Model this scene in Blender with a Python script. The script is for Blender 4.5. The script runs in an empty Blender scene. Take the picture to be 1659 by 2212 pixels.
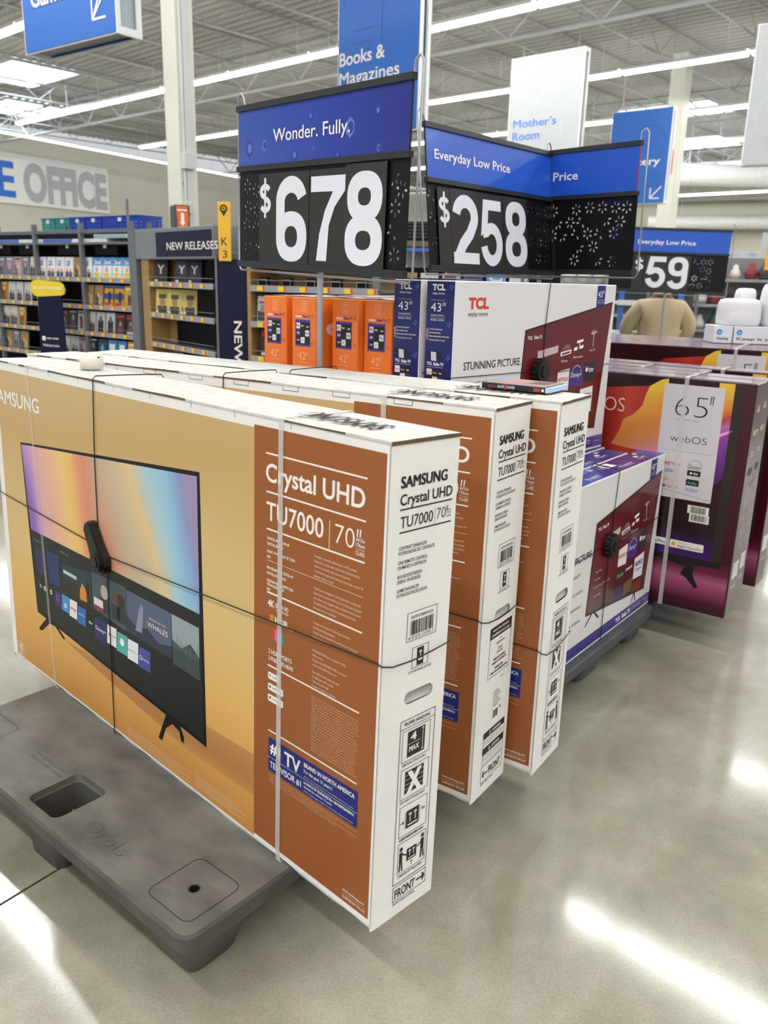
import bpy, math, random
from mathutils import Vector, Matrix, noise
random.seed(7)
C = bpy.context.scene.collection
SC = bpy.context.scene
PI = math.pi

# ------------------------------------------------------------------ materials
def lin(c):
    c = c / 255.0
    return c / 12.92 if c <= 0.04045 else ((c + 0.055) / 1.055) ** 2.4

def rgb(h):
    return (lin(int(h[0:2], 16)), lin(int(h[2:4], 16)), lin(int(h[4:6], 16)), 1.0)

MATS = {}
def M(name, col=None, rough=0.5, metal=0.0, var=0.06, scale=8.0, bump=0.0, bscale=60.0,
      emit=0.0, coat=0.0, alpha=1.0, trans=0.0, spec=0.5, col2=None, stretch=None, ecol=None):
    if name in MATS:
        return MATS[name]
    m = bpy.data.materials.new(name)
    m.use_nodes = True
    nt = m.node_tree
    b = nt.nodes['Principled BSDF']
    c = rgb(col)
    c2 = rgb(col2) if col2 else tuple([x * (1 - var * 2.0) for x in c[:3]]) + (1,)
    tc = nt.nodes.new('ShaderNodeTexCoord')
    mp = nt.nodes.new('ShaderNodeMapping')
    if stretch:
        mp.inputs['Scale'].default_value = stretch
    nt.links.new(tc.outputs['Object'], mp.inputs['Vector'])
    n = nt.nodes.new('ShaderNodeTexNoise')
    n.inputs['Scale'].default_value = scale
    n.inputs['Detail'].default_value = 4.0
    nt.links.new(mp.outputs['Vector'], n.inputs['Vector'])
    r = nt.nodes.new('ShaderNodeMapRange')
    r.inputs['From Min'].default_value = 0.35
    r.inputs['From Max'].default_value = 0.75
    nt.links.new(n.outputs['Fac'], r.inputs['Value'])
    mx = nt.nodes.new('ShaderNodeMix')
    mx.data_type = 'RGBA'
    mx.inputs[6].default_value = c
    mx.inputs[7].default_value = c2
    nt.links.new(r.outputs['Result'], mx.inputs[0])
    nt.links.new(mx.outputs[2], b.inputs['Base Color'])
    b.inputs['Roughness'].default_value = rough
    b.inputs['Metallic'].default_value = metal
    b.inputs['Coat Weight'].default_value = coat
    b.inputs['Coat Roughness'].default_value = 0.08
    b.inputs['Specular IOR Level'].default_value = spec
    b.inputs['Alpha'].default_value = alpha
    b.inputs['Transmission Weight'].default_value = trans
    if emit:
        b.inputs['Emission Color'].default_value = rgb(ecol) if ecol else c
        b.inputs['Emission Strength'].default_value = emit
    if bump:
        n2 = nt.nodes.new('ShaderNodeTexNoise')
        n2.inputs['Scale'].default_value = bscale
        n2.inputs['Detail'].default_value = 5.0
        nt.links.new(mp.outputs['Vector'], n2.inputs['Vector'])
        bp = nt.nodes.new('ShaderNodeBump')
        bp.inputs['Strength'].default_value = bump
        bp.inputs['Distance'].default_value = 0.01
        nt.links.new(n2.outputs['Fac'], bp.inputs['Height'])
        nt.links.new(bp.outputs['Normal'], b.inputs['Normal'])
    MATS[name] = m
    return m

def ramp_mat(name, axis, lo, hi, stops, rough=0.4, warp=0.0, wscale=2.0, skew=0.0, skew_axis='Z',
             streak=None, coat=0.0, grain=0.0):
    """printed picture: colours run along one axis of the object, warped by noise"""
    if name in MATS:
        return MATS[name]
    m = bpy.data.materials.new(name)
    m.use_nodes = True
    nt = m.node_tree
    N, L = nt.nodes, nt.links
    b = N['Principled BSDF']
    tc = N.new('ShaderNodeTexCoord')
    sp = N.new('ShaderNodeSeparateXYZ')
    L.new(tc.outputs['Object'], sp.inputs[0])
    def mth(op, a, bb):
        q = N.new('ShaderNodeMath'); q.operation = op
        for i, x in enumerate((a, bb)):
            if isinstance(x, (int, float)): q.inputs[i].default_value = x
            else: L.new(x, q.inputs[i])
        return q.outputs[0]
    v = sp.outputs[axis]
    if skew:
        v = mth('ADD', v, mth('MULTIPLY', sp.outputs[skew_axis], skew))
    if warp:
        mp = N.new('ShaderNodeMapping')
        mp.inputs['Scale'].default_value = streak or (1, 1, 1)
        L.new(tc.outputs['Object'], mp.inputs[0])
        n = N.new('ShaderNodeTexNoise')
        n.inputs['Scale'].default_value = wscale
        n.inputs['Detail'].default_value = 3.0
        L.new(mp.outputs[0], n.inputs['Vector'])
        v = mth('ADD', v, mth('MULTIPLY', mth('SUBTRACT', n.outputs['Fac'], 0.5), warp))
    if grain:
        n3 = N.new('ShaderNodeTexNoise'); n3.inputs['Scale'].default_value = 400.0
        L.new(tc.outputs['Object'], n3.inputs['Vector'])
        v = mth('ADD', v, mth('MULTIPLY', mth('SUBTRACT', n3.outputs['Fac'], 0.5), grain))
    mr = N.new('ShaderNodeMapRange')
    mr.inputs['From Min'].default_value = lo
    mr.inputs['From Max'].default_value = hi
    L.new(v, mr.inputs['Value'])
    cr = N.new('ShaderNodeValToRGB')
    e = cr.color_ramp.elements
    while len(e) > 1:
        e.remove(e[0])
    e[0].position = stops[0][0]; e[0].color = rgb(stops[0][1])
    for p, c in stops[1:]:
        x = e.new(p); x.color = rgb(c)
    L.new(mr.outputs['Result'], cr.inputs[0])
    L.new(cr.outputs[0], b.inputs['Base Color'])
    b.inputs['Roughness'].default_value = rough
    b.inputs['Coat Weight'].default_value = coat
    b.inputs['Coat Roughness'].default_value = 0.06
    MATS[name] = m
    return m

# ------------------------------------------------------------------ frames and mesh builder
V = Vector
class F:
    def __init__(s, o, u, v):
        s.o, s.u, s.v = V(o), V(u), V(v)
        s.n = s.u.cross(s.v)
    def p(s, a, b, c=0.0):
        return s.o + s.u * a + s.v * b + s.n * c

def front(W=0, D=0, H=0): return F((0, 0, 0), (1, 0, 0), (0, 0, 1))
def left(W=0, D=0, H=0): return F((0, D, 0), (0, -1, 0), (0, 0, 1))
def right(W, D=0, H=0): return F((W, 0, 0), (0, 1, 0), (0, 0, 1))
def top(W, D, H): return F((0, 0, H), (1, 0, 0), (0, 1, 0))
def back(W, D, H=0): return F((W, D, 0), (-1, 0, 0), (0, 0, 1))

TXT = {}
def text_mesh(s, bold):
    k = (s, bold)
    if k in TXT:
        return TXT[k]
    cu = bpy.data.curves.new('t', 'FONT')
    cu.body = s
    cu.size = 1.0
    cu.offset = bold
    cu.resolution_u = 2 if len(s) > 14 else 4
    ob = bpy.data.objects.new('t', cu)
    me = bpy.data.meshes.new_from_object(ob)
    vs = [tuple(v.co) for v in me.vertices]
    fs = [tuple(p.vertices) for p in me.polygons]
    bpy.data.objects.remove(ob); bpy.data.curves.remove(cu); bpy.data.meshes.remove(me)
    TXT[k] = (vs, fs)
    return TXT[k]
CAP = 0.729

def curve_plate(outer, holes, t, bevel=0.0):
    cu = bpy.data.curves.new('c', 'CURVE')
    cu.dimensions = '2D'
    cu.fill_mode = 'BOTH'
    cu.extrude = t / 2
    cu.bevel_depth = bevel
    for poly in [outer] + holes:
        sp = cu.splines.new('POLY')
        sp.points.add(len(poly) - 1)
        for i, (x, y) in enumerate(poly):
            sp.points[i].co = (x, y, 0, 1)
        sp.use_cyclic_u = True
    ob = bpy.data.objects.new('c', cu)
    me = bpy.data.meshes.new_from_object(ob)
    vs = [tuple(v.co) for v in me.vertices]
    fs = [tuple(p.vertices) for p in me.polygons]
    bpy.data.objects.remove(ob); bpy.data.curves.remove(cu); bpy.data.meshes.remove(me)
    return vs, fs

def rrect(x0, y0, x1, y1, r, n=5):
    pts = []
    for cx, cy, a0 in ((x1 - r, y0 + r, -90), (x1 - r, y1 - r, 0), (x0 + r, y1 - r, 90), (x0 + r, y0 + r, 180)):
        for i in range(n + 1):
            a = math.radians(a0 + 90 * i / n)
            pts.append((cx + r * math.cos(a), cy + r * math.sin(a)))
    return pts

def circ(x, y, r, n=16, a0=0.0):
    return [(x + r * math.cos(a0 + 2 * PI * i / n), y + r * math.sin(a0 + 2 * PI * i / n)) for i in range(n)]

class MB:
    def __init__(s):
        s.v, s.f, s.m, s.mats, s.sm = [], [], [], [], []
    def mi(s, mat):
        if mat not in s.mats:
            s.mats.append(mat)
        return s.mats.index(mat)
    def add(s, vs, fs, mat, smooth=False):
        o = len(s.v)
        s.v += [tuple(v) for v in vs]
        k = s.mi(mat)
        for f in fs:
            s.f.append(tuple(o + i for i in f)); s.m.append(k); s.sm.append(smooth)
    def box(s, x0, y0, z0, x1, y1, z1, mat, c=0.0):
        if c <= 0:
            vs = [(x, y, z) for x in (x0, x1) for y in (y0, y1) for z in (z0, z1)]
            fs = [(0, 1, 3, 2), (4, 6, 7, 5), (0, 4, 5, 1), (2, 3, 7, 6), (0, 2, 6, 4), (1, 5, 7, 3)]
            s.add(vs, fs, mat); return s
        vs, idx = [], {}
        for ix, x in enumerate((x0, x1)):
            for iy, y in enumerate((y0, y1)):
                for iz, z in enumerate((z0, z1)):
                    sx, sy, sz = (c if ix == 0 else -c), (c if iy == 0 else -c), (c if iz == 0 else -c)
                    idx[(ix, iy, iz, 0)] = len(vs); vs.append((x, y + sy, z + sz))
                    idx[(ix, iy, iz, 1)] = len(vs); vs.append((x + sx, y, z + sz))
                    idx[(ix, iy, iz, 2)] = len(vs); vs.append((x + sx, y + sy, z))
        fs = []
        for a in range(3):
            b, d = (a + 1) % 3, (a + 2) % 3
            for e in (0, 1):
                q = []
                for (p, r) in ((0, 0), (1, 0), (1, 1), (0, 1)):
                    k = [0, 0, 0]; k[a] = e; k[b] = p; k[d] = r
                    q.append(idx[(k[0], k[1], k[2], a)])
                fs.append(tuple(q if e else q[::-1]))
        for a in range(3):           # edges along axis a
            b, d = (a + 1) % 3, (a + 2) % 3
            for p in (0, 1):
                for r in (0, 1):
                    k0 = [0, 0, 0]; k1 = [0, 0, 0]
                    k0[b] = k1[b] = p; k0[d] = k1[d] = r; k1[a] = 1
                    q = [idx[tuple(k0) + (b,)], idx[tuple(k1) + (b,)], idx[tuple(k1) + (d,)], idx[tuple(k0) + (d,)]]
                    fs.append(tuple(q if p == r else q[::-1]))
        for ix in (0, 1):
            for iy in (0, 1):
                for iz in (0, 1):
                    q = [idx[(ix, iy, iz, t)] for t in range(3)]
                    fs.append(tuple(q if (ix + iy + iz) % 2 else q[::-1]))
        s.add(vs, fs, mat)
        return s
    def tube(s, pts, r, mat, n=8, closed=False, cap=True, smooth=True):
        pts = [V(p) for p in pts]
        N = len(pts)
        vs, fs = [], []
        up = None
        for i, p in enumerate(pts):
            if closed:
                t = (pts[(i + 1) % N] - pts[i - 1])
            else:
                t = (pts[min(i + 1, N - 1)] - pts[max(i - 1, 0)])
            if t.length < 1e-9: t = V((0, 0, 1))
            t.normalize()
            if up is None:
                up = V((0, 0, 1)) if abs(t.z) < 0.9 else V((1, 0, 0))
            a = t.cross(up)
            if a.length < 1e-6: a = t.cross(V((0, 1, 0)))
            a.normalize(); b = a.cross(t); b.normalize(); up = b
            rr = r[i] if isinstance(r, (list, tuple)) else r
            for k in range(n):
                an = 2 * PI * k / n
                vs.append(p + a * (rr * math.cos(an)) + b * (rr * math.sin(an)))
        for i in range(N if closed else N - 1):
            j = (i + 1) % N
            for k in range(n):
                k2 = (k + 1) % n
                fs.append((i * n + k, i * n + k2, j * n + k2, j * n + k))
        s.add(vs, fs, mat, smooth)
        if cap and not closed:
            s.add(vs[:n], [tuple(range(n))], mat); s.add(vs[-n:], [tuple(range(n))[::-1]], mat)
        return s
    def lathe(s, prof, mat, n=24, o=(0, 0, 0), smooth=True):
        vs, fs = [], []
        for (r, z) in prof:
            for k in range(n):
                a = 2 * PI * k / n
                vs.append((o[0] + r * math.cos(a), o[1] + r * math.sin(a), o[2] + z))
        for i in range(len(prof) - 1):
            for k in range(n):
                k2 = (k + 1) % n
                fs.append((i * n + k, i * n + k2, (i + 1) * n + k2, (i + 1) * n + k))
        s.add(vs, fs, mat, smooth); return s
    def poly(s, fr, pts, mat, off=0.0005):
        s.add([fr.p(a, b, off) for a, b in pts], [tuple(range(len(pts)))], mat); return s
    def rect(s, fr, a0, b0, a1, b1, mat, off=0.0005):
        return s.poly(fr, [(a0, b0), (a1, b0), (a1, b1), (a0, b1)], mat, off)
    def line(s, fr, a0, b0, a1, b1, w, mat, off=0.0008):
        d = V((a1 - a0, b1 - b0)); d.normalize(); q = V((-d.y, d.x)) * (w / 2)
        return s.poly(fr, [(a0 - q.x, b0 - q.y), (a1 - q.x, b1 - q.y), (a1 + q.x, b1 + q.y), (a0 + q.x, b0 + q.y)], mat, off)
    def frame(s, fr, a0, b0, a1, b1, w, mat, off=0.0008):
        s.rect(fr, a0, b0, a1, b0 + w, mat, off); s.rect(fr, a0, b1 - w, a1, b1, mat, off)
        s.rect(fr, a0, b0 + w, a0 + w, b1 - w, mat, off); s.rect(fr, a1 - w, b0 + w, a1, b1 - w, mat, off); return s
    def ring(s, fr, x, y, r, w, mat, off=0.0008, n=24, a0=0, a1=360, ry=1.0):
        k = int(n * abs(a1 - a0) / 360) + 1
        vs, fs = [], []
        for i in range(k + 1):
            a = math.radians(a0 + (a1 - a0) * i / k)
            for rr in (r - w / 2, r + w / 2):
                vs.append(fr.p(x + rr * math.cos(a), y + rr * ry * math.sin(a), off))
        for i in range(k):
            fs.append((2 * i, 2 * i + 1, 2 * i + 3, 2 * i + 2))
        s.add(vs, fs, mat); return s
    def text(s, fr, t, a0, b0, w, h, mat, bold=0.0, off=0.0009, align='l', slant=0.0):
        if t == '"':
            for q in (0.0, 0.55):
                s.poly(fr, [(a0 + w * (q + .10), b0 + h * .62), (a0 + w * (q + .30), b0 + h * .62), (a0 + w * (q + .45), b0 + h), (a0 + w * (q + .18), b0 + h)], mat, off)
            return s
        if bold >= 0.012 and ('M' in t or 'W' in t):
            vs, fs = text_mesh(t, 0.0)
            x0 = min(v[0] for v in vs); x1 = max(v[0] for v in vs); k = h / CAP
            d = bold * 0.8; kx = (w - 2 * d * k) / max(x1 - x0, 1e-6) if w else k
            if align == 'c': a0 -= w / 2
            for j, (dx, dy) in enumerate(((-d, -d * .6), (d, -d * .6), (-d, d * .6), (d, d * .6), (0, 0))):
                s.add([fr.p(a0 + d * k + (v[0] - x0) * kx + dx * k, b0 + (v[1] * (1 - 1.2 * d) + d * .6 + dy) * k, off + j * 0.00012) for v in vs], fs, mat)
            return s
        vs, fs = text_mesh(t, bold)
        if not vs: return s
        x0 = min(v[0] for v in vs); x1 = max(v[0] for v in vs)
        k = h / CAP
        kx = w / max(x1 - x0, 1e-6) if w else k
        ww = (x1 - x0) * kx
        if align == 'c': a0 -= ww / 2
        if align == 'r': a0 -= ww
        s.add([fr.p(a0 + (v[0] - x0) * kx + slant * v[1] * k, b0 + v[1] * k, off) for v in vs], fs, mat)
        return s
    def plate(s, fr, outer, holes, t, mat, off=0.0):
        vs, fs = curve_plate(outer, holes, t)
        s.add([fr.p(v[0], v[1], off + v[2]) for v in vs], fs, mat); return s
    def prism(s, fr, pts, t, mat, off=0.0):
        n = len(pts)
        vs = [fr.p(a, b, off) for a, b in pts] + [fr.p(a, b, off + t) for a, b in pts]
        fs = [tuple(range(n))[::-1], tuple(range(n, 2 * n))] + [(i, (i + 1) % n, n + (i + 1) % n, n + i) for i in range(n)]
        s.add(vs, fs, mat); return s
    def build(s, name, parent=None, loc=None, rz=None, kind=None):
        me = bpy.data.meshes.new(name)
        me.from_pydata(s.v, [], s.f)
        for m in s.mats: me.materials.append(m)
        me.polygons.foreach_set('material_index', s.m)
        me.polygons.foreach_set('use_smooth', s.sm)
        me.update()
        o = bpy.data.objects.new(name, me)
        C.objects.link(o)
        if parent: o.parent = parent
        if loc is not None: o.location = loc
        if rz is not None: o.rotation_euler = (0, 0, rz)
        if kind: o['kind'] = kind
        return o

def tag(o, label, cat, group=None, kind=None):
    if not 4 <= len(label.split()) <= 16: print('LABEL', len(label.split()), label)
    o['label'] = label; o['category'] = cat
    if group: o['group'] = group
    if kind: o['kind'] = kind
    return o

def thing(name, label, cat, loc=(0, 0, 0), rz=0.0, group=None, rx=0.0, ry=0.0):
    o = bpy.data.objects.new(name, None)
    o.empty_display_size = 0.1
    C.objects.link(o)
    o.location = loc
    o.rotation_mode = 'XYZ'
    o.rotation_euler = (rx, ry, rz)
    return tag(o, label, cat, group)

def copy_tree(o, parent=None):
    c = o.copy()
    C.objects.link(c)
    c.parent = parent
    for ch in list(o.children):
        copy_tree(ch, c)
    return c

def yaw_rz(yaw):       # yaw: compass angle of the local x axis measured from +Y towards +X
    return math.radians(90 - yaw)

def dirv(yaw):
    a = math.radians(yaw)
    return V((math.sin(a), math.cos(a), 0))
# ------------------------------------------------------------------ palette
WHT = M('white_cardboard', 'f1efec', 0.55, var=0.035, scale=6, bump=0.05, bscale=90)
WHT2 = M('scuffed_white_cardboard', 'dcdad6', 0.7, var=0.10, scale=40, bump=0.35, bscale=120)
KRAFT = M('kraft_board_edge', '6d5740', 0.9, var=0.2, scale=60)
BRN = M('brown_print', '9c5a2a', 0.42, var=0.04, scale=3)
INKW = M('white_ink', 'f4f0ea', 0.5, var=0.01)
INKK = M('black_ink', '1c1c1e', 0.5, var=0.05)
INKG = M('grey_ink', '58585c', 0.5, var=0.05)
BLUP = M('blue_print_panel', '16257a', 0.45, var=0.04)
GOLD = ramp_mat('golden_print', 'Z', 0.0, 1.03, [(0.0, 'c98f45'), (0.10, 'd9a353'), (0.28, 'e3b566'), (0.45, 'dcbd80'), (0.62, 'd3b47c'), (0.8, 'c6a56c'), (1.0, 'cbb183')],
                rough=0.42, warp=0.25, wscale=1.1, skew=-0.06, skew_axis='X', grain=0.05)
GOLDS = ramp_mat('golden_print_band', 'Z', 0.10, 0.27, [(0.0, 'cf9851'), (0.35, 'b67d45'), (0.7, 'bd8850'), (1.0, 'cf9f5c')], rough=0.42, warp=0.06, wscale=2, grain=0.03)
RAIN = ramp_mat('rainbow_picture', 'X', 0.40, 1.46,
                [(0.0, '8a5fb5'), (0.06, 'b78cc9'), (0.12, 'd9a7b0'), (0.24, 'e8b596'), (0.33, 'eec479'), (0.40, 'e9bd6a'), (0.46, 'e59a72'), (0.52, 'd98d70'),
                 (0.60, 'c9a88c'), (0.68, 'c9b79a'), (0.76, 'dfc38f'), (0.83, 'a9cdd6'), (0.90, '8fbfdd'), (0.96, '8897c6'), (1.0, 'a08fb5')],
                rough=0.38, warp=0.42, wscale=1.6, skew=0.35, skew_axis='Z', streak=(1.6, 1, 0.35), coat=0.1)
SCRK = M('black_screen_print', '0b0d10', 0.4, var=0.1, spec=0.3)
SCRN = M('dark_menu_print', '14181d', 0.4, var=0.12, scale=4)
STRAP = M('clear_plastic_strap', 'ece7e2', 0.25, var=0.03, alpha=0.55)
STRAPC = M('thin_clear_strap', 'ece7e2', 0.2, var=0.03, alpha=0.26)
STRAPW = M('white_plastic_strap', 'e6e2df', 0.35, var=0.03)
CABLE = M('black_steel_cable', '16161a', 0.45, var=0.1)
PUCK = M('black_alarm_plastic', '121214', 0.28, var=0.15, scale=30, bump=0.03)
PUCKR = M('black_alarm_ribs', '1d1d20', 0.4, var=0.1)
def ink(h, r=0.45): return M('ink_' + h, h, r, var=0.03)

FB = 0.028      # bold offset
def barcode(mb, fr, a0, b0, a1, b1, mat, off=0.0008, seed=1):
    rnd = random.Random(seed)
    x = a0
    w = (a1 - a0) / 60
    while x < a1 - w:
        k = rnd.choice([1, 1, 2, 3]) * w * 0.8
        mb.rect(fr, x, b0, min(x + k, a1), b1, mat, off)
        x += k + rnd.choice([1, 1, 2]) * w * 0.8

def arrow(mb, fr, x, y, L, w, ang, mat, off=0.001):
    c, s = math.cos(math.radians(ang)), math.sin(math.radians(ang))
    def R(a, b): return (x + a * c - b * s, y + a * s + b * c)
    mb.poly(fr, [R(-L / 2, -w / 2), R(L / 2 - w * 1.2, -w / 2), R(L / 2 - w * 1.2, w / 2), R(-L / 2, w / 2)], mat, off)
    mb.poly(fr, [R(L / 2 - w * 2.6, -w * 2.2), R(L / 2 - w * 1.3, -w * 2.2), R(L / 2, 0), R(L / 2 - w * 1.6, 0)], mat, off)
    mb.poly(fr, [R(L / 2 - w * 2.6, w * 2.2), R(L / 2 - w * 1.6, 0), R(L / 2, 0), R(L / 2 - w * 1.3, w * 2.2)], mat, off)

def samsung_front(mb, full):
    f = front()
    mb.rect(f, 0.035, 0.018, 1.400, 1.006, GOLD)
    mb.poly(f, [(0.42, 0.196), (1.0, 0.22), (1.40, 0.235), (1.40, 0.125), (1.1, 0.12), (0.70, 0.163)], GOLDS, 0.0007)
    mb.rect(f, 1.400, 0.026, 1.790, 1.012, BRN, 0.0006)
    if full:
        mb.text(f, 'SAMSUNG', 0.004, 0.898, 0.338, 0.047, INKW, 0.03)
        # picture of the television
        mb.poly(f, [(0.229, 0.232), (1.204, 0.166), (1.192, 0.872), (0.187, 0.790)], SCRK, 0.0008)
        mb.poly(f, [(0.222, 0.512), (1.183, 0.518), (1.181, 0.860), (0.193, 0.784)], RAIN, 0.0011)
        mb.poly(f, [(0.234, 0.242), (1.194, 0.180), (1.183, 0.518), (0.222, 0.512)], SCRN, 0.0010)
        tiles = [
            ([(0.239, 0.458), (0.306, 0.459), (0.305, 0.378), (0.259, 0.373)], '2b2f5c'), ([(0.33, 0.473), (0.412, 0.473), (0.417, 0.367), (0.335, 0.362)], '1f3565'),
            ([(0.434, 0.453), (0.619, 0.473), (0.627, 0.367), (0.433, 0.359)], '1f3a44'), ([(0.623, 0.479), (0.825, 0.486), (0.821, 0.354), (0.627, 0.367)], '46565c'),
            ([(0.827, 0.48), (1.053, 0.481), (1.053, 0.352), (0.824, 0.357)], '56607a'), ([(1.055, 0.48), (1.179, 0.481), (1.18, 0.34), (1.057, 0.344)], '98a4aa'),
            ([(0.374, 0.35), (0.423, 0.351), (0.417, 0.3), (0.367, 0.3)], '3a2a72'), ([(0.423, 0.351), (0.471, 0.352), (0.464, 0.297), (0.416, 0.297)], '3f97d6'),
            ([(0.474, 0.35), (0.523, 0.352), (0.517, 0.293), (0.467, 0.293)], 'efe9e6'), ([(0.527, 0.344), (0.579, 0.345), (0.572, 0.288), (0.52, 0.287)], '2b6cb8'),
            ([(0.582, 0.335), (0.629, 0.337), (0.624, 0.29), (0.576, 0.289)], '121417'), ([(0.632, 0.343), (0.706, 0.346), (0.700, 0.274), (0.626, 0.273)], '202a66'),
            ([(0.709, 0.341), (0.762, 0.343), (0.757, 0.283), (0.703, 0.283)], 'efecea'), ([(0.765, 0.338), (0.823, 0.34), (0.817, 0.279), (0.759, 0.278)], '53b1a8'),
            ([(0.825, 0.336), (0.881, 0.338), (0.877, 0.276), (0.819, 0.275)], 'e8eef0'), ([(0.884, 0.333), (0.944, 0.335), (0.941, 0.273), (0.879, 0.272)], '4a4f9e')]
        for q, c in tiles:
            mb.poly(f, q[::-1], ink(c), 0.0014)
        # pictures inside the tiles: plain generic scenery
        mb.poly(f, [(0.434, 0.359), (0.627, 0.367), (0.625, 0.395), (0.56, 0.40), (0.50, 0.415), (0.434, 0.405)], ink('33261f'), 0.0016)
        mb.poly(f, [(0.545, 0.37), (0.60, 0.372), (0.585, 0.41), (0.565, 0.425), (0.548, 0.40)], ink('d98b3d'), 0.0018)
        mb.poly(f, [(0.59, 0.372), (0.603, 0.372), (0.604, 0.42), (0.598, 0.44), (0.590, 0.42)], ink('1b1c22'), 0.0020)
        mb.rect(f, 0.442, 0.425, 0.53, 0.436, ink('c9ccc9'), 0.0020)
        for x, c in ((0.70, 'b7aea2'), (0.765, '5b4638'), (0.795, '2a2a2c')):
            mb.poly(f, circ(x, 0.435, 0.022, 12), ink(c), 0.0018); mb.rect(f, x - 0.024, 0.37, x + 0.022, 0.415, ink('2b3338'), 0.0017)
        mb.rect(f, 0.635, 0.382, 0.69, 0.405, ink('d7d6d4'), 0.0019); mb.rect(f, 0.635, 0.372, 0.69, 0.381, ink('8e3038'), 0.0019)
        mb.poly(f, [(0.824, 0.357), (1.053, 0.352), (1.053, 0.39), (0.99, 0.375), (0.93, 0.40), (0.88, 0.385), (0.825, 0.405)], ink('2e3648'), 0.0016)
        mb.poly(f, [(0.87, 0.375), (0.905, 0.378), (0.912, 0.42), (0.915, 0.455), (0.902, 0.46), (0.885, 0.42)], ink('8d90a8'), 0.0018)
        mb.text(f, 'WHALES', 0.935, 0.408, 0.10, 0.016, INKW, 0.0, 0.0020); mb.text(f, 'SECRETS OF THE', 0.945, 0.431, 0.08, 0.006, INKW, 0.0, 0.0020)
        mb.poly(f, [(1.057, 0.344), (1.18, 0.34), (1.18, 0.40), (1.14, 0.425), (1.10, 0.40), (1.057, 0.41)], ink('3d4a4c'), 0.0016)
        for i in range(14):
            x = 1.062 + i * 0.0085
            mb.rect(f, x, 0.39, x + 0.0025, 0.40 + 0.04 * random.random(), ink('6f7d80'), 0.0018)
        mb.text(f, 'NETFLIX', 0.476, 0.318, 0.04, 0.008, ink('c23b34'), 0.02, 0.0018); mb.text(f, 'Disney+', 0.636, 0.304, 0.062, 0.013, INKW, 0.0, 0.0018)
        mb.text(f, 'prime', 0.533, 0.318, 0.034, 0.007, INKW, 0.0, 0.0018); mb.text(f, 'tv', 0.594, 0.309, 0.025, 0.010, INKW, 0.02, 0.0018)
        mb.rect(f, 0.716, 0.31, 0.728, 0.318, ink('d0342c'), 0.0018); mb.text(f, 'YouTube', 0.730, 0.311, 0.024, 0.006, INKK, 0.0, 0.0018)
        mb.text(f, 'Internet', 0.900, 0.299, 0.036, 0.008, INKW, 0.0, 0.0018); mb.text(f, 'smart tv', 0.828, 0.303, 0.044, 0.006, INKG, 0.0, 0.0018)
        mb.ring(f, 0.892, 0.303, 0.006, 0.002, INKW, 0.0018); mb.poly(f, circ(0.792, 0.313, 0.012, 10), INKW, 0.0018)
        mb.rect(f, 0.436, 0.311, 0.452, 0.325, ink('cfe6f5'), 0.0018); mb.frame(f, 0.382, 0.320, 0.402, 0.336, 0.002, ink('c06aa8'), 0.0018)
        mb.text(f, 'Watch next', 0.43, 0.487, 0.055, 0.008, ink('8e949b'), 0.0, 0.0018); mb.text(f, 'Recent', 0.245, 0.482, 0.05, 0.008, ink('8e949b'), 0.0, 0.0018)
        for y in (0.328, 0.333, 0.338): mb.rect(f, 0.262, y, 0.276, y + 0.0016, INKW, 0.0018)
        mb.ring(f, 0.300, 0.333, 0.006, 0.004, INKW, 0.0018); mb.ring(f, 0.345, 0.334, 0.006, 0.004, INKW, 0.0018)
        # stands in the picture
        for q in ([(1.019, 0.190), (0.972, 0.094), (0.990, 0.092), (1.013, 0.14), (1.045, 0.165), (1.073, 0.19)],
                  [(1.073, 0.19), (1.045, 0.165), (1.079, 0.156), (1.085, 0.132), (1.10, 0.132), (1.100, 0.150)],
                  [(0.308, 0.240), (0.234, 0.178), (0.236, 0.170), (0.256, 0.174), (0.317, 0.219)], [(0.308, 0.240), (0.317, 0.219), (0.357, 0.221), (0.409, 0.196), (0.428, 0.200), (0.353, 0.236)]):
            mb.poly(f, q, SCRK, 0.0010)
        # corner mark and fine print
        mb.frame(f, 0.042, 0.022, 0.095, 0.070, 0.002, INKW); mb.rect(f, 0.055, 0.028, 0.082, 0.062, INKW); mb.text(f, 'UL', 0.058, 0.034, 0.02, 0.02, ink('c9974f'), 0.02, 0.0012)
        for k in range(7):
            mb.rect(f, 0.80, 0.056 - k * 0.005 + 0.0, 1.125 - 0.03 * (k % 3), 0.0570 - k * 0.005, ink('e6d3b0'), 0.0010)
            mb.rect(f, 1.15, 0.064 - k * 0.005, 1.37 - 0.03 * ((k + 1) % 3), 0.065 - k * 0.005, ink('e6d3b0'), 0.0010)
    # brown panel
    for y, w in ((0.958, .0035), (0.876, .0035), (0.795, .0035), (0.653, .0035), (0.482, .0035), (0.323, .0035)):
        mb.rect(f, 1.441 + (0.958 - y) * 0.02, y - w / 2, 1.743, y + w / 2, INKW, 0.0009)
    mb.rect(f, 1.447, 0.7245, 1.743, 0.726, ink('e0b892'), 0.0009)
    mb.text(f, 'Crystal UHD', 1.441, 0.899, 0.298, 0.040, INKW, 0.018)
    mb.text(f, 'TU7000', 1.443, 0.815, 0.182, 0.042, INKW, 0.008)
    mb.rect(f, 1.642, 0.797, 1.6435, 0.856, INKW, 0.0009)
    mb.text(f, '70', 1.659, 0.815, 0.055, 0.042, INKW, -0.012)
    mb.text(f, '"', 1.718, 0.815, 0.014, 0.042, INKW, 0.0)
    mb.text(f, '69.5in', 1.718, 0.833, 0.024, 0.007, INKW, 0.01); mb.text(f, '176cm', 1.718, 0.822, 0.024, 0.008, INKW, 0.01); mb.text(f, 'CLASS', 1.718, 0.806, 0.024, 0.008, INKW, 0.01)
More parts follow.
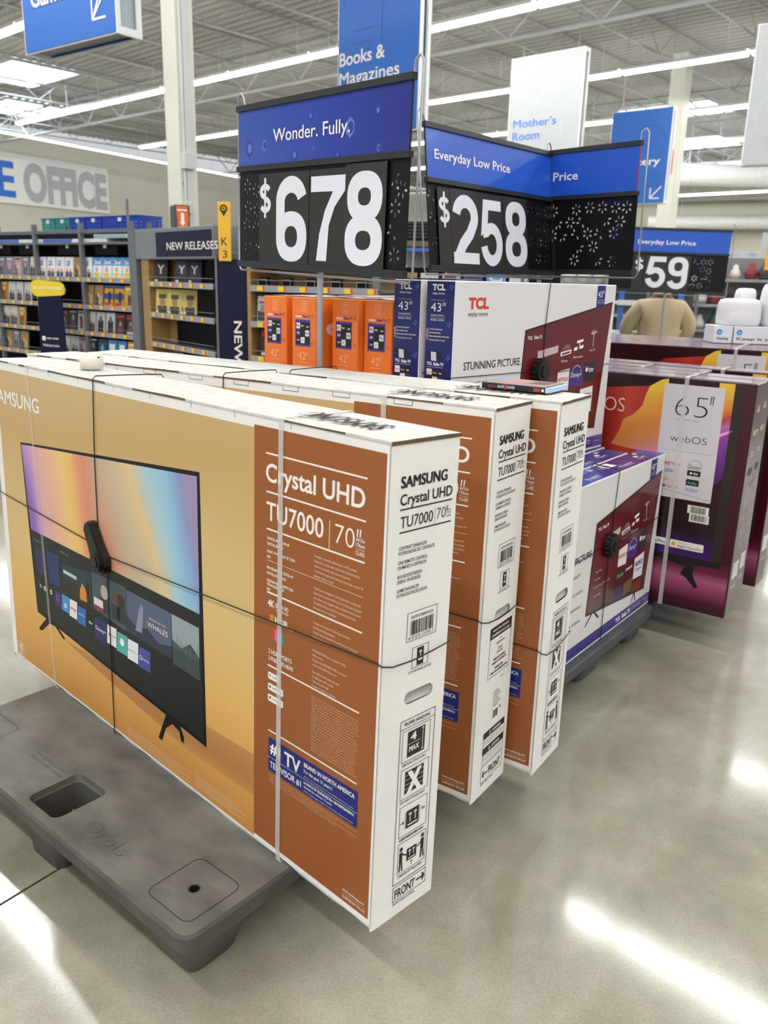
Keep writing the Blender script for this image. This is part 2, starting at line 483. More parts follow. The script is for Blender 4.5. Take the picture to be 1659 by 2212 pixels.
    mb.rect(f, 1.718, 0.817, 1.742, 0.8178, INKW, 0.0009)
    for y, t, w in ((0.772, 'CRYSTAL PROCESSOR 4K', .075), (0.760, 'CRYSTAL DISPLAY', .055), (0.743, 'SMART TV POWERED BY TIZEN', .093), (0.731, 'HDR', .012),
                    (0.706, 'PROCESADOR DE CRISTAL 4K', .088), (0.694, 'PANTALLA DE CRISTAL', .065), (0.677, 'TELEVISOR INTELIGENTE CON', .088), (0.668, 'TECNOLOGIA TIZEN', .058), (0.657, 'HDR', .012)):
        mb.text(f, t, 1.446, y, w, 0.0062, INKW, 0.02)
    mb.text(f, '4K', 1.450, 0.622, 0.022, 0.016, INKW, 0.03); mb.text(f, 'ULTRA HD', 1.474, 0.626, 0.046, 0.010, INKW, 0.01); mb.text(f, 'CONNECTED', 1.478, 0.618, 0.042, 0.005, INKW, 0.01)
    for k, c in enumerate(('c8452f', 'd97a2c', 'e3b13b', '7f9c3e')): mb.rect(f, 1.450 + k * .006, 0.590, 1.455 + k * .006, 0.605, ink(c), 0.001)
    mb.text(f, 'HDR', 1.475, 0.590, 0.045, 0.014, INKW, 0.03); mb.text(f, '10+', 1.522, 0.586, 0.014, 0.006, ink('e0b13b'), 0.02)
    for k, c in enumerate(('c8452f', 'd06a9c', '5a56b8', '3f9c8e')): mb.poly(f, [(1.462 + k * .011, 0.548), (1.471 + k * .011, 0.545), (1.473 + k * .011, 0.570), (1.463 + k * .011, 0.575)], ink(c), 0.001)
    mb.text(f, '2 HDMI PORTS', 1.453, 0.512, 0.080, 0.011, INKW, 0.02); mb.text(f, '2 PUERTOS HDMI', 1.453, 0.496, 0.084, 0.010, INKW, 0.02)
    for y, x1, d in ((0.450, 1.492, 'b9b4ae'), (0.423, 1.505, '4a7ec4'), (0.396, 1.505, '3f6fa8')):
        mb.poly(f, rrect(1.452, y, x1, y + 0.017, 0.003, 3), INKW, 0.0009); mb.rect(f, 1.456, y + 0.006, 1.463, y + 0.012, ink(d), 0.0011); mb.rect(f, 1.468, y + 0.007, x1 - .006, y + 0.010, ink('9a9a9c'), 0.0011)
    rnd = random.Random(5)
    lines = [(0.777, ['Intelligent, ultra-fast optimization of 4K content', 'Experience crystal clear colors that are fine-tuned to', 'deliver a naturally crisp and vivid picture', 'Your favorite apps and streaming services right on your TV', 'Brighter shades of color']),
             (0.709, ['Optimizacion inteligente y ultrarrapida del contenido 4K', 'Experimenta colores claros como el cristal que se ajustan', 'para ofrecer una imagen nitida y vivida de forma natural', 'Tus aplicaciones y servicios de streaming favoritos', 'directamente en el televisor', 'Tonos de color mas brillantes']),
             (0.634, ['Complies with Consumer Technology Association', 'Certification Requirements', 'Cumple con los requisitos de certificacion de Consumer', 'Technology Association']),
             (0.572, ['FILMMAKER MODE logo is a trademark of UHD', 'Alliance, Inc.', 'El logotipo de FILMMAKER MODE es una marca', 'comercial de UHD Alliance, Inc.']),
             (0.524, ['One cable for both audio and video', 'Un cable para audio y video', 'Cable sold separately', 'El cable se vende por separado'])]
    for y, ls in lines:
        for k, t in enumerate(ls):
            mb.text(f, t, 1.600, y - k * 0.0105 - 0.006, len(t) * 0.00245, 0.0052, ink('f0dcc6'), 0.0)
    words = ['Netflix, Hulu and all related images are trademarks of', 'Netflix, Inc. Streaming membership required. Content', 'Google, Android and other marks are registered by', 'Subscriptions may be required to access certain', 'Apple, the Apple logo and AirPlay are trademarks of', 'Amazon and all related logos are trademarks of', 'El acceso al contenido puede requerir suscripcion']
    for k in range(20):
        t = words[k % 7]
        mb.text(f, t, 1.600, 0.462 - k * 0.0066, 0.132 + 0.012 * rnd.random(), 0.0036, ink('e3c3a4'), 0.0)
    # blue panel
    mb.rect(f, 1.455, 0.222, 1.749, 0.306, BLUP, 0.0009)
    mb.text(f, '#1', 1.461, 0.270, 0.038, 0.026, INKW, 0.03, 0.0014); mb.text(f, 'TV', 1.512, 0.262, 0.056, 0.034, INKW, 0.02, 0.0014)
    mb.text(f, 'BRAND IN NORTH AMERICA', 1.580, 0.287, 0.160, 0.011, INKW, 0.03, 0.0014); mb.text(f, 'For the past 15 years !', 1.580, 0.273, 0.092, 0.008, INKW, 0.012, 0.0014)
    mb.text(f, 'Omdia, Technology, Display TV Sets Market Quarterly Tracker', 1.580, 0.262, 0.158, 0.003, INKW, 0.0, 0.0014)
    mb.rect(f, 1.455, 0.2565, 1.749, 0.2573, INKW, 0.0014)
    mb.text(f, 'TELEVISOR #1', 1.461, 0.232, 0.110, 0.016, INKW, 0.012, 0.0014)
    mb.text(f, 'LA MARCA DE TELEVISORES No 1 EN NORTEAMERICA', 1.580, 0.246, 0.160, 0.0068, INKW, 0.03, 0.0014); mb.text(f, 'durante los ultimos 15 anos.', 1.580, 0.236, 0.092, 0.006, INKW, 0.01, 0.0014)
    mb.text(f, 'Omdia, Technology, Display TV Sets Market Quarterly Tracker', 1.580, 0.227, 0.158, 0.003, INKW, 0.0, 0.0014)
    for k in range(4):
        mb.text(f, words[(k + 2) % 7] + ' ' + words[(k + 4) % 7], 1.458, 0.212 - k * 0.006, 0.289 - 0.06 * (k % 2), 0.0034, ink('e3c3a4'), 0.0)
    mb.text(f, 'www.samsung.com', 1.712, 0.052, 0.066, 0.007, INKW, 0.01)
    for k in range(22): mb.rect(f, 1.712 + k * 0.0032, 0.0455, 1.7135 + k * 0.0032, 0.0467, INKW, 0.0009)
    mb.text(f, 'CLAMP BELOW THIS LINE', 1.712, 0.035, 0.068, 0.0062, INKW, 0.01)

def end_head(mb, f):
    mb.text(f, 'SAMSUNG', 0.028, 0.946, 0.130, 0.023, INKK, 0.035)
    mb.text(f, 'Crystal UHD', 0.028, 0.914, 0.148, 0.021, INKK, 0.018)
    mb.rect(f, 0.029, 0.9035, 0.177, 0.9065, INKK); mb.rect(f, 0.030, 0.8595, 0.177, 0.8625, INKK)
    mb.rect(f, 0.1275, 0.862, 0.1283, 0.898, INKK)
    mb.text(f, 'TU7000', 0.031, 0.870, 0.091, 0.023, INKK, 0.004); mb.text(f, '70', 0.133, 0.872, 0.026, 0.023, INKK, -0.012)
    mb.text(f, '"', 0.160, 0.872, 0.006, 0.023, INKK, 0.0)
    for y, t in ((0.884, '69.5in'), (0.879, '176cm'), (0.872, 'CLASS')): mb.text(f, t, 0.161, y, 0.014, 0.004, INKK, 0.01)
    for y, t, w in ((0.827, 'CONTRAST ENHANCER', .078), (0.817, 'POTENCIADOR DE CONTRASTE', .102), (0.799, 'ONE REMOTE CONTROL', .082), (0.789, 'UN MANDO A DISTANCIA', .080),
                    (0.771, 'BOUNDLESS DESIGN', .068), (0.761, 'DISENO SIN BORDES', .065), (0.743, 'GAME ENHANCER', .062), (0.733, 'POTENCIADOR DE JUEGOS', .086)):
        mb.text(f, t, 0.030, y, w, 0.0072, INKK, 0.010)
    mb.frame(f, 0.064, 0.633, 0.152, 0.694, 0.0012, INKK)
    mb.text(f, 'UN70TU7000WXZA', 0.074, 0.680, 0.066, 0.006, INKK, 0.01)
    barcode(mb, f, 0.074, 0.645, 0.142, 0.675, INKK); mb.text(f, '8 87276 53592 7', 0.070, 0.637, 0.074, 0.006, INKK, 0.0)
    mb.frame(f, 0.083, 0.572, 0.132, 0.617, 0.0012, INKK); mb.rect(f, 0.098, 0.575, 0.118, 0.613, INKK)
    arrow(mb, f, 0.108, 0.600, 0.014, 0.002, 90, INKW); mb.rect(f, 0.102, 0.585, 0.114, 0.589, INKW, 0.001)
    mb.text(f, 'LIFT UP ON HANDLE, NOT OUT', 0.075, 0.563, 0.068, 0.0052, INKK, 0.02)

def end_handling(mb, f):
    mb.frame(f, 0.060, 0.078, 0.166, 0.463, 0.0016, INKK)
    mb.rect(f, 0.060, 0.4425, 0.166, 0.444, INKK); mb.text(f, 'PROPER HANDLING', 0.072, 0.449, 0.078, 0.008, INKK, 0.02)
    P = [(0.068, 0.366, 0.153, 0.438), (0.069, 0.279, 0.155, 0.350), (0.071, 0.189, 0.157, 0.262), (0.072, 0.099, 0.159, 0.174)]
    caps = ['VERTICAL STACK ONLY', 'DO NOT STACK FLAT', 'CLAMP NARROW SIDES ONLY', '2 PERSON LIFT REQUIRED']
    for (x0, y0, x1, y1), c in zip(P, caps):
        mb.frame(f, x0, y0, x1, y1, 0.0012, INKK); mb.text(f, c, x0 + 0.002, y0 - 0.009, x1 - x0 - 0.01, 0.0058, INKK, 0.02)
    mb.rect(f, 0.084, 0.374, 0.137, 0.432, INKK); mb.text(f, '4', 0.092, 0.410, 0.018, 0.018, INKW, 0.03, 0.0012); mb.text(f, 'MAX', 0.089, 0.386, 0.030, 0.013, INKW, 0.03, 0.0012)
    mb.rect(f, 0.084, 0.4035, 0.122, 0.4045, INKW, 0.0012); arrow(mb, f, 0.1295, 0.416, 0.028, 0.0014, 90, INKW, 0.0012); arrow(mb, f, 0.1295, 0.392, 0.028, 0.0014, -90, INKW, 0.0012)
    mb.rect(f, 0.082, 0.290, 0.139, 0.342, INKK)
    for k in range(1, 5): mb.rect(f, 0.082, 0.290 + k * .0105, 0.139, 0.2908 + k * .0105, INKW, 0.0012)
    mb.text(f, 'X', 0.087, 0.293, 0.046, 0.046, INKW, 0.06, 0.0014)
    mb.rect(f, 0.092, 0.203, 0.132, 0.245, INKK)
    for x in (0.104, 0.120): arrow(mb, f, x, 0.228, 0.022, 0.0022, 90, INKW, 0.0012)
    mb.rect(f, 0.097, 0.209, 0.127, 0.212, INKW, 0.0012)
    mb.rect(f, 0.0885, 0.205, 0.0895, 0.243, INKK); mb.rect(f, 0.1345, 0.205, 0.1355, 0.243, INKK)
    arrow(mb, f, 0.080, 0.222, 0.011, 0.0018, 0, INKK); arrow(mb, f, 0.146, 0.232, 0.011, 0.0018, 180, INKK)
    for x, sg in ((0.082, 1), (0.149, -1)):
        y0 = 0.104 if sg > 0 else 0.108
        mb.poly(f, circ(x, y0 + 0.054, 0.0052, 12), INKK)
        mb.poly(f, [(x - .005, y0 + .022), (x + .005, y0 + .022), (x + .005, y0 + .047), (x - .005, y0 + .047)], INKK)
        mb.line(f, x, y0 + .043, x + sg * .017, y0 + .033, 0.0035, INKK); mb.line(f, x - .002, y0 + .024, x - .004, y0, 0.0042, INKK, 0.0009); mb.line(f, x + .002, y0 + .024, x + .005, y0, 0.0042, INKK, 0.0010)
    mb.rect(f, 0.100, 0.120, 0.131, 0.150, INKK)
    for x in (0.109, 0.121): arrow(mb, f, x, 0.139, 0.015, 0.0018, 90, INKW, 0.0012)
    mb.rect(f, 0.104, 0.124, 0.127, 0.1262, INKW, 0.0012); arrow(mb, f, 0.116, 0.111, 0.011, 0.0016, 90, INKK)
    mb.frame(f, 0.062, 0.036, 0.166, 0.073, 0.0014, INKK)
    mb.text(f, 'FRONT', 0.068, 0.043, 0.064, 0.022, INKK, 0.02); arrow(mb, f, 0.149, 0.055, 0.028, 0.0042, 0, INKK)
    mb.text(f, 'FRONT DISPLAY PANEL', 0.063, 0.027, 0.07, 0.0055, INKK, 0.01)

def end_contents(mb, f):
    mb.frame(f, 0.050, 0.335, 0.170, 0.476, 0.0014, INKK); mb.rect(f, 0.050, 0.444, 0.170, 0.476, INKK)
    mb.text(f, "WHAT'S IN THE BOX", 0.062, 0.463, 0.09, 0.007, INKW, 0.02, 0.0012); mb.text(f, 'CONTENIDO DE LA CAJA', 0.058, 0.450, 0.10, 0.007, INKW, 0.02, 0.0012)
    for y, t in ((0.432, 'TV'), (0.422, 'TELEVISION'), (0.406, 'STAND'), (0.396, 'SOPORTE'), (0.380, 'REMOTE CONTROL'), (0.370, 'MANDO A DISTANCIA'), (0.354, 'POWER CORD'), (0.344, 'CABLE DE ALIMENTACION')):
        mb.text(f, t, 0.110, y, len(t) * 0.0047, 0.0062, INKK, 0.015, align='c')
    mb.rect(f, 0.088, 0.200, 0.140, 0.296, INKW, 0.0008)
    for k in range(7): mb.rect(f, 0.092, 0.285 - k * 0.007, 0.120 + 0.015 * ((k * 7) % 3) / 2, 0.2875 - k * 0.007, INKG, 0.0011)
    barcode(mb, f, 0.094, 0.209, 0.122, 0.232, INKK, 0.0011, 3); mb.rect(f, 0.130, 0.226, 0.137, 0.235, INKG, 0.0011); mb.line(f, 0.124, 0.318, 0.143, 0.320, 0.0015, INKK)
    mb.frame(f, 0.050, 0.088, 0.170, 0.182, 0.0014, INKK); mb.rect(f, 0.050, 0.164, 0.170, 0.183, INKK); mb.rect(f, 0.050, 0.117, 0.170, 0.138, INKK)
    for y, t in ((0.170, 'WARNING'), (0.124, 'ADVERTENCIA')):
        mb.text(f, t, 0.098, y, 0.048, 0.0085, INKW, 0.02, 0.0012); mb.poly(f, [(0.080, y - .001), (0.094, y - .001), (0.087, y + .011)], INKW, 0.0012); mb.poly(f, [(0.0835, y + .001), (0.0905, y + .001), (0.087, y + .0075)], INKK, 0.0014)
    for y in (0.157, 0.151, 0.145, 0.111, 0.105, 0.099): mb.text(f, 'Risk of personal injury; do not stack or drop', 0.056, y, 0.10, 0.0038, INKK, 0.0)
    mb.frame(f, 0.048, 0.036, 0.170, 0.084, 0.0014, INKK); mb.text(f, 'FRONT', 0.092, 0.047, 0.068, 0.022, INKK, 0.02); arrow(mb, f, 0.071, 0.058, 0.030, 0.0042, 180, INKK)
    mb.text(f, 'FRONT DISPLAY PANEL', 0.050, 0.028, 0.07, 0.0055, INKK, 0.01)

HANDLE_IN = M('handle_recess', 'cfccc8', 0.7, var=0.08)
def samsung(label, loc, yaw, lean, endart, full, hy):
    W, D, H = 1.80, 0.19, 1.031
    r = thing('television_carton', label, 'television box', loc, yaw_rz(yaw), 'large white and gold television cartons in the front', rx=math.radians(lean))
    mb = MB()
    # body with a hand hole cut in the right end: side panels built separately
    vs, fs = curve_plate([(0, 0), (D, 0), (D, H), (0, H)], [rrect(0.068, hy - 0.0, 0.152, hy + 0.026, 0.0125, 5)], 0.004)
    fr = right(W)
    mb.add([fr.p(a, b, c - 0.002) for a, b, c in vs], fs, WHT)
    # sloping recess behind the hand hole
    hp = rrect(0.068, hy, 0.152, hy + 0.026, 0.0125, 5)
    n = len(hp)
    mb.add([fr.p(a, b, -0.004) for a, b in hp] + [fr.p(a, b + 0.022, -0.045) for a, b in hp], [(i, (i + 1) % n, n + (i + 1) % n, n + i) for i in range(n)] + [tuple(range(n, 2 * n))[::-1]], HANDLE_IN)
    mb.add([fr.p(a, b, 0.0004) for a, b in hp[:n]] + [fr.p(a, b, -0.006) for a, b in hp], [(i, (i + 1) % n, n + (i + 1) % n, n + i) for i in range(n)], KRAFT)
    # five remaining faces, bottom edge slightly crushed and wavy
    nx = 60
    def wav(i): return 0.0 if i in (0, nx) else 0.0035 * noise.noise(V((i * 0.31, hy * 50, 0)))
    fv, ff = [], []
    for i in range(nx + 1):
        x = W * i / nx
        fv += [(x, 0.0, 0.012), (x, 0.007 + wav(i) * 0.8, wav(i) * 1.6 - 0.001), (x, D - 0.008, 0.0), (x, D, 0.012), (x, D, H), (x, 0.0, H)]
    for i in range(nx):
        a, b = i * 6, (i + 1) * 6
        ff += [(a, b, b + 5, a + 5)[::1], (a + 1, b + 1, b, a), (a + 2, b + 2, b + 1, a + 1), (a + 3, b + 3, b + 2, a + 2), (a + 4, b + 4, b + 3, a + 3)]
    mb.add(fv, ff, WHT)
    mb.add([(0, 0, 0.0), (0, D, 0.0), (0, D, H), (0, 0, H)], [(0, 3, 2, 1)], WHT)
    samsung_front(mb, full)
    f = right(W)
    end_head(mb, f)
    (end_handling if endart == 1 else end_contents)(mb, f)
    for x in (0.28, 0.42, 0.60, 0.80, 0.98, 1.16, 1.33, 1.52):
        mb.rect(front(), x, H - 0.014, x + 0.0016, H - 0.001, INKG, 0.0006)
        if endart == 2:
            mb.rect(front(), x, H - 0.001 - 0.013, x + 0.055, H - 0.0125, INKG, 0.0006); mb.rect(front(), x + 0.054, H - 0.014, x + 0.0556, H - 0.001, INKG, 0.0007)
    mb.build('carton_body', r)
    # top panel with open seam, drooping front edge and flap notches
    tp = MB()
    nx, ny = 90, 6
    vs, fs = [], []
    for i in range(nx + 1):
        for j in range(ny + 1):
            x = -0.002 + (W + 0.004) * i / nx; y = -0.002 + (D + 0.004) * j / ny
            z = H + 0.004 + 0.0022 * noise.noise(V((x * 5, y * 14, hy * 31)))
            vs.append((x, y, z))
    for i in range(nx):
        for j in range(ny):
            fs.append((i * (ny + 1) + j, (i + 1) * (ny + 1) + j, (i + 1) * (ny + 1) + j + 1, i * (ny + 1) + j + 1))
    tp.add(vs, fs, WHT2, True)
    o2 = len(vs)
    for i in range(nx):      # torn grey-brown board edge under the front and end rims
        a = vs[i * (ny + 1)]; b = vs[(i + 1) * (ny + 1)]
        tp.add([a, b, (b[0], b[1], H - 0.0005), (a[0], a[1], H - 0.0005)], [(0, 3, 2, 1)], KRAFT if noise.noise(V((i * .17, hy * 9, 0))) > -0.1 else WHT2)
        a = vs[i * (ny + 1) + ny]; b = vs[(i + 1) * (ny + 1) + ny]
        tp.add([a, b, (b[0], b[1], H - 0.0005), (a[0], a[1], H - 0.0005)], [(0, 1, 2, 3)], WHT2)
    for j in range(ny):
        a = vs[nx * (ny + 1) + j]; b = vs[nx * (ny + 1) + j + 1]
        tp.add([a, b, (b[0], b[1], H - 0.0035), (a[0], a[1], H - 0.0035)], [(0, 3, 2, 1)], KRAFT)
    t = F((0, 0, H + 0.006), (1, 0, 0), (0, 1, 0))
    tp.text(F((1.70, 0.118, H + 0.0065), (-1, 0, 0), (0, -1, 0)), 'SAMSUNG', 0.0, 0.0, 0.23, 0.07, INKK, 0.012)
    tp.build('lid', r)
    # straps
    def strap(x, mat, sl=0.0):
        s = MB()
        w = 0.016
        pts = [(0.0015, -0.0015, 0.0), (0, -0.0025, 0.02), (0, -0.0022, H * 0.5), (0, -0.0028, H + 0.005), (0, 0.004, H + 0.0095), (0, D / 2, H + 0.010), (0, D + 0.002, H + 0.008), (0, D + 0.0025, H / 2), (0, D + 0.001, -0.001), (0, D / 2, -0.0015)]
        vs = [(x + p[0] + dx + sl * (H - p[2]), p[1], p[2]) for p in pts for dx in (-w / 2, w / 2)]
        k = len(pts)
        s.add(vs, [(2 * i, 2 * i + 1, (2 * i + 3) % (2 * k), (2 * i + 2) % (2 * k)) for i in range(k)], mat)
        s.build('strap', r)
    strap(1.492, STRAP); strap(0.272, STRAPC, 0.062)
    return r

RZ1 = -45.86 + 180
B1o = (-1.2970, 2.6748, 0.151)
b1 = samsung('nearest white and gold television carton, its whole television picture showing, on the black pallet', B1o, RZ1, -1.3, 1, True, 0.497)
b2 = samsung('middle white 70 inch television carton whose end lists what is in the box', (-1.2483, 2.8715, 0.151), -56 + 180, -0.5, 2, True, 0.492)
b3 = samsung('rear white 70 inch television carton with the video disc cases lying on its top', (-1.0750, 2.9995, 0.151), -56.5 + 180, 0.0, 1, True, 0.487)

def local(o, p):
    R = Matrix.Rotation(o.rotation_euler[2], 3, 'Z') @ Matrix.Rotation(o.rotation_euler[1], 3, 'Y') @ Matrix.Rotation(o.rotation_euler[0], 3, 'X')
    return V(o.location) + R @ V(p)

# security wraps: thin steel cable and a black alarm puck
def wrap(label, box, D, H, W, vx, hz, px, pz, ang, hang, length=0.115, droop=0.0, xr=None):
    r = thing('security_wrap', label, 'security tag', box.location, box.rotation_euler[2], 'cable alarm tags around television boxes', rx=box.rotation_euler[0])
    c = MB()
    e = 0.004
    v0, v1 = vx
    pts = [(v0, -e, pz + 0.03), (v0 - 0.0, -e, H * 0.8), (v0 + 0.012, -e, H + 0.004), (v0 + 0.012, 0.004, H + 0.012), (v0 + 0.02, D / 2, H + 0.0125), (v0 + 0.04, D - .004, H + 0.012), (v0 + 0.04, D + e, H), (v1, D + e, 0.0), (v1, D, -0.004), (v1, 0.006, -0.006), (v1, -e, 0.004), (v1, -e, H * 0.25), (v1 + 0.0, -e, pz - 0.03)]
    c.tube(pts, 0.0016, CABLE, 6)
    z0, z1, z2 = hz
    n = 12
    pts = [(px - 0.03, -e, pz)]
    for i in range(n + 1):
        t = i / n
        pts.append((px * (1 - t) - 0.003 * t, -e, pz + (z0 - pz) * t))
    pts += [(-e, D / 2, z0), (-e, D + e, z0 + 0.005), (W * 0.5, D + e, z1 + .02), (W + e, D + e, z2), (W + 0.006, D * 0.75, z2 - 0.004), (W + 0.008, D * 0.4, (z1 + z2) / 2 - droop), (W + 0.006, D * 0.12, z1 - droop * 1.3), (W, -0.002, z1 - droop * 0.8)]
    for i in range(n + 1):
        t = i / n
        pts.append((W - 0.01 - (W - 0.01 - px - 0.03) * t, -e - 0.004 * math.sin(PI * t), z1 - droop * 0.5 * (1 - t) ** 3 + (pz - 0.015 - z1) * t))
    c.tube(pts, 0.0016, CABLE, 6)
    c.build('cable', r)
    p = MB()
    a = math.radians(ang)
    ux, uz = math.cos(a), math.sin(a)
    fr = F((px, -0.006, pz), (ux, 0, uz), (-uz, 0, ux))
    L = length
    if L > 0.09:
        prof = [(-L * .55, -.024), (-L * .62, -.014), (-L * .62, .014), (-L * .55, .024), (-L * .2, .026), (0.0, .030)]
        body = [(-L * .55, -.022), (-L * .2, -.024)] + [(L * .28 + .036 * math.cos(q), .036 * math.sin(q)) for q in [math.radians(-125 + 25 * i) for i in range(11)]] + [(-L * .2, .024), (-L * .55, .022), (-L * .62, .012), (-L * .62, -.012)]
        p.prism(fr, body, 0.020, PUCK); p.prism(fr, [(x * .92, y * .86) for x, y in body], 0.004, PUCK, 0.020)
        cc = F(fr.p(L * .28, 0, .024), fr.u, fr.v)
        p.prism(cc, circ(0, 0, 0.026, 24), 0.006, PUCKR); p.prism(cc, circ(0, 0, 0.016, 20), 0.003, PUCK, 0.006)
        for k in range(3): p.rect(fr, -L * .45 + k * .008, -.010, -L * .45 + k * .008 + .003, .010, PUCKR, 0.0245)
    else:
        for rr, t0, t1, mt in ((0.044, 0, .020, PUCK), (0.038, .020, .026, PUCKR), (0.022, .026, .032, PUCK)):
            p.prism(fr, circ(0, 0, rr, 28), t1 - t0, mt, t0)
        for k in range(14):
            q = 2 * PI * k / 14
            f2 = F(fr.p(.044 * math.cos(q), .044 * math.sin(q), 0), fr.u, fr.v)
            p.prism(f2, circ(0, 0, 0.004, 6), 0.019, PUCKR)
    p.build('alarm_puck', r)
    return r
wrap('black cable alarm tag wrapped around the nearest gold television carton', b1, 0.19, 1.033, 1.80, (0.685, 0.728), (0.594, 0.612, 0.602), 0.700, 0.567, -60, None, 0.13, 0.012)
wrap('thin black cable tag wrapped around the middle television carton, crossing its hand hole', b2, 0.19, 1.033, 1.80, (0.93, 0.93), (0.55, 0.52, 0.503), 0.70, 0.55, -60, None, 0.13, 0.012)
wrap('thin black cable tag wrapped around the rear white television carton', b3, 0.19, 1.033, 1.80, (0.93, 0.93), (0.45, 0.386, 0.364), 0.70, 0.42, -60, None, 0.13, 0.022)

# small roll of labels on the nearest carton
LBL = M('label_roll_paper', 'e8e4da', 0.6, var=0.04, scale=20)
q = local(b1, (0.452, 0.118, 1.031))
o = MB()
o.lathe([(0.012, 0), (0.033, 0.0), (0.033, 0.042), (0.012, 0.042), (0.012, 0)], LBL, 32)
o.rect(F((0.018, -0.0279, 0.032), (0.86, 0.5, 0), (0, 0, 1)), 0, 0, 0.006, 0.004, INKK, 0.001)
tag(o.build('label_roll', None, (q.x, q.y, q.z + 0.009), 0.3), 'small white roll of paper labels standing on the nearest carton lid', 'label roll')

# disc case lying on the rear carton
r = thing('disc_case', 'black spined video disc case lying on the rear white television carton', 'disc case', local(b3, (1.632, 0.150, 1.031)) + V((0, 0, 0.0085)), b3.rotation_euler[2])
a = MB(); a.box(-0.095, -0.0675, 0, 0.085, 0.0675, 0.015, ink('1b1d22'), 0.0015); f = F((-0.095, -0.0675, 0), (1, 0, 0), (0, 0, 1))
a.text(f, 'BLADE', 0.048, 0.0045, 0.018, 0.007, ink('d8dadc'), 0.03, 0.0009); a.rect(f, 0.067, 0.002, 0.074, 0.0135, ink('c43a48'), 0.0009); a.text(f, 'RUNNER', 0.075, 0.0045, 0.022, 0.007, ink('d8dadc'), 0.03, 0.0009)
a.rect(f, 0.150, 0.003, 0.168, 0.012, ink('b8452f'), 0.0009); a.rect(f, 0.172, 0.004, 0.178, 0.011, INKW, 0.0009)
for k in range(2): a.rect(f, 0.018, 0.008 - k * .003, 0.045, 0.009 - k * .003, ink('b05a50'), 0.0009)
a.build('case', r)
a = MB(); a.box(0.0852, -0.066, 0.001, 0.096, 0.066, 0.014, ink('b8cdf0'), 0.001); a.build('clear_edge', r)
a = MB(); f = F((-0.093, -0.0655, 0.0151), (1, 0, 0), (0, 1, 0)); a.rect(f, 0, 0, 0.176, 0.131, ink('a8928c'), 0.0004); a.rect(f, 0.03, 0.02, 0.10, 0.11, ink('c08a84'), 0.0008); a.rect(f, 0.11, 0.05, 0.16, 0.12, ink('6a5450'), 0.0008); a.rect(f, 0.0, 0.06, 0.03, 0.131, ink('7f9fc8'), 0.0010); a.build('cover_sheet', r)
# ------------------------------------------------------------------ blue and white television boxes
NAVY = M('blue_gloss_board', '0b1868', 0.32, var=0.05, scale=5, coat=0.1, bump=0.06, bscale=25)
TWHT = M('satin_white_board', 'e3e1e2', 0.38, var=0.03, scale=3, coat=0.15)
TTOP = ramp_mat('blue_purple_top_print', 'X', 0.0, 1.05, [(0, '1f459c'), (0.35, '2642a0'), (0.6, '352d86'), (0.85, '40287c'), (1, '3456a8')], rough=0.3, warp=0.3, wscale=6, coat=0.1)
TBAND = ramp_mat('blue_purple_band_print', 'X', 0.2, 1.05, [(0, '1e2a7e'), (0.6, '2b2a85'), (0.8, '4b2b8b'), (1, '4a3a8c')], rough=0.35)
TSCR = ramp_mat('dark_red_screen_print', 'Z', 0.05, 0.6, [(0, '331416'), (0.25, '520e14'), (0.5, '660a1a'), (1, '5c0c1a')], rough=0.28, warp=0.1, coat=0.12)
REDI = M('red_ink', 'd8412f', 0.45, var=0.02)
PURP = ink('4a3598')

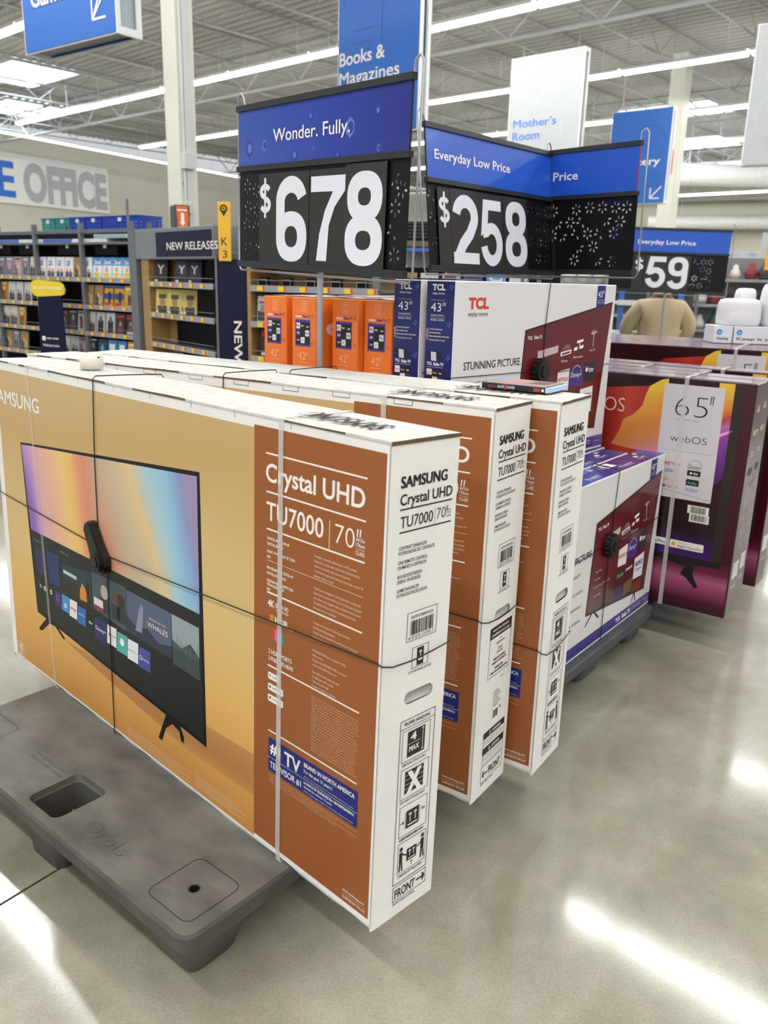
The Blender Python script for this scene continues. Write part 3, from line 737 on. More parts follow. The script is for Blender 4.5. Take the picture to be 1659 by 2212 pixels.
def tcl_left(mb, D=0.115):
    f = left(0, D)
    mb.rect(f, 0.002, 0.004, D - 0.002, 0.656, NAVY)
    mb.text(f, 'TCL', 0.024, 0.630, 0.052, 0.018, INKW, 0.05); mb.text(f, 'enjoy more', 0.025, 0.617, 0.048, 0.0065, INKW, 0.02)
    mb.text(f, '43', 0.020, 0.564, 0.042, 0.028, INKW, 0.0); mb.text(f, '"', 0.066, 0.564, 0.014, 0.028, INKW, 0.02)
    for y in (0.598, 0.549, 0.543): mb.rect(f, 0.020, y, 0.078, y + 0.0007, INKW, 0.0008)
    mb.text(f, 'DIAGONALLY MEASURED', 0.021, 0.551, 0.052, 0.0035, INKW); mb.text(f, 'MODEL: 43S431', 0.021, 0.535, 0.055, 0.005, INKW, 0.01)
    mb.rect(f, 0.0125, 0.472, 0.0135, 0.512, INKW, 0.0008)
    mb.text(F(f.p(0.0095, 0.474), (0, 0, 1), (0, 1, 0)), '4-SERIES', 0, 0, 0.034, 0.0050, INKW, 0.01, 0.0009)
    for y, t, w in ((0.506, '4K UHD PICTURE QUALITY', .055), (0.495, 'HIGH DYNAMIC RANGE', .047), (0.484, 'SIMPLE, PERSONALIZED HOME SCREEN', .082), (0.472, 'ADVANCED DIGITAL TV TUNER', .065)):
        mb.text(f, t, 0.017, y, w, 0.0042, INKW, 0.02)
    mb.text(f, 'TCL', 0.012, 0.395, 0.022, 0.009, INKW, 0.04); mb.text(f, 'Roku TV', 0.040, 0.394, 0.042, 0.010, INKW, 0.04)
    mb.rect(f, 0.012, 0.388, 0.080, 0.3888, INKW, 0.0008)
    for i, row in enumerate((('e8e2dc', '1c1e26', '101114'), ('121214', 'e8e4e2', '4a2f80'), ('2b6c4a', '1d2b66', '18181b'))):
        for j, c in enumerate(row): mb.rect(f, 0.012 + j * .024, 0.360 - i * .024, 0.034 + j * .024, 0.382 - i * .024, ink(c), 0.0009)
    mb.text(f, 'NETFLIX', 0.014, 0.368, 0.018, 0.005, ink('c23b34'), 0.01, 0.0012); mb.text(f, 'Disney+', 0.038, 0.368, 0.018, 0.005, INKW, 0.0, 0.0012); mb.text(f, 'tv', 0.064, 0.367, 0.012, 0.007, INKW, 0.02, 0.0012)
    for x, y in ((0.098, 0.640), (0.094, 0.525), (0.096, 0.422), (0.098, 0.200)):
        mb.line(f, x, y - .010, x + .010, y + .006, 0.0022, ink('6e86c8'), 0.0008); mb.line(f, x - .007, y - .006, x + .003, y + .009, 0.0018, ink('6e86c8'), 0.0008)
    # hand hole
    mb.poly(f, rrect(0.010, 0.410, 0.072, 0.440, 0.0145, 5), ink('0b1440'), 0.0007)
    mb.poly(f, [(0.030, 0.409), (0.052, 0.408), (0.050, 0.436), (0.028, 0.437)], ink('d9d9d6'), 0.0020)

def tcl_front(mb, W=1.055):
    f = front()
    mb.text(f, 'TCL', 0.072, 0.575, 0.110, 0.034, REDI, 0.05)
    mb.text(f, 'enjoy more', 0.072, 0.551, 0.106, 0.015, INKK, 0.0)
    mb.text(f, 'STUNNING PICTURE.', 0.060, 0.380, 0.335, 0.027, INKK, 0.008); mb.text(f, '4K UHD PICTURE QUALITY', 0.100, 0.326, 0.21, 0.014, INKG, 0.0)
    for y, t in ((0.258, 'SIMPLE HOME SCREEN'), (0.200, 'STREAMING CHANNELS'), (0.142, 'ADVANCED TV TUNER')): mb.text(f, t, 0.110, y, 0.23, 0.012, INKG, 0.0)
    mb.rect(f, 0.901, 0.575, 0.966, 0.656, BLUP); mb.text(f, '43', 0.908, 0.612, 0.034, 0.024, INKW, 0.0); mb.text(f, '"', 0.945, 0.612, 0.012, 0.024, INKW, 0.01)
    mb.rect(f, 0.906, 0.600, 0.958, 0.601, INKW, 0.0009); mb.text(f, 'MODEL: 43S431', 0.907, 0.590, 0.05, 0.004, INKW, 0.0)
    # picture of the television
    mb.poly(f, [(0.385, 0.146), (0.975, 0.090), (1.034, 0.595), (0.410, 0.499)], ink('2a1a1c'), 0.0009)
    mb.poly(f, [(0.392, 0.154), (0.970, 0.100), (1.028, 0.587), (0.415, 0.493)], TSCR, 0.0013)
    for q in ([(0.448, 0.150), (0.388, 0.106), (0.394, 0.102), (0.458, 0.146)], [(0.448, 0.150), (0.503, 0.104), (0.513, 0.108), (0.462, 0.150)],
              [(0.862, 0.105), (0.836, 0.063), (0.842, 0.062), (0.870, 0.102)], [(0.862, 0.105), (0.880, 0.062), (0.888, 0.065), (0.872, 0.104)]):
        mb.poly(f, q, ink('2b2b30'), 0.0010)
    k = 0.0017
    mb.text(f, 'TCL', 0.427, 0.466, 0.032, 0.011, INKW, 0.03, k); mb.text(f, 'Roku TV', 0.470, 0.467, 0.052, 0.012, INKW, 0.03, k)
    mb.poly(f, [(0.500, 0.394), (0.638, 0.412), (0.640, 0.438), (0.500, 0.422)], ink('cdb6b6'), k)
    mb.poly(f, [(0.660, 0.396), (0.736, 0.404), (0.736, 0.420), (0.660, 0.412)], INKW, k); mb.poly(f, [(0.668, 0.400), (0.728, 0.407), (0.728, 0.414), (0.668, 0.407)], ink('5e1420'), k + .0004)
    mb.poly(f, [(0.664, 0.418), (0.735, 0.424), (0.715, 0.440), (0.690, 0.438)], ink('8d5a60'), k)
    mb.poly(f, [(0.775, 0.440), (0.822, 0.446), (0.822, 0.456), (0.775, 0.450)], INKW, k); mb.rect(f, 0.795, 0.420, 0.800, 0.446, INKW, k); mb.poly(f, [(0.757, 0.412), (0.782, 0.416), (0.782, 0.428), (0.757, 0.424)], INKW, k); mb.poly(f, [(0.800, 0.418), (0.826, 0.422), (0.826, 0.434), (0.800, 0.430)], INKW, k)
    mb.rect(f, 0.900, 0.425, 0.903, 0.478, INKW, k)
    for j in range(4): mb.line(f, 0.882 + j * .008, 0.470, 0.888 + j * .010, 0.486, 0.002, INKW, k)
    mb.line(f, 0.878, 0.474, 0.928, 0.480, 0.002, INKW, k)
    mb.text(f, 'Cable box', 0.668, 0.374, 0.045, 0.009, INKW, 0.0, k); mb.text(f, 'Game console', 0.756, 0.385, 0.07, 0.009, INKW, 0.0, k); mb.text(f, 'Live TV', 0.880, 0.406, 0.04, 0.009, INKW, 0.0, k)
    for y, t in ((0.300, 'My Feed'), (0.270, 'Search'), (0.240, 'Streaming Channels'), (0.205, 'Settings')): mb.text(f, t, 0.440, y, 0.008 * len(t), 0.009, ink('d8c4c6'), 0.0, k)
    def tile(x0, y0, x1, y1, c, off=k): mb.poly(f, [(x0, y0), (x1, y0 - .006), (x1, y1 - .004), (x0, y1 - .012)], ink(c), off)
    tile(0.650, 0.270, 0.735, 0.352, 'ece6e6'); mb.text(f, 'NETFLIX', 0.655, 0.302, 0.076, 0.015, ink('c4382f'), 0.02, k + .0006)
    tile(0.742, 0.280, 0.838, 0.362, '433087'); mb.text(f, 'Disney+', 0.748, 0.312, 0.080, 0.018, INKW, 0.0, k + .0006)
    mb.ring(f, 0.79, 0.318, 0.038, 0.002, INKW, k + .0006, 24, 20, 160); tile(0.848, 0.290, 0.940, 0.372, '2a2030')
    mb.poly(f, circ(0.868, 0.337, 0.011, 12), INKW, k + .0006); mb.text(f, 'tv', 0.883, 0.325, 0.040, 0.022, INKW, 0.02, k + .0006)
    mb.text(f, 'hulu', 0.655, 0.222, 0.062, 0.018, ink('4fae5a'), 0.03, k + .0006); mb.text(f, 'peacock', 0.740, 0.230, 0.070, 0.014, INKW, 0.02, k)
    tile(0.830, 0.170, 0.930, 0.272, 'ece8ea'); mb.text(f, 'ROKU', 0.842, 0.222, 0.075, 0.020, PURP, 0.04, k + .0006); mb.text(f, 'Channel', 0.844, 0.200, 0.070, 0.012, PURP, 0.0, k + .0006)
    tile(0.735, 0.130, 0.825, 0.190, '6d5c34'); tile(0.828, 0.110, 0.925, 0.165, '7d2a1e'); tile(0.640, 0.140, 0.728, 0.190, '46305e'); tile(0.640, 0.205, 0.725, 0.262, '44161f', k - .0002); tile(0.740, 0.205, 0.826, 0.268, '4c161f', k - .0002)
    mb.rect(f, 0.004, 0.012, 1.050, 0.057, TBAND); mb.text(f, 'TCL', 0.690, 0.024, 0.050, 0.018, INKW, 0.05, 0.0012); mb.text(f, 'Roku TV', 0.755, 0.024, 0.085, 0.020, INKW, 0.05, 0.0012)
    mb.rect(f, 0.852, 0.020, 0.8535, 0.048, INKW, 0.0012)
    for y in (0.040, 0.029): mb.text(f, 'Thousands of streaming', 0.862, y, 0.09, 0.006, INKW, 0.0, 0.0012)
    mb.frame(f, 0.975, 0.020, 1.035, 0.050, 0.0015, ink('b8a8e0'), 0.0012); mb.text(f, '4K HDR', 0.985, 0.031, 0.04, 0.008, INKW, 0.0, 0.0012)

def tcl_top(mb, W=1.055, D=0.115, H=0.66):
    f = top(W, D, H)
    mb.rect(f, 0.003, 0.003, W - 0.003, D - 0.003, TTOP)
    for x, y, w in ((0.06, 0.02, .10), (0.20, 0.06, .12), (0.36, 0.03, .11), (0.56, 0.07, .06), (0.66, 0.03, .12), (0.86, 0.04, .08)):
        mb.text(f, 'TCL  Roku TV', x, y, w, 0.012, INKW, 0.02); mb.rect(f, x, y - 0.008, x + w, y - 0.006, ink('b9c4ee'), 0.0008)
    mb.rect(f, 0.600, 0.055, 0.680, 0.100, INKW, 0.0008); mb.rect(f, 0.612, 0.062, 0.640, 0.090, ink('5b4aa6'), 0.0012)
    mb.rect(f, 0.880, 0.060, 0.915, 0.075, INKW, 0.0008); mb.rect(f, 0.93, 0.085, 0.96, 0.098, INKW, 0.0008)
    for k in range(5): mb.rect(f, 0.30 + k * .05, 0.082, 0.335 + k * .05, 0.104, ink(('c8d2f2', '8b9ada', 'e4e6f4', '6e7fd0', 'b4bfe8')[k]), 0.0008)

def tcl(label, corner, yaw, z, W=1.055, D=0.115, H=0.66, right_corner=True):
    c = V(corner) - (dirv(yaw) * W if right_corner else V((0, 0, 0)))
    r = thing('television_carton', label, 'television box', (c.x, c.y, z), yaw_rz(yaw), 'white and blue 43 inch television boxes')
    mb = MB()
    mb.box(0, 0, 0, W, D, H, TWHT, 0.003)
    tcl_left(mb, D); tcl_front(mb, W); tcl_top(mb, W, D, H)
    mb.build('carton_body', r)
    s = MB()     # crumpled lid flap at the left end
    s.box(0.004, 0.006, H + 0.0012, 0.14, D - 0.006, H + 0.005, NAVY, 0.001)
    s.build('lid_flap', r)
    return r
TZ = 0.142
tl = tcl('nearest lower television box, white with a dark red screen picture, on the grey pallet', (1.155, 3.352, 0), 37.5, TZ)
xh, yh = dirv(37.5), V((-math.cos(math.radians(37.5)), math.sin(math.radians(37.5)), 0))
base = V((1.155, 3.352, 0))
lows = []
for k, dx in enumerate((-0.10, -0.05, -0.08)):
    p = base + xh * dx + yh * (0.122 * (k + 1))
    lows.append(tcl(('second lower blue-topped television box, just behind the nearest lower one', 'lower blue-topped television box under the upper boxes, third from the aisle', 'lower blue-topped television box under the upper boxes, fourth from the aisle', 'lower blue-topped television box at the back of the bottom layer')[k], p, 37.5, TZ))
tu = tcl('upper white television box with a red logo and STUNNING PICTURE print', (0.910, 3.442, 0), 42, TZ + 0.663)
yh2 = V((-math.cos(math.radians(42)), math.sin(math.radians(42)), 0))
tu2 = tcl('upper television box beside the orange boxes, only its narrow blue end showing', V((0.910, 3.442, 0)) + yh2 * 0.130 - dirv(42) * 0.01, 42, TZ + 0.663)
wrap('round black alarm puck on a thin cable around the upper white television box', tu, 0.115, 0.66, 1.055, (0.537, 0.545), (0.36, 0.35, 0.352), 0.505, 0.352, 0, None, 0.06, 0.0)
wrap('round black alarm puck on a thin cable around the nearest lower television box', tl, 0.115, 0.66, 1.055, (0.555, 0.545), (0.39, 0.39, 0.388), 0.530, 0.391, 0, None, 0.06, 0.0)

# ------------------------------------------------------------------ orange boxes
ORG = M('orange_board', 'ee7a2b', 0.35, var=0.04, scale=4, coat=0.2)
PINKW = M('white_shrink_wrap', 'f0d4cc', 0.25, var=0.12, scale=12, coat=0.3, bump=0.2, bscale=20)
def orange(label, loc, yaw, wrap_top=True):
    W, D, H = 0.95, 0.130, 0.625
    r = thing('television_carton', label, 'television box', loc, yaw_rz(yaw), 'orange 42 inch television boxes')
    mb = MB()
    mb.box(0, 0, 0, W, D, H, ORG, 0.003)
    f = left(0, D)
    s = D / 0.135
    LT = ink('ffc9a0')
    mb.frame(f, 0.052, 0.575, 0.084, 0.613, 0.0012, LT)
    for x in (0.062, 0.074): mb.line(f, x, 0.585, x, 0.606, 0.0022, LT); mb.line(f, x - .003, 0.603, x, 0.607, 0.0015, LT); mb.line(f, x + .003, 0.603, x, 0.607, 0.0015, LT)
    mb.rect(f, 0.058, 0.581, 0.078, 0.583, LT, 0.0008)
    mb.text(f, 'onn.', 0.022, 0.556, 0.036, 0.008, INKW, 0.05); mb.text(f, 'Roku TV', 0.062, 0.556, 0.042, 0.009, PURP, 0.03)
    mb.rect(f, 0.020, 0.455, 0.102, 0.548, PURP, 0.0008); mb.rect(f, 0.024, 0.462, 0.098, 0.540, ink('14141c'), 0.0010)
    cs = (('e6e2e0', '15161e', '0e0f12'), ('3a2a80', '14151a', 'e2e0e6'), ('14151a', 'e4e4e4', '101a14'))
    for i in range(3):
        for j in range(3): mb.rect(f, 0.026 + j * .0245, 0.516 - i * .025, 0.0475 + j * .0245, 0.537 - i * .025, ink(cs[i][j]), 0.0013)
    for t, x, y, c in (('NETFLIX', .027, .524, 'c23b34'), ('Disney+', .052, .524, 'f4f0ea'), ('tv', .081, .522, 'f4f0ea'), ('HBO', .030, .498, 'f4f0ea'), ('Roku', .078, .499, '4a3598'), ('CW', .030, .473, 'f4f0ea'), ('T', .057, .472, 'c23b34')):
        mb.text(f, t, x, y, 0.016 if len(t) > 1 else 0.008, 0.007, ink(c), 0.02, 0.0017)
    mb.text(f, '42', 0.038, 0.408, 0.038, 0.028, LT, -0.01); mb.text(f, '"', 0.078, 0.408, 0.008, 0.028, LT, 0.0); mb.rect(f, 0.036, 0.398, 0.086, 0.3995, LT, 0.0008)
    mb.text(f, '1080p', 0.034, 0.366, 0.056, 0.022, LT, -0.01)
    for y in (0.56, 0.47, 0.38): mb.ring(f, 0.116, y, 0.006, 0.002, ink('c8591a'), 0.0008); mb.line(f, 0.110, y, 0.122, y + .008, 0.0015, ink('c8591a'))
    mb.poly(f, rrect(0.036, 0.318, 0.100, 0.350, 0.013, 5), ink('1a0d06'), 0.0010)
    ff = front()
    mb.text(ff, 'onn.', 0.05, 0.50, 0.22, 0.055, INKW, 0.06); mb.poly(ff, rrect(0.30, 0.06, 0.92, 0.42, 0.01), ink('20161a'), 0.0008)
    mb.build('carton_body', r)
    if wrap_top:
        w = MB()
        nx, ny = 24, 4
        vs = [(0.01 + (W - .02) * i / nx, 0.004 + (D - .008) * j / ny, H + 0.002 + 0.006 * abs(noise.noise(V((i * .4, j * .7, loc[0] * 5))))) for i in range(nx + 1) for j in range(ny + 1)]
        w.add(vs, [(i * (ny + 1) + j, (i + 1) * (ny + 1) + j, (i + 1) * (ny + 1) + j + 1, i * (ny + 1) + j + 1) for i in range(nx) for j in range(ny)], PINKW, True)
        w.build('shrink_wrap', r)
    return r
OC = [(-0.467, 3.165), (-0.350, 3.052), (-0.200, 2.980), (-0.085, 2.905)]
OL = ['leftmost orange 42 inch television box', 'second orange television box from the left', 'third orange television box from the left, behind the sign pole', 'rightmost orange television box, touching the blue boxes']
oy = 44
od = V((-math.cos(math.radians(oy)), math.sin(math.radians(oy)), 0))
for k, (x, y) in enumerate(OC):
    c = V((x, y, 0)) - od * 0.130           # given point is the rear left corner of the end face
    orange(OL[k], (c.x, c.y, 0.770), oy)
    orange('lower orange box under the ' + OL[k].split(' orange')[0].replace('leftmost', 'leftmost') + ' upper orange box', (c.x, c.y, 0.143), oy, False)
# ------------------------------------------------------------------ maroon 65 inch boxes
MAR = M('maroon_gloss_board', '3e061a', 0.3, var=0.12, scale=2, coat=0.12, bump=0.05, bscale=12)
MARE = M('maroon_end_board', '4a2330', 0.35, var=0.10, scale=3, coat=0.15)
MART = M('maroon_top_wrap', '6b3a48', 0.18, var=0.35, scale=14, coat=0.5, bump=0.35, bscale=14, col2='b79aa4', stretch=(0.6, 6, 1))
LGF = ramp_mat('maroon_to_pink_print', 'Z', 0.0, 0.32, [(0, '120307'), (0.18, '2a0612'), (0.36, '4a0e26'), (0.55, '96406a'), (0.66, 'ac5a80'), (0.8, '6c1e3e'), (1, '40091c')], rough=0.28, warp=0.10, wscale=1.5, coat=0.1, skew=0.05, skew_axis='X')
LGR = ramp_mat('red_fold_print', 'X', 0.75, 1.25, [(0, '4a0d12'), (0.3, '7c1a18'), (0.5, 'a82a22'), (0.7, 'c8402e'), (0.85, 'b03028'), (1, 'd2603a')], rough=0.3, warp=0.35, wscale=4, streak=(1, 1, 0.4), coat=0.3)
LGO = ramp_mat('orange_fold_print', 'Z', 0.25, 0.56, [(0, 'e08fa0'), (0.12, 'd98a55'), (0.35, 'df8a34'), (0.6, 'e9a63c'), (0.85, 'efc63e'), (1, 'f0cd45')], rough=0.3, warp=0.10, wscale=9, streak=(0.3, 1, 1.4), skew=-0.35, skew_axis='X', coat=0.3)
LGP = ramp_mat('purple_fold_print', 'Z', -0.38, 0.07, [(0, '3a0e52'), (0.3, '6a1f86'), (0.5, '8a2f9c'), (0.62, 'c06ab0'), (0.7, 'b8402f'), (0.8, 'd98a3a'), (1, 'efc63e')], rough=0.3, warp=0.12, wscale=6, skew=-0.6, skew_axis='X', coat=0.3)
LGS = ramp_mat('dark_picture_print', 'Z', 0.2, 0.95, [(0, '46107a'), (0.10, '370c56'), (0.2, '230512'), (0.5, '30050c'), (0.8, '3c080e'), (1, '26060d')], rough=0.28, warp=0.12, wscale=2, coat=0.1)
LBW = M('pale_label_print', 'dcd6dc', 0.35, var=0.05, scale=3, coat=0.2)
REDD = ink('b01c48')
def lg(label, corner, yaw, z, W=1.58, D=0.142, H=0.97, detail=True, group='maroon 65 inch television boxes'):
    c = V(corner) - dirv(yaw) * W
    r = thing('television_carton', label, 'television box', (c.x, c.y, z), yaw_rz(yaw), group)
    mb = MB()
    mb.box(0, 0, 0, W, D, H, MAR, 0.004)
    f = front()
    mb.rect(f, 0.005, 0.006, W - 0.006, H - 0.006, LGF, 0.0006)
    # picture of the television
    mb.rect(f, 0.30, 0.207, 1.536, 0.963, ink('16080e'), 0.0010)
    mb.rect(f, 0.32, 0.232, 1.511, 0.963, LGS, 0.0013)
    mb.poly(f, [(0.60, 0.60), (1.0, 0.62), (1.24, 0.60), (1.24, 0.955), (1.16, 0.925), (0.95, 0.90), (0.80, 0.80), (0.62, 0.72)], LGR, 0.0016)
    mb.poly(f, [(1.022, 0.665), (1.10, 0.655), (1.24, 0.648), (1.24, 0.962), (1.21, 0.955), (1.165, 0.925), (1.150, 0.885), (1.142, 0.845), (1.128, 0.825), (1.105, 0.80), (1.065, 0.775), (1.05, 0.72)], LGO, 0.0019)
    mb.poly(f, [(1.44, 0.52), (1.511, 0.60), (1.511, 0.963), (1.44, 0.963)], LGP, 0.0016)
    mb.poly(f, [(1.44, 0.735), (1.511, 0.775), (1.511, 0.785), (1.44, 0.752)], ink('e9a6d0'), 0.0019)
    mb.rect(f, 1.500, 0.232, 1.538, 0.963, ink('2c201e'), 0.0019)
    mb.text(f, 'webOS', 0.84, 0.806, 0.225, 0.062, ink('f2dcd8'), -0.012, 0.0022)
    mb.poly(f, rrect(1.225, 0.474, 1.466, 0.943, 0.006, 3), LBW, 0.0024)
    k = 0.0028
    mb.text(f, '65', 1.278, 0.815, 0.130, 0.092, INKK, -0.026, k); mb.text(f, '"', 1.412, 0.815, 0.016, 0.092, INKK, 0.0, k); mb.text(f, 'Class / 65 pulgadas en diagonal', 1.285, 0.800, 0.095, 0.006, INKG, 0.0, k)
    mb.text(f, 'webOS', 1.272, 0.710, 0.148, 0.030, INKK, -0.012, k); mb.rect(f, 1.250, 0.672, 1.445, 0.673, INKG, k)
    mb.text(f, 'NETFLIX', 1.262, 0.610, 0.066, 0.014, ink('c03038'), 0.02, k); mb.text(f, 'Disney+', 1.358, 0.606, 0.056, 0.018, INKK, 0.0, k); mb.ring(f, 1.386, 0.612, 0.030, 0.0016, INKG, k, 24, 20, 150)
    mb.text(f, 'sling', 1.266, 0.580, 0.056, 0.018, ink('3f8ed0'), 0.01, k)
    mb.rect(f, 1.358, 0.577, 1.412, 0.600, INKK, k); mb.text(f, 'tv', 1.383, 0.583, 0.020, 0.012, INKW, 0.02, k + .0004); mb.poly(f, circ(1.374, 0.588, 0.005, 10), INKW, k + .0004)
    mb.rect(f, 1.358, 0.536, 1.410, 0.562, INKK, k); mb.text(f, 'hulu', 1.366, 0.543, 0.036, 0.011, ink('4fc08a'), 0.02, k + .0004)
    mb.ring(f, 1.272, 0.550, 0.006, 0.004, ink('e0963a'), k); mb.text(f, 'LG Channels', 1.282, 0.547, 0.046, 0.006, ink('d09a58'), 0.0, k)
    mb.rect(f, 1.262, 0.516, 1.276, 0.526, ink('d03038'), k); mb.text(f, 'YouTube', 1.280, 0.515, 0.046, 0.011, INKG, 0.02, k); mb.text(f, 'VUDU', 1.358, 0.511, 0.050, 0.014, ink('3a6ad0'), 0.01, k)
    mb.line(f, 1.27, 0.506, 1.462, 0.484, 0.0014, INKG, k)
    mb.poly(f, [(1.378, 0.421), (1.464, 0.421), (1.464, 0.456), (1.378, 0.456)], INKW, k); barcode(mb, f, 1.390, 0.424, 1.454, 0.452, INKK, k + .0004, 4)
    mb.poly(f, [(1.389, 0.386), (1.469, 0.386), (1.469, 0.421), (1.389, 0.421)], INKW, k); barcode(mb, f, 1.396, 0.392, 1.464, 0.418, INKK, k + .0004, 8)
    mb.poly(f, rrect(1.323, 0.262, 1.463, 0.296, 0.005, 4), INKW, k); mb.text(f, 'Apple HomeKit', 1.355, 0.268, 0.100, 0.012, INKK, 0.0, k + .0004); mb.text(f, 'Works with', 1.356, 0.284, 0.04, 0.005, INKG, 0.0, k + .0004)
    mb.poly(f, [(1.330, 0.270), (1.346, 0.270), (1.346, 0.282), (1.338, 0.290), (1.330, 0.282)], ink('e9a63c'), k + .0004)
    mb.poly(f, rrect(1.200, 0.265, 1.311, 0.296, 0.005, 4), INKW, k); mb.text(f, 'AirPlay', 1.245, 0.273, 0.060, 0.013, INKK, 0.01, k + .0004)
    mb.poly(f, [(1.262, 0.207), (1.46, 0.207), (1.435, 0.197), (1.432, 0.160), (1.459, 0.110), (1.446, 0.103), (1.405, 0.142), (1.384, 0.150), (1.384, 0.163), (1.398, 0.190)], ink('16080e'), 0.0012)
    e = right(W)
    mb.rect(e, 0.004, 0.008, D - 0.004, H - 0.008, MARE, 0.0006)
    mb.poly(e, circ(0.030, 0.870, 0.011, 16), REDD, 0.001); mb.text(e, 'LG', 0.046, 0.858, 0.036, 0.024, INKW, 0.02, 0.001)
    mb.text(e, 'UHD TV', 0.036, 0.766, 0.068, 0.020, INKW, 0.02, 0.001); mb.text(e, '65UN', 0.045, 0.690, 0.03, 0.008, INKW, 0.0); mb.rect(e, 0.040, 0.680, 0.100, 0.6812, INKW, 0.0008)
    mb.poly(e, rrect(0.040, 0.600, 0.100, 0.632, 0.014, 5), ink('120407'), 0.001)
    for y in (0.53, 0.46, 0.40, 0.34, 0.29): mb.frame(e, 0.050, y, 0.095, y + 0.045, 0.002, ink('b79aa4'), 0.0008); mb.rect(e, 0.06, y + .012, 0.085, y + .03, ink('a08890'), 0.0009)
    mb.rect(e, 0.030, 0.165, 0.112, 0.235, LBW, 0.0009); mb.text(e, '4K UHD', 0.04, 0.12, 0.06, 0.012, INKW, 0.0)
    for y in (0.215, 0.20, 0.185): mb.rect(e, 0.036, y, 0.104, y + .003, ink('8a8488'), 0.0012)
    t = top(W, D, H)
    mb.rect(t, 0.006, 0.004, W - 0.006, D - 0.004, MART, 0.0006)
    for k2 in range(14): mb.rect(t, 0.15 + k2 * 0.1, 0.012, 0.23 + k2 * 0.1, 0.018, ink('8c86c8'), 0.0009)
    mb.build('carton_body', r)
    s = MB(); w = 0.018; x = 1.313
    pts = [(0, -0.004, 0.0), (0, -0.0045, H * .5), (0, -0.004, H + .002), (0, 0.006, H + .007), (0, D - .006, H + .007), (0, D + .003, H), (0, D + .003, 0), (0, D, -.001), (0, 0, -.001)]
    vs = [(x + p[0] + dx, p[1], p[2]) for p in pts for dx in (-w / 2, w / 2)]; n = len(pts)
    s.add(vs, [(2 * i, 2 * i + 1, (2 * i + 3) % (2 * n), (2 * i + 2) % (2 * n)) for i in range(n)], STRAP)
    s.build('strap', r)
    return r
LC = V((1.42, 3.19, 0)); ly = -53 + 180
LY = V((-dirv(ly).y, dirv(ly).x, 0))
lg('nearest maroon 65 inch television box with the full label, resting on the blue pallet', LC, ly, 0.142)
lg('second maroon 65 inch television box, directly behind the nearest one', LC + LY * 0.150 - dirv(ly) * 0.012, ly, 0.142)
lg('third maroon 65 inch television box, set back so that only its top shows', LC + LY * 0.302 - dirv(ly) * 0.30, ly, 0.142)
lg('rearmost maroon television box of the near pallet, jutting out on the right', LC + LY * 0.490, ly, 0.142)
RC = V((2.085, 4.350, 0)); ry = 119.3
RY = V((-dirv(ry).y, dirv(ry).x, 0))
g2 = 'maroon 65 inch television boxes of the far pallet'
lg('front maroon television box of the far pallet, its label showing above the near boxes', RC, ry, 0.182, group=g2)
lg('maroon television box in the middle of the far pallet', RC + RY * 0.150, ry, 0.182, group=g2)
lg('third maroon television box of the far pallet, mostly hidden', RC + RY * 0.300, ry, 0.182, group=g2)
for k in (3, 4, 5): lg('maroon television box under the printer cartons on the far pallet', RC + RY * 0.150 * k, ry, 0.182, group='maroon boxes under the printer cartons')

# printer cartons and white wrapped bundles on the far pallet
PW = M('pale_printer_carton', 'dfe2ea', 0.5, var=0.03)
HPB = ink('2f8fd0')
def printer(label, x, y, z, yaw, W, D, H, txt):
    r = thing('printer_carton', label, 'printer box', (x, y, z), yaw_rz(yaw), 'white printer cartons on the far television boxes')
    mb = MB(); mb.box(0, 0, 0, W, D, H, PW, 0.002); f = front()
    mb.poly(f, circ(0.030, H - 0.035, 0.016, 20), HPB, 0.0008); mb.text(f, 'hp', 0.022, H - 0.040, 0.016, 0.013, INKW, 0.0, 0.0013, slant=0.2)
    mb.text(f, txt, 0.018, 0.020, W * 0.62, 0.017, INKG, 0.02)
    mb.build('carton_body', r); return r
hz = 0.182 + 0.97 + 0.003
printer('left printer carton printed with Spanish wording and a round blue logo', 1.905, 4.955, hz, 96, 0.105, 0.22, 0.098, 'Manténg')
printer('right printer carton printed Keep it simple beside a round blue logo', 2.016, 4.94, hz, 96, 0.46, 0.36, 0.098, 'Keep it simple')
WRAP = M('white_stretch_wrap', 'e6e8ea', 0.35, var=0.06, scale=6, bump=0.25, bscale=14, stretch=(1, 1, 3))
def bundle(label, x, y, z, rx_, ry_, h, rot):
    mb = MB()
    prof = [(0.0, 0.0), (0.92, 0.0), (1.0, 0.08), (1.02, 0.30), (1.0, 0.62), (0.97, 0.82), (0.88, 0.94), (0.65, 0.99), (0.0, 1.0)]
    n = 40; vs, fs = [], []
    for (r0, zz) in prof:
        for k in range(n):
            a = 2 * PI * k / n
            ca, sa = math.cos(a), math.sin(a)
            sq = (abs(ca) ** 3.2 + abs(sa) ** 3.2) ** (-1 / 3.2)
            w = 1 + 0.015 * noise.noise(V((ca * 2, sa * 2, zz * 5 + x)))
            vs.append((rx_ * r0 * ca * sq * w, ry_ * r0 * sa * sq * w, h * zz))
    for i in range(len(prof) - 1):
        for k in range(n):
            k2 = (k + 1) % n
            fs.append((i * n + k, i * n + k2, (i + 1) * n + k2, (i + 1) * n + k))
    mb.add(vs, fs, WRAP, True)
    tag(mb.build('wrapped_bundle', None, (x, y, z), rot), label, 'wrapped bundle', 'white wrapped bundles above the printer cartons')
bundle('lower white wrapped bundle at the left, on the printer cartons', 2.075, 5.06, hz + 0.100, 0.115, 0.10, 0.155, 0.1)
bundle('tall white wrapped bundle at the right, on the printer cartons', 2.33, 5.05, hz + 0.100, 0.125, 0.10, 0.250, 0.1)
bundle('small rounded white wrapped bundle peeking out behind the tall one', 2.17, 5.225, hz + 0.10, 0.06, 0.05, 0.215, 0.3)

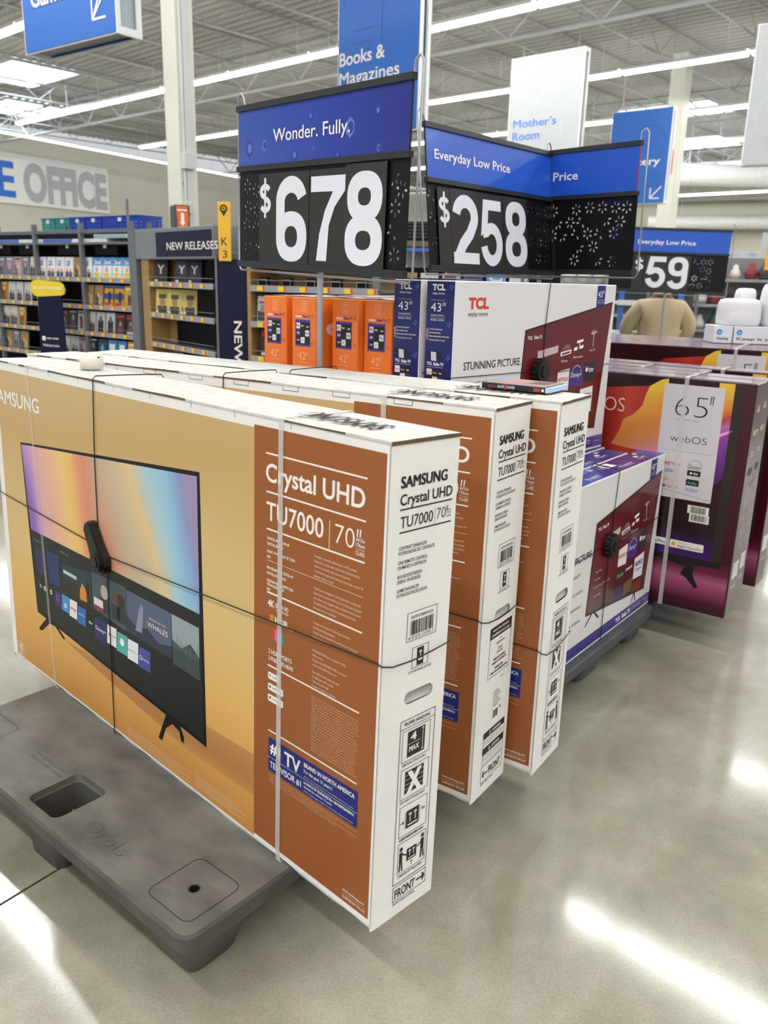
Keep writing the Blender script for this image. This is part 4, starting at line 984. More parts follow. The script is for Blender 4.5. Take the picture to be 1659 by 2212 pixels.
# ------------------------------------------------------------------ pallets
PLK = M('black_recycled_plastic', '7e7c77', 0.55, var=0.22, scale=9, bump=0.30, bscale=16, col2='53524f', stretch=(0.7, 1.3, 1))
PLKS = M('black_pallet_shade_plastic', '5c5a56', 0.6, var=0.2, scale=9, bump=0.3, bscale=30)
PLG = M('grey_pallet_plastic', '53575c', 0.6, var=0.15, scale=8, bump=0.3, bscale=20)
PLB = M('blue_pallet_plastic', '17306e', 0.5, var=0.2, scale=8)
GRV = M('dark_groove', '151514', 0.8, var=0.05)
def pallet(label, rc, yaw, mat, mat2, h, Wd=1.22, Dp=1.02, detail=False, th=0.045):
    """rc: front right corner of the deck"""
    c = V((rc[0], rc[1], 0)) - dirv(yaw) * Wd
    r = thing('pallet', label, 'pallet', (c.x, c.y, 0), yaw_rz(yaw))
    mb = MB()
    holes, wells = [], []
    for x in (Wd - 0.700, ):
        pass
    wx = [(Wd - 0.703, 0.030, Wd - 0.563, 0.182)]
    if detail:
        holes = [rrect(*wx[0], 0.022, 5), circ(Wd - 0.112, 0.110, 0.012, 14)]
        holes.append(circ(0.112, 0.110, 0.012, 14))
    f = top(Wd, Dp, 0)
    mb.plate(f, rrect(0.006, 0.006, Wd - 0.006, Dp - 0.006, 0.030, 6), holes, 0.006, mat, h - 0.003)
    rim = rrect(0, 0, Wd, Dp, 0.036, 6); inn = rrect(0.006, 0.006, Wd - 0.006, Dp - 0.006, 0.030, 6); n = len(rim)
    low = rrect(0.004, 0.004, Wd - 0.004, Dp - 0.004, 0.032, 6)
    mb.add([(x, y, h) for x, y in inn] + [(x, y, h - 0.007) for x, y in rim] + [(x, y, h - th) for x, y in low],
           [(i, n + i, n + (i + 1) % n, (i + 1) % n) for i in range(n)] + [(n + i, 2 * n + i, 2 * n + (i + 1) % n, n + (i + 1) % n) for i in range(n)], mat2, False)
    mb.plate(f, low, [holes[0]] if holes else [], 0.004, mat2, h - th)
    if detail:
        hp = holes[0]; m = len(hp)
        sm = rrect(wx[0][0] + 0.010, wx[0][1] + 0.010, wx[0][2] - 0.010, wx[0][3] - 0.010, 0.018, 5)
        mb.add([(x, y, h + 0.0) for x, y in hp] + [(x, y, h - 0.012) for x, y in rrect(wx[0][0] + .005, wx[0][1] + .005, wx[0][2] - .005, wx[0][3] - .005, 0.02, 5)] + [(x, y, h - 0.016) for x, y in sm] + [(x, y, 0.012) for x, y in sm],
               [(k * m + i, k * m + (i + 1) % m, (k + 1) * m + (i + 1) % m, (k + 1) * m + i) for k in range(3) for i in range(m)] + [tuple(range(3 * m, 4 * m))], PLKS)
        for cx in (Wd - 0.112, 0.112):
            hc = circ(cx, 0.110, 0.012, 14)
            mb.add([(x, y, h) for x, y in hc] + [(x, y, h - 0.03) for x, y in hc], [(i, (i + 1) % 14, 14 + (i + 1) % 14, 14 + i) for i in range(14)] + [tuple(range(14, 28))], GRV)
            mb.ring(F((0, 0, h), (1, 0, 0), (0, 1, 0)), cx, 0.110, 0.0135, 0.003, PLKS, 0.0004, 20)
    if detail:
        g = F((0, 0, h), (1, 0, 0), (0, 1, 0))
        d = mb
        for x0 in (Wd - 0.187, 0.037):
            o_ = rrect(x0, 0.033, x0 + 0.150, 0.186, 0.022, 6); i_ = rrect(x0 + .0018, 0.0348, x0 + 0.1482, 0.1842, 0.0205, 6); n2 = len(o_)
            d.add([g.p(x, y, 0.0006) for x, y in o_] + [g.p(x, y, 0.0006) for x, y in i_], [(i, (i + 1) % n2, n2 + (i + 1) % n2, n2 + i) for i in range(n2)], GRV)
        vs, fs = text_mesh('Orbis', 0.02)
        for dz, mt, sh in ((0.0010, PLK, 0.0), (0.0006, PLKS, 0.0008)):  # lower, darker, shifted copy paints a drop shadow under the raised letters
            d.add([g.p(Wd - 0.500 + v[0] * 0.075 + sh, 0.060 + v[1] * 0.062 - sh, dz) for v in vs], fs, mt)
        for k, t in enumerate(('PLASTIC PALLETS. COM', 'PLASTICS CORP. LTD. USA')):
            vs, fs = text_mesh(t, 0.0)
            d.add([g.p(Wd - 0.88 + v[0] * 0.014, 0.150 - k * 0.018 + v[1] * 0.012, 0.0006) for v in vs], fs, PLKS)
        w = MB()
        w.tube([(Wd - 0.60, 0.12, 0.03), (Wd - 0.615, 0.11, 0.08), (Wd - 0.600, 0.10, 0.125)], 0.0025, M('grey_wire', '77787a', 0.4, metal=0.4), 6)
        w.build('wire_scrap', r)
    mb.build('deck', r)
    fx = [(0.02, 0.20), (Wd / 2 - 0.11, Wd / 2 + 0.11), (Wd - 0.20, Wd - 0.02)]
    fy = [(0.02, 0.20), (Dp / 2 - 0.09, Dp / 2 + 0.09), (Dp - 0.20, Dp - 0.02)]
    for a0, a1 in fx:
        for b0, b1 in fy:
            q = MB()
            t_ = rrect(a0, b0, a1, b1, 0.03, 4); b_ = rrect(a0 + 0.022, b0 + 0.022, a1 - 0.022, b1 - 0.022, 0.026, 4); n = len(t_)
            tt = h - th - 0.002
            if detail and a0 > 0.4 and a0 < 0.6 and b0 < 0.1:      # the open well pocket
                t_ = rrect(wx[0][0] - .012, b0, wx[0][2] + .012, b1 + .004, 0.03, 4); b_ = rrect(wx[0][0] - .002, b0 + .008, wx[0][2] + .002, b1 - .006, 0.026, 4)
                q.add([(x, y, tt) for x, y in t_] + [(x, y, 0.0) for x, y in b_], [(i, n + i, n + (i + 1) % n, (i + 1) % n) for i in range(n)] + [tuple(range(n, 2 * n))[::-1]], mat2, True)
            else:
                q.add([(x, y, tt) for x, y in t_] + [(x, y, 0.012) for x, y in b_] + [(x + (0.006 if x < (a0 + a1) / 2 else -0.006), y + (0.006 if y < (b0 + b1) / 2 else -0.006), 0.0) for x, y in b_],
                      [(k * n + i, (k + 1) * n + i, (k + 1) * n + (i + 1) % n, k * n + (i + 1) % n) for k in range(2) for i in range(n)] + [tuple(range(2 * n, 3 * n))[::-1]], mat2, True)
            q.build('foot', r)
    return r
pallet('black plastic pallet in the foreground under the nearest gold television carton', (-0.383, 1.380), 129.6, PLK, PLKS, 0.150, detail=True)
pb = V((1.155, 3.352, 0)) + dirv(37.5) * 0.00 - yh * 0.03
pallet('dark grey plastic pallet under the white and blue television boxes', (pb.x, pb.y), 37.5, PLG, PLG, 0.140, 1.10, 0.56)
lb = LC - dirv(ly) * 0.36 + LY * 0.05
pallet('blue plastic pallet under the near maroon television boxes', (lb.x, lb.y), ly, PLB, PLB, 0.140, 0.95, 0.60)
rb = RC - dirv(ry) * 0.1 - RY * 0.02
pallet('dark plastic pallet under the far maroon television boxes', (rb.x, rb.y), ry, PLG, PLG, 0.180, 1.2, 0.98)
ob = V((OC[3][0], OC[3][1], 0)) - od * 0.125 + dirv(oy) * 0.93
pallet('plastic pallet under the orange television boxes', (ob.x, ob.y), oy, PLG, PLG, 0.140, 0.90, 0.54)
# ------------------------------------------------------------------ price signs on poles
SFR = M('sign_rail_charcoal', '2b2d30', 0.4, var=0.08, metal=0.2)
SBK = M('black_price_board', '0c0e12', 0.4, var=0.08, spec=0.25)
SCARD = M('black_number_card', '292521', 0.5, var=0.05)
SHDR = ramp_mat('deep_blue_header', 'X', 0.0, 0.93, [(0, '3a58ae'), (0.35, '3049aa'), (0.7, '263a9e'), (1, '1e2c84')], rough=0.3, warp=0.12, wscale=3, coat=0.12)
SBLU = M('bright_blue_header', '1f58c8', 0.36, var=0.03, scale=2, coat=0.08)
SNUM = M('price_number_white', 'e3e6f0', 0.5, var=0.01)
WIRE = M('zinc_wire', 'a0a4a8', 0.35, metal=0.7, var=0.05)
POLE = M('zinc_pole', 'a4a8ab', 0.4, metal=0.35, var=0.05)
REDB = M('red_header_back', 'b3202c', 0.45, var=0.04)

def stroke(mb, fr, pts, w, mat, off, closed=False):
    """uniform ribbon along a polyline in the frame plane"""
    n = len(pts); L, R = [], []
    for i, p in enumerate(pts):
        a = pts[i - 1] if (i > 0 or closed) else p
        b = pts[(i + 1) % n] if (i < n - 1 or closed) else p
        d1 = V((p[0] - a[0], p[1] - a[1])); d2 = V((b[0] - p[0], b[1] - p[1]))
        if d1.length < 1e-9: d1 = d2
        if d2.length < 1e-9: d2 = d1
        d1.normalize(); d2.normalize(); t = (d1 + d2)
        if t.length < 1e-6: t = d1
        t.normalize(); q = V((-t.y, t.x)); k = (w / 2) / max(0.5, q.dot(V((-d1.y, d1.x))))
        L.append(fr.p(p[0] + q.x * k, p[1] + q.y * k, off)); R.append(fr.p(p[0] - q.x * k, p[1] - q.y * k, off))
    fs = [(2 * i, 2 * ((i + 1) % n), 2 * ((i + 1) % n) + 1, 2 * i + 1) for i in range(n if closed else n - 1)]
    mb.add([x for p in zip(L, R) for x in p], fs, mat)

def arcp(cx, cy, rx, ry, a0, a1, n=14):
    return [(cx + rx * math.cos(math.radians(a0 + (a1 - a0) * i / n)), cy + ry * math.sin(math.radians(a0 + (a1 - a0) * i / n))) for i in range(n + 1)]

def digit(mb, fr, ch, x, y, w, h, mat, off, t=0.295, tv=0.155):
    """bold condensed figure: outer w x h; t, tv: stem and bar thickness as part of w and h"""
    s = t * w
    a, b = w / 2 - s / 2, 0
    X = lambda u: x + u; Y = lambda v: y + v
    hb = s * 0.86
    def ring(cy, ryy, rxx=None, a0=0, a1=360):
        rxx = rxx or (w / 2 - s / 2)
        k = 30; vs, fs = [], []
        for i in range(k + 1):
            an = math.radians(a0 + (a1 - a0) * i / k)
            ca, sa = math.cos(an), math.sin(an)
            e = 0.86
            cc = math.copysign(abs(ca) ** e, ca); ss = math.copysign(abs(sa) ** e, sa)
            vs.append(fr.p(x + w / 2 + (rxx + s / 2) * cc, cy + (ryy + hb / 2) * ss, off)); vs.append(fr.p(x + w / 2 + (rxx - s / 2) * cc, cy + (ryy - hb / 2) * ss, off))
        for i in range(k): fs.append((2 * i, 2 * i + 2, 2 * i + 3, 2 * i + 1))
        mb.add(vs, fs, mat)
    if ch == '8':
        ring(y + h * 0.735, h * 0.265 - hb / 2, w / 2 * 0.93 - s / 2); off += 0.0006; ring(y + h * 0.275, h * 0.275 - hb / 2)
    elif ch == '6':
        ring(y + h * 0.30, h * 0.30 - hb / 2)
        pts = arcp(x + w / 2, y + h * 0.72, w / 2 - s / 2, h * 0.28 - hb / 2, 12, 180, 16) + [(x + s / 2, y + h * 0.6), (x + s / 2, y + h * 0.32)]
        stroke(mb, fr, pts, s * 0.96, mat, off + 0.0006)
    elif ch == '9':
        ring(y + h * 0.70, h * 0.30 - hb / 2)
        pts = arcp(x + w / 2, y + h * 0.28, w / 2 - s / 2, h * 0.28 - hb / 2, 192, 360, 16) + [(x + w - s / 2, y + h * 0.4), (x + w - s / 2, y + h * 0.68)]
        stroke(mb, fr, pts, s * 0.96, mat, off + 0.0006)
    elif ch == '0':
        ring(y + h / 2, h / 2 - hb / 2)
    elif ch == '7':
        mb.rect(fr, x, y + h - hb, x + w, y + h, mat, off)
        mb.poly(fr, [(x + w * 0.20, y), (x + w * 0.20 + s * 1.03, y), (x + w * 0.56, y + h * 0.42), (x + w * 0.72, y + h * 0.64), (x + w, y + h - hb), (x + w - s * 1.15, y + h - hb), (x + w * 0.44, y + h * 0.60), (x + w * 0.28, y + h * 0.32)], mat, off + 0.0006)
    elif ch == '2':
        pts = arcp(x + w / 2, y + h * 0.70, w / 2 - s / 2, h * 0.30 - hb / 2, 172, -30, 18) + [(x + w * 0.66, y + h * 0.45), (x + w * 0.38, y + h * 0.29), (x + w * 0.22, y + h * 0.14), (x + s * 0.58, y + hb * 0.4)]
        stroke(mb, fr, pts, s * 0.98, mat, off)
        mb.rect(fr, x, y, x + w, y + hb, mat, off + 0.0006)
    elif ch == '5':
        mb.poly(fr, [(x + w * 0.16, y + h), (x + w * 0.95, y + h), (x + w * 0.95, y + h - hb), (x + w * 0.16 + s * 0.75, y + h - hb), (x + w * 0.115 + s * 0.72, y + h * 0.60), (x + w * 0.05, y + h * 0.44), (x + w * 0.03, y + h * 0.46)], mat, off)
        pts = [(x + w * 0.11, y + h * 0.50)] + arcp(x + w / 2, y + h * 0.325, w / 2 - s / 2, h * 0.325 - hb / 2, 128, -172, 26)
        stroke(mb, fr, pts, s * 0.94, mat, off + 0.0006)
    elif ch == '$':
        up = arcp(x + w / 2, y + h * 0.66, w / 2 - s / 2, h * 0.20 - hb / 2, 20, 250, 14)
        dn = arcp(x + w / 2, y + h * 0.33, w / 2 - s / 2, h * 0.21 - hb / 2, 80, -160, 14)
        stroke(mb, fr, up + dn, s * 0.82, mat, off)
        mb.rect(fr, x + w / 2 - s * 0.28, y, x + w / 2 + s * 0.28, y + h, mat, off + 0.0006)

def burst(x, y, R, rot=0.0, petals=6, keep=None):
    out = []
    for k in range(petals):
        if keep and k not in keep: continue
        a = rot + PI / 2 + 2 * PI * k / petals
        c, s = math.cos(a), math.sin(a)
        L0, L1, w = R * 0.42, R, R * 0.16
        pts = []
        for i in range(5):
            q = -PI / 2 + PI * i / 4
            pts.append((L1 - w + w * math.cos(q), w * math.sin(q)))
        for i in range(5):
            q = PI / 2 + PI * i / 4
            pts.append((L0 + w * 0.7 + w * 0.7 * math.cos(q), w * 0.7 * math.sin(q)))
        out.append([(x + px * c - py * s, y + px * s + py * c) for px, py in pts])
    return out

def price_sign(label, o, yaw, roll, lean, W, H, header, htxt, hx, hw, hsize, cards, nums, bursts, pole_x, pole_to, yoff=0.0, redback=False, hexes=False, floor_z=0.0, hooks=True):
    r = thing('price_sign', label, 'price sign', o, yaw_rz(yaw), 'black and blue price signs on poles')
    R = Matrix.Rotation(math.radians(lean), 3, 'X') @ Matrix.Rotation(math.radians(roll), 3, 'Y')
    def T(v): return R @ V(v)
    f = F((0, 0, 0), T((1, 0, 0)), T((0, 0, 1)))
    vb = H * 0.602; vt = H * 0.635
    b = MB()
    holes = []
    for (x, y, k) in bursts:
        holes += burst(x, y, 0.026, 0.15 * k, keep=None if k < 4 else ((0, 1, 3) if k < 5 else (2, 3, 4)))
    b.plate(f, [(0.0, 0.012), (W, 0.012), (W, vb), (0.0, vb)], holes, 0.003, SBK, -0.004)
    b.build('black_board', r)
    h = MB()
    h.rect(f, 0.004, vt, W - 0.004, H * 0.965, header, 0.002)
    h.add([f.p(x, y, z) for z in (-0.006, 0.0018) for x, y in ((0.003, vt - .002), (W - .003, vt - .002), (W - .003, H * .97), (0.003, H * .97))], [(3, 2, 1, 0), (0, 1, 5, 4), (1, 2, 6, 5), (2, 3, 7, 6), (3, 0, 4, 7), (4, 5, 6, 7)], REDB if redback else SFR)
    if hexes:
        LB, DB = ink('5b7ad0', 0.3), ink('2f3d93', 0.3)
        for x, y, rr, c in ((0.075, 0.40, .030, DB), (0.175, 0.405, .020, LB), (0.45, 0.475, .014, DB), (0.36, 0.365, .020, DB), (0.66, 0.425, .030, LB), (0.47, 0.38, .007, LB), (0.79, 0.46, .014, DB), (0.80, 0.36, .012, LB), (0.60, 0.352, .010, DB)):
            h.poly(f, [(x + rr * 0.8 * math.cos(a_), y + rr * math.sin(a_)) for a_ in [PI / 6 + PI / 3 * i for i in range(6)]], c, 0.0026)
            h.poly(f, [(x + rr * .5 * math.cos(a_) + rr * .12, y + rr * .6 * math.sin(a_)) for a_ in [PI / 6 + PI / 3 * i for i in range(6)]], LB if c is DB else DB, 0.0030)
    h.text(f, htxt, hx[0], hx[1], hw, hsize, INKW, 0.014, 0.0036)
    h.build('header_card', r)
    rl = MB()
    for y0, y1, d in ((H * .965, H, .010), (vb, vt, .010), (0.0, 0.022, .008)):
        rl.add([f.p(x, y, z) for z in (-0.010, d) for x, y in ((-0.004, y0), (W + .004, y0), (W + .004, y1), (-0.004, y1))], [(3, 2, 1, 0), (0, 1, 5, 4), (1, 2, 6, 5), (2, 3, 7, 6), (3, 0, 4, 7), (4, 5, 6, 7)], SFR)
    rl.build('rail', r)
    for (x0, x1, y0, y1, dz) in cards:
        cd = MB()
        cd.add([f.p(x, y, z) for z in (dz, dz + 0.0012) for x, y in ((x0, y0), (x1, y0), (x1, y1), (x0, y1))], [(3, 2, 1, 0), (0, 1, 5, 4), (1, 2, 6, 5), (2, 3, 7, 6), (3, 0, 4, 7), (4, 5, 6, 7)], SCARD)
        for (ch, nx, ny, nw, nh) in nums:
            if x0 - 0.002 <= nx + nw / 2 <= x1: digit(cd, f, ch, nx, ny, nw, nh, SNUM, dz + 0.0018)
        cd.build('number_card', r)
    w = MB()
    def T2(x, y, z): return f.p(x, y, z)
    pts = [T2(0.02, H + 0.004, -0.012), T2(0.012, H + 0.03, -0.012), T2(-0.006, H + 0.045, -0.012), T2(-0.022, H + 0.03, -0.012), T2(-0.024, H * .5, -0.012), T2(-0.024, 0.005, -0.012), T2(-0.012, -0.012, -0.012), T2(W + 0.012, -0.012, -0.012), T2(W + 0.024, 0.005, -0.012), T2(W + 0.024, H + 0.03, -0.012), T2(W + 0.010, H + 0.045, -0.012), T2(W - 0.008, H + 0.035, -0.012), T2(W - 0.012, H + 0.004, -0.012)]
    w.tube(pts, 0.0036, WIRE, 8)
    w.build('wire_frame', r)
    p = MB()
    a = f.p(pole_x, H * 0.55, -0.028)
    dz = o[2] - floor_z
    p.tube([(a.x, a.y, a.z), (a.x * 1.0 + (pole_to[0] if pole_to else 0), a.y + (pole_to[1] if pole_to else 0), -dz + 0.01)], 0.0105, POLE, 14)
    bx, by = a.x + (pole_to[0] if pole_to else 0), a.y + (pole_to[1] if pole_to else 0)
    p.build('pole', r)
    bs = MB(); bs.box(bx - 0.07, by - 0.035, -dz, bx + 0.07, by + 0.035, -dz + 0.012, SFR, 0.003); bs.build('base_plate', r)
    return r

fr_y = lambda a, b: math.degrees(math.atan2(b[0] - a[0], b[1] - a[1]))
# $678
A, B_ = (-0.563, 3.218), (0.040, 2.500)
W6 = math.hypot(B_[0] - A[0], B_[1] - A[1])
bl = [(0.050, 0.277, 0), (0.110, 0.263, 1), (0.056, 0.206, 2), (0.116, 0.197, 0), (0.046, 0.147, 1), (0.110, 0.135, 2), (0.052, 0.071, 0), (0.114, 0.060, 1), (0.868, 0.280, 5), (0.880, 0.195, 0), (0.872, 0.128, 4), (0.885, 0.062, 1), (0.905, 0.245, 2)]
price_sign('large price sign reading 678 dollars under a Wonder. Fully. header', (A[0], A[1], 1.497), fr_y(A, B_), 1.9, 0, W6, 0.542, SHDR, 'Wonder. Fully.', (0.232, 0.412), 0.428, 0.042,
           [(0.142, 0.250, 0.012, 0.314, 0.002), (0.252, 0.452, 0.012, 0.314, 0.004), (0.452, 0.650, 0.012, 0.314, 0.002), (0.650, 0.848, 0.012, 0.322, 0.005)],
           [('$', 0.146, 0.170, 0.076, 0.130), ('6', 0.258, 0.028, 0.185, 0.270), ('7', 0.462, 0.036, 0.184, 0.258), ('8', 0.655, 0.028, 0.184, 0.272)],
           bl, W6 * 0.50, (0.0, 0.0), hexes=True)
# $258, left panel
A, B_ = (0.112, 3.368), (0.713, 4.045)
W2 = math.hypot(B_[0] - A[0], B_[1] - A[1])
bl = [(0.725 + (0.062 if j % 2 else 0) + i * 0.07, 0.28 - j * 0.068, (i + j) % 3) for j in range(4) for i in range(3) if 0.725 + (0.062 if j % 2 else 0) + i * 0.07 < W2 - 0.02]
bl += [(0.030, 0.28, 4), (0.036, 0.2, 4), (0.03, 0.12, 5)]
price_sign('price sign reading 258 dollars under an Everyday Low Price header', (A[0] + 0.045, A[1] - 0.04, 1.500), fr_y(A, B_), 0.0, -6.5, W2, 0.540, SBLU, 'Everyday Low Price', (0.050, 0.415), 0.515, 0.036,
           [(0.055, 0.135, 0.014, 0.312, 0.003), (0.135, 0.325, 0.014, 0.316, 0.004), (0.325, 0.500, 0.014, 0.316, 0.002), (0.500, 0.685, 0.014, 0.318, 0.004)],
           [('$', 0.060, 0.166, 0.070, 0.132), ('2', 0.144, 0.032, 0.172, 0.262), ('5', 0.332, 0.030, 0.160, 0.262), ('8', 0.510, 0.030, 0.170, 0.270)],
           bl, W2 * 0.98, (0.0, 0.0))
# right panel, empty black board, passing behind the left one
A, B_ = (0.300, 4.530), (1.038, 3.716)
W3 = math.hypot(B_[0] - A[0], B_[1] - A[1])
rnd = random.Random(11)
bl = []
for j in range(5):
    for i in range(14):
        x = 0.20 + i * 0.066 + (0.03 if j % 2 else 0) + rnd.uniform(-.008, .008)
        if x < W3 - 0.04 and rnd.random() < 0.62: bl.append((x, 0.282 - j * 0.056 + rnd.uniform(-.006, .006), rnd.choice([0, 1, 2, 3, 4, 5])))
price_sign('empty black board with star cut-outs meeting the 258 dollar sign at a corner', (A[0], A[1], 1.508), fr_y(A, B_), 0.0, 2.0, W3, 0.536, SBLU, 'Everyday Low Price', (W3 - 0.895 + 0.05, 0.405), 0.54, 0.037, [], [], bl, W3 * 0.45, (0.0, 0.0), redback=True)
# $59 far
A, B_ = (1.840, 7.250), (2.765, 7.10)
W5 = math.hypot(B_[0] - A[0], B_[1] - A[1])
bl = [(0.69, 0.256, 4), (0.745, 0.257, 0), (0.80, 0.258, 1), (0.745, 0.199, 2), (0.689, 0.126, 0), (0.755, 0.140, 5), (0.794, 0.186, 3), (0.802, 0.125, 4), (0.676, 0.063, 0), (0.737, 0.068, 2), (0.798, 0.073, 5), (0.29, 0.27, 5)]
price_sign('small far price sign reading 59 dollars in front of the person', (A[0], A[1], 1.425), fr_y(A, B_), 1.0, 0, W5, 0.515, SBLU, 'Everyday Low Price', (0.205, 0.385), 0.460, 0.036,
           [(0.185, 0.275, 0.012, 0.300, 0.003), (0.280, 0.462, 0.012, 0.300, 0.002), (0.462, 0.645, 0.012, 0.300, 0.004)],
           [('$', 0.200, 0.165, 0.072, 0.112), ('5', 0.292, 0.040, 0.165, 0.248), ('9', 0.470, 0.036, 0.160, 0.254)], bl, W5 * 0.50, (0.02, -0.0))
# ------------------------------------------------------------------ the building
def SN(s, n, z=0.0): return V((0.743 * s + 0.669 * n, -0.669 * s + 0.743 * n, z))
GYAW = 132.0           # compass angle of the s axis

def floor_mat():
    m = bpy.data.materials.new('polished_concrete'); m.use_nodes = True
    nt = m.node_tree; N, L = nt.nodes, nt.links; b = N['Principled BSDF']
    tc = N.new('ShaderNodeTexCoord')
    def noise_(sc, det, rough=0.5, dist=0.0):
        n = N.new('ShaderNodeTexNoise'); n.inputs['Scale'].default_value = sc; n.inputs['Detail'].default_value = det
        n.inputs['Roughness'].default_value = rough; n.inputs['Distortion'].default_value = dist
        L.new(tc.outputs['Object'], n.inputs['Vector']); return n
    def rmp(src, stops):
        r = N.new('ShaderNodeValToRGB'); e = r.color_ramp.elements
        e[0].position = stops[0][0]; e[0].color = rgb(stops[0][1]); e[1].position = stops[-1][0]; e[1].color = rgb(stops[-1][1])
        for p, c in stops[1:-1]:
            x = e.new(p); x.color = rgb(c)
        L.new(src, r.inputs[0]); return r.outputs[0]
    def mix(t, f, a, c):
        q = N.new('ShaderNodeMix'); q.data_type = 'RGBA'; q.blend_type = t
        if isinstance(f, float): q.inputs[0].default_value = f
        else: L.new(f, q.inputs[0])
        L.new(a, q.inputs[6]); L.new(c, q.inputs[7]); return q.outputs[2]
    big = rmp(noise_(0.9, 5, 0.6, 0.6).outputs['Fac'], [(0.30, '85816f'), (0.43, 'a19d8b'), (0.53, 'b5b1a2'), (0.70, 'c4c1b4')])
    mid = rmp(noise_(5.0, 6, 0.65).outputs['Fac'], [(0.3, 'dcdcd8'), (0.7, 'ffffff')])
    fine = rmp(noise_(160.0, 3, 0.7).outputs['Fac'], [(0.35, 'e0e0dc'), (0.6, 'ffffff')])
    spk = rmp(noise_(520.0, 1, 0.5).outputs['Fac'], [(0.70, '000000'), (0.76, 'c8c4b8')])
    c = mix('MULTIPLY', 1.0, big, mid); c = mix('MULTIPLY', 0.7, c, fine); c = mix('ADD', 0.4, c, spk)
    L.new(c, b.inputs['Base Color'])
    rr = N.new('ShaderNodeMapRange'); rr.inputs['To Min'].default_value = 0.07; rr.inputs['To Max'].default_value = 0.13
    L.new(noise_(2.2, 6, 0.6).outputs['Fac'], rr.inputs['Value']); L.new(rr.outputs[0], b.inputs['Roughness'])
    b.inputs['Specular IOR Level'].default_value = 0.8; b.inputs['Coat Weight'].default_value = 0.8; b.inputs['Coat Roughness'].default_value = 0.38
    bp = N.new('ShaderNodeBump'); bp.inputs['Strength'].default_value = 0.012; bp.inputs['Distance'].default_value = 0.002
    L.new(noise_(70.0, 3).outputs['Fac'], bp.inputs['Height']); L.new(bp.outputs[0], b.inputs['Normal'])
    return m
FLM = floor_mat()
JNT = M('floor_joint', '2e2b27', 0.8, var=0.1)
mb = MB()
mb.add([(-30, -12, 0), (60, -12, 0), (60, 75, 0), (-30, 75, 0)], [(0, 1, 2, 3)], FLM)
for d, o, sp in ((35.5, (-0.893, 1.641), 4.6), (125.5, (-0.893 + 0.3, 6.4), 4.6)):
    u = dirv(d); w = V((u.y, -u.x, 0)) * 0.0028
    for k in range(-3, 6):
        a = V((o[0], o[1], 0.0008)) + V((u.y, -u.x, 0)) * (sp * k)
        p, q = a - u * 14, a + u * 30
        mb.add([p - w, p + w, q + w, q - w], [(0, 1, 2, 3)], JNT)
fl = mb.build('floor'); fl['kind'] = 'structure'

WALLM = M('cream_painted_wall', 'cbc7b8', 0.75, var=0.04, scale=0.6)
wd = dirv(28.0)
w0 = V((-14.26, 32.43, 0)) - wd * 16
w1 = V((-14.26, 32.43, 0)) + wd * 24
HC = 6.35
def wallseg(name, a, b, h, mat):
    d = (b - a).normalized(); n = V((d.y, -d.x, 0)) * -0.3
    m_ = MB(); m_.add([a, b, b + V((0, 0, h)), a + V((0, 0, h)), a + n, b + n, b + n + V((0, 0, h)), a + n + V((0, 0, h))], [(0, 1, 2, 3), (4, 7, 6, 5), (3, 2, 6, 7), (0, 3, 7, 4), (1, 5, 6, 2)], mat)
    o = m_.build(name); o['kind'] = 'structure'; return o
wallseg('wall_left', w0, w1, HC, WALLM)
wallseg('wall_back', w1, w1 + dirv(118) * 62, HC, WALLM)
# band of wall lettering
LETB = ink('2f6fd0', 0.6); LETG = ink('b0b1b5', 0.6); PAN = M('wall_sign_panel', 'e9e9e6', 0.6, var=0.02)
sg = thing('wall_sign', 'large wall lettering ending in a blue E and the grey word OFFICE', 'wall sign', (-14.26 + 0.883 * 0.06, 32.43 - 0.47 * 0.06, 0), yaw_rz(28))
f = front()
mb = MB(); mb.prism(f, [(-16, 3.86), (4.95, 3.86), (4.95, 5.62), (-16, 5.62)], 0.04, PAN); mb.build('panel', sg)
mb = MB(); mb.text(f, 'OFFICE', 0.75, 4.07, 4.10, 1.30, LETG, 0.05, 0.05); mb.text(f, 'HOME', -4.3, 4.07, 4.66, 1.30, LETB, 0.05, 0.05); mb.build('lettering', sg)

# ceiling: corrugated deck
DECK = M('grey_roof_deck', 'b3b2b0', 0.7, var=0.05, scale=1.0)
STEEL = M('white_painted_steel', 'cfd2d2', 0.55, var=0.05, scale=2)
JST = M('grey_joist_paint', 'a9acac', 0.6, var=0.08, scale=2)
mb = MB(); vs, fs = [], []
s0, s1 = -31.0, 40.0; n = -14.0; k = 0
prof = []
while n < 62:
    prof += [(n, 0.0), (n + 0.09, 0.0), (n + 0.12, 0.05), (n + 0.21, 0.05)]; n += 0.24
for (nn, dz) in prof:
    vs += [SN(s0, nn, HC + dz), SN(s1, nn, HC + dz)]
fs = [(2 * i, 2 * i + 1, 2 * i + 3, 2 * i + 2) for i in range(len(prof) - 1)]
mb.add(vs, fs, DECK)
ce = mb.build('ceiling'); ce['kind'] = 'structure'

def bar(mb, a, b, w, mat):
    mb.tube([a, b], w, JST, 4, smooth=False)
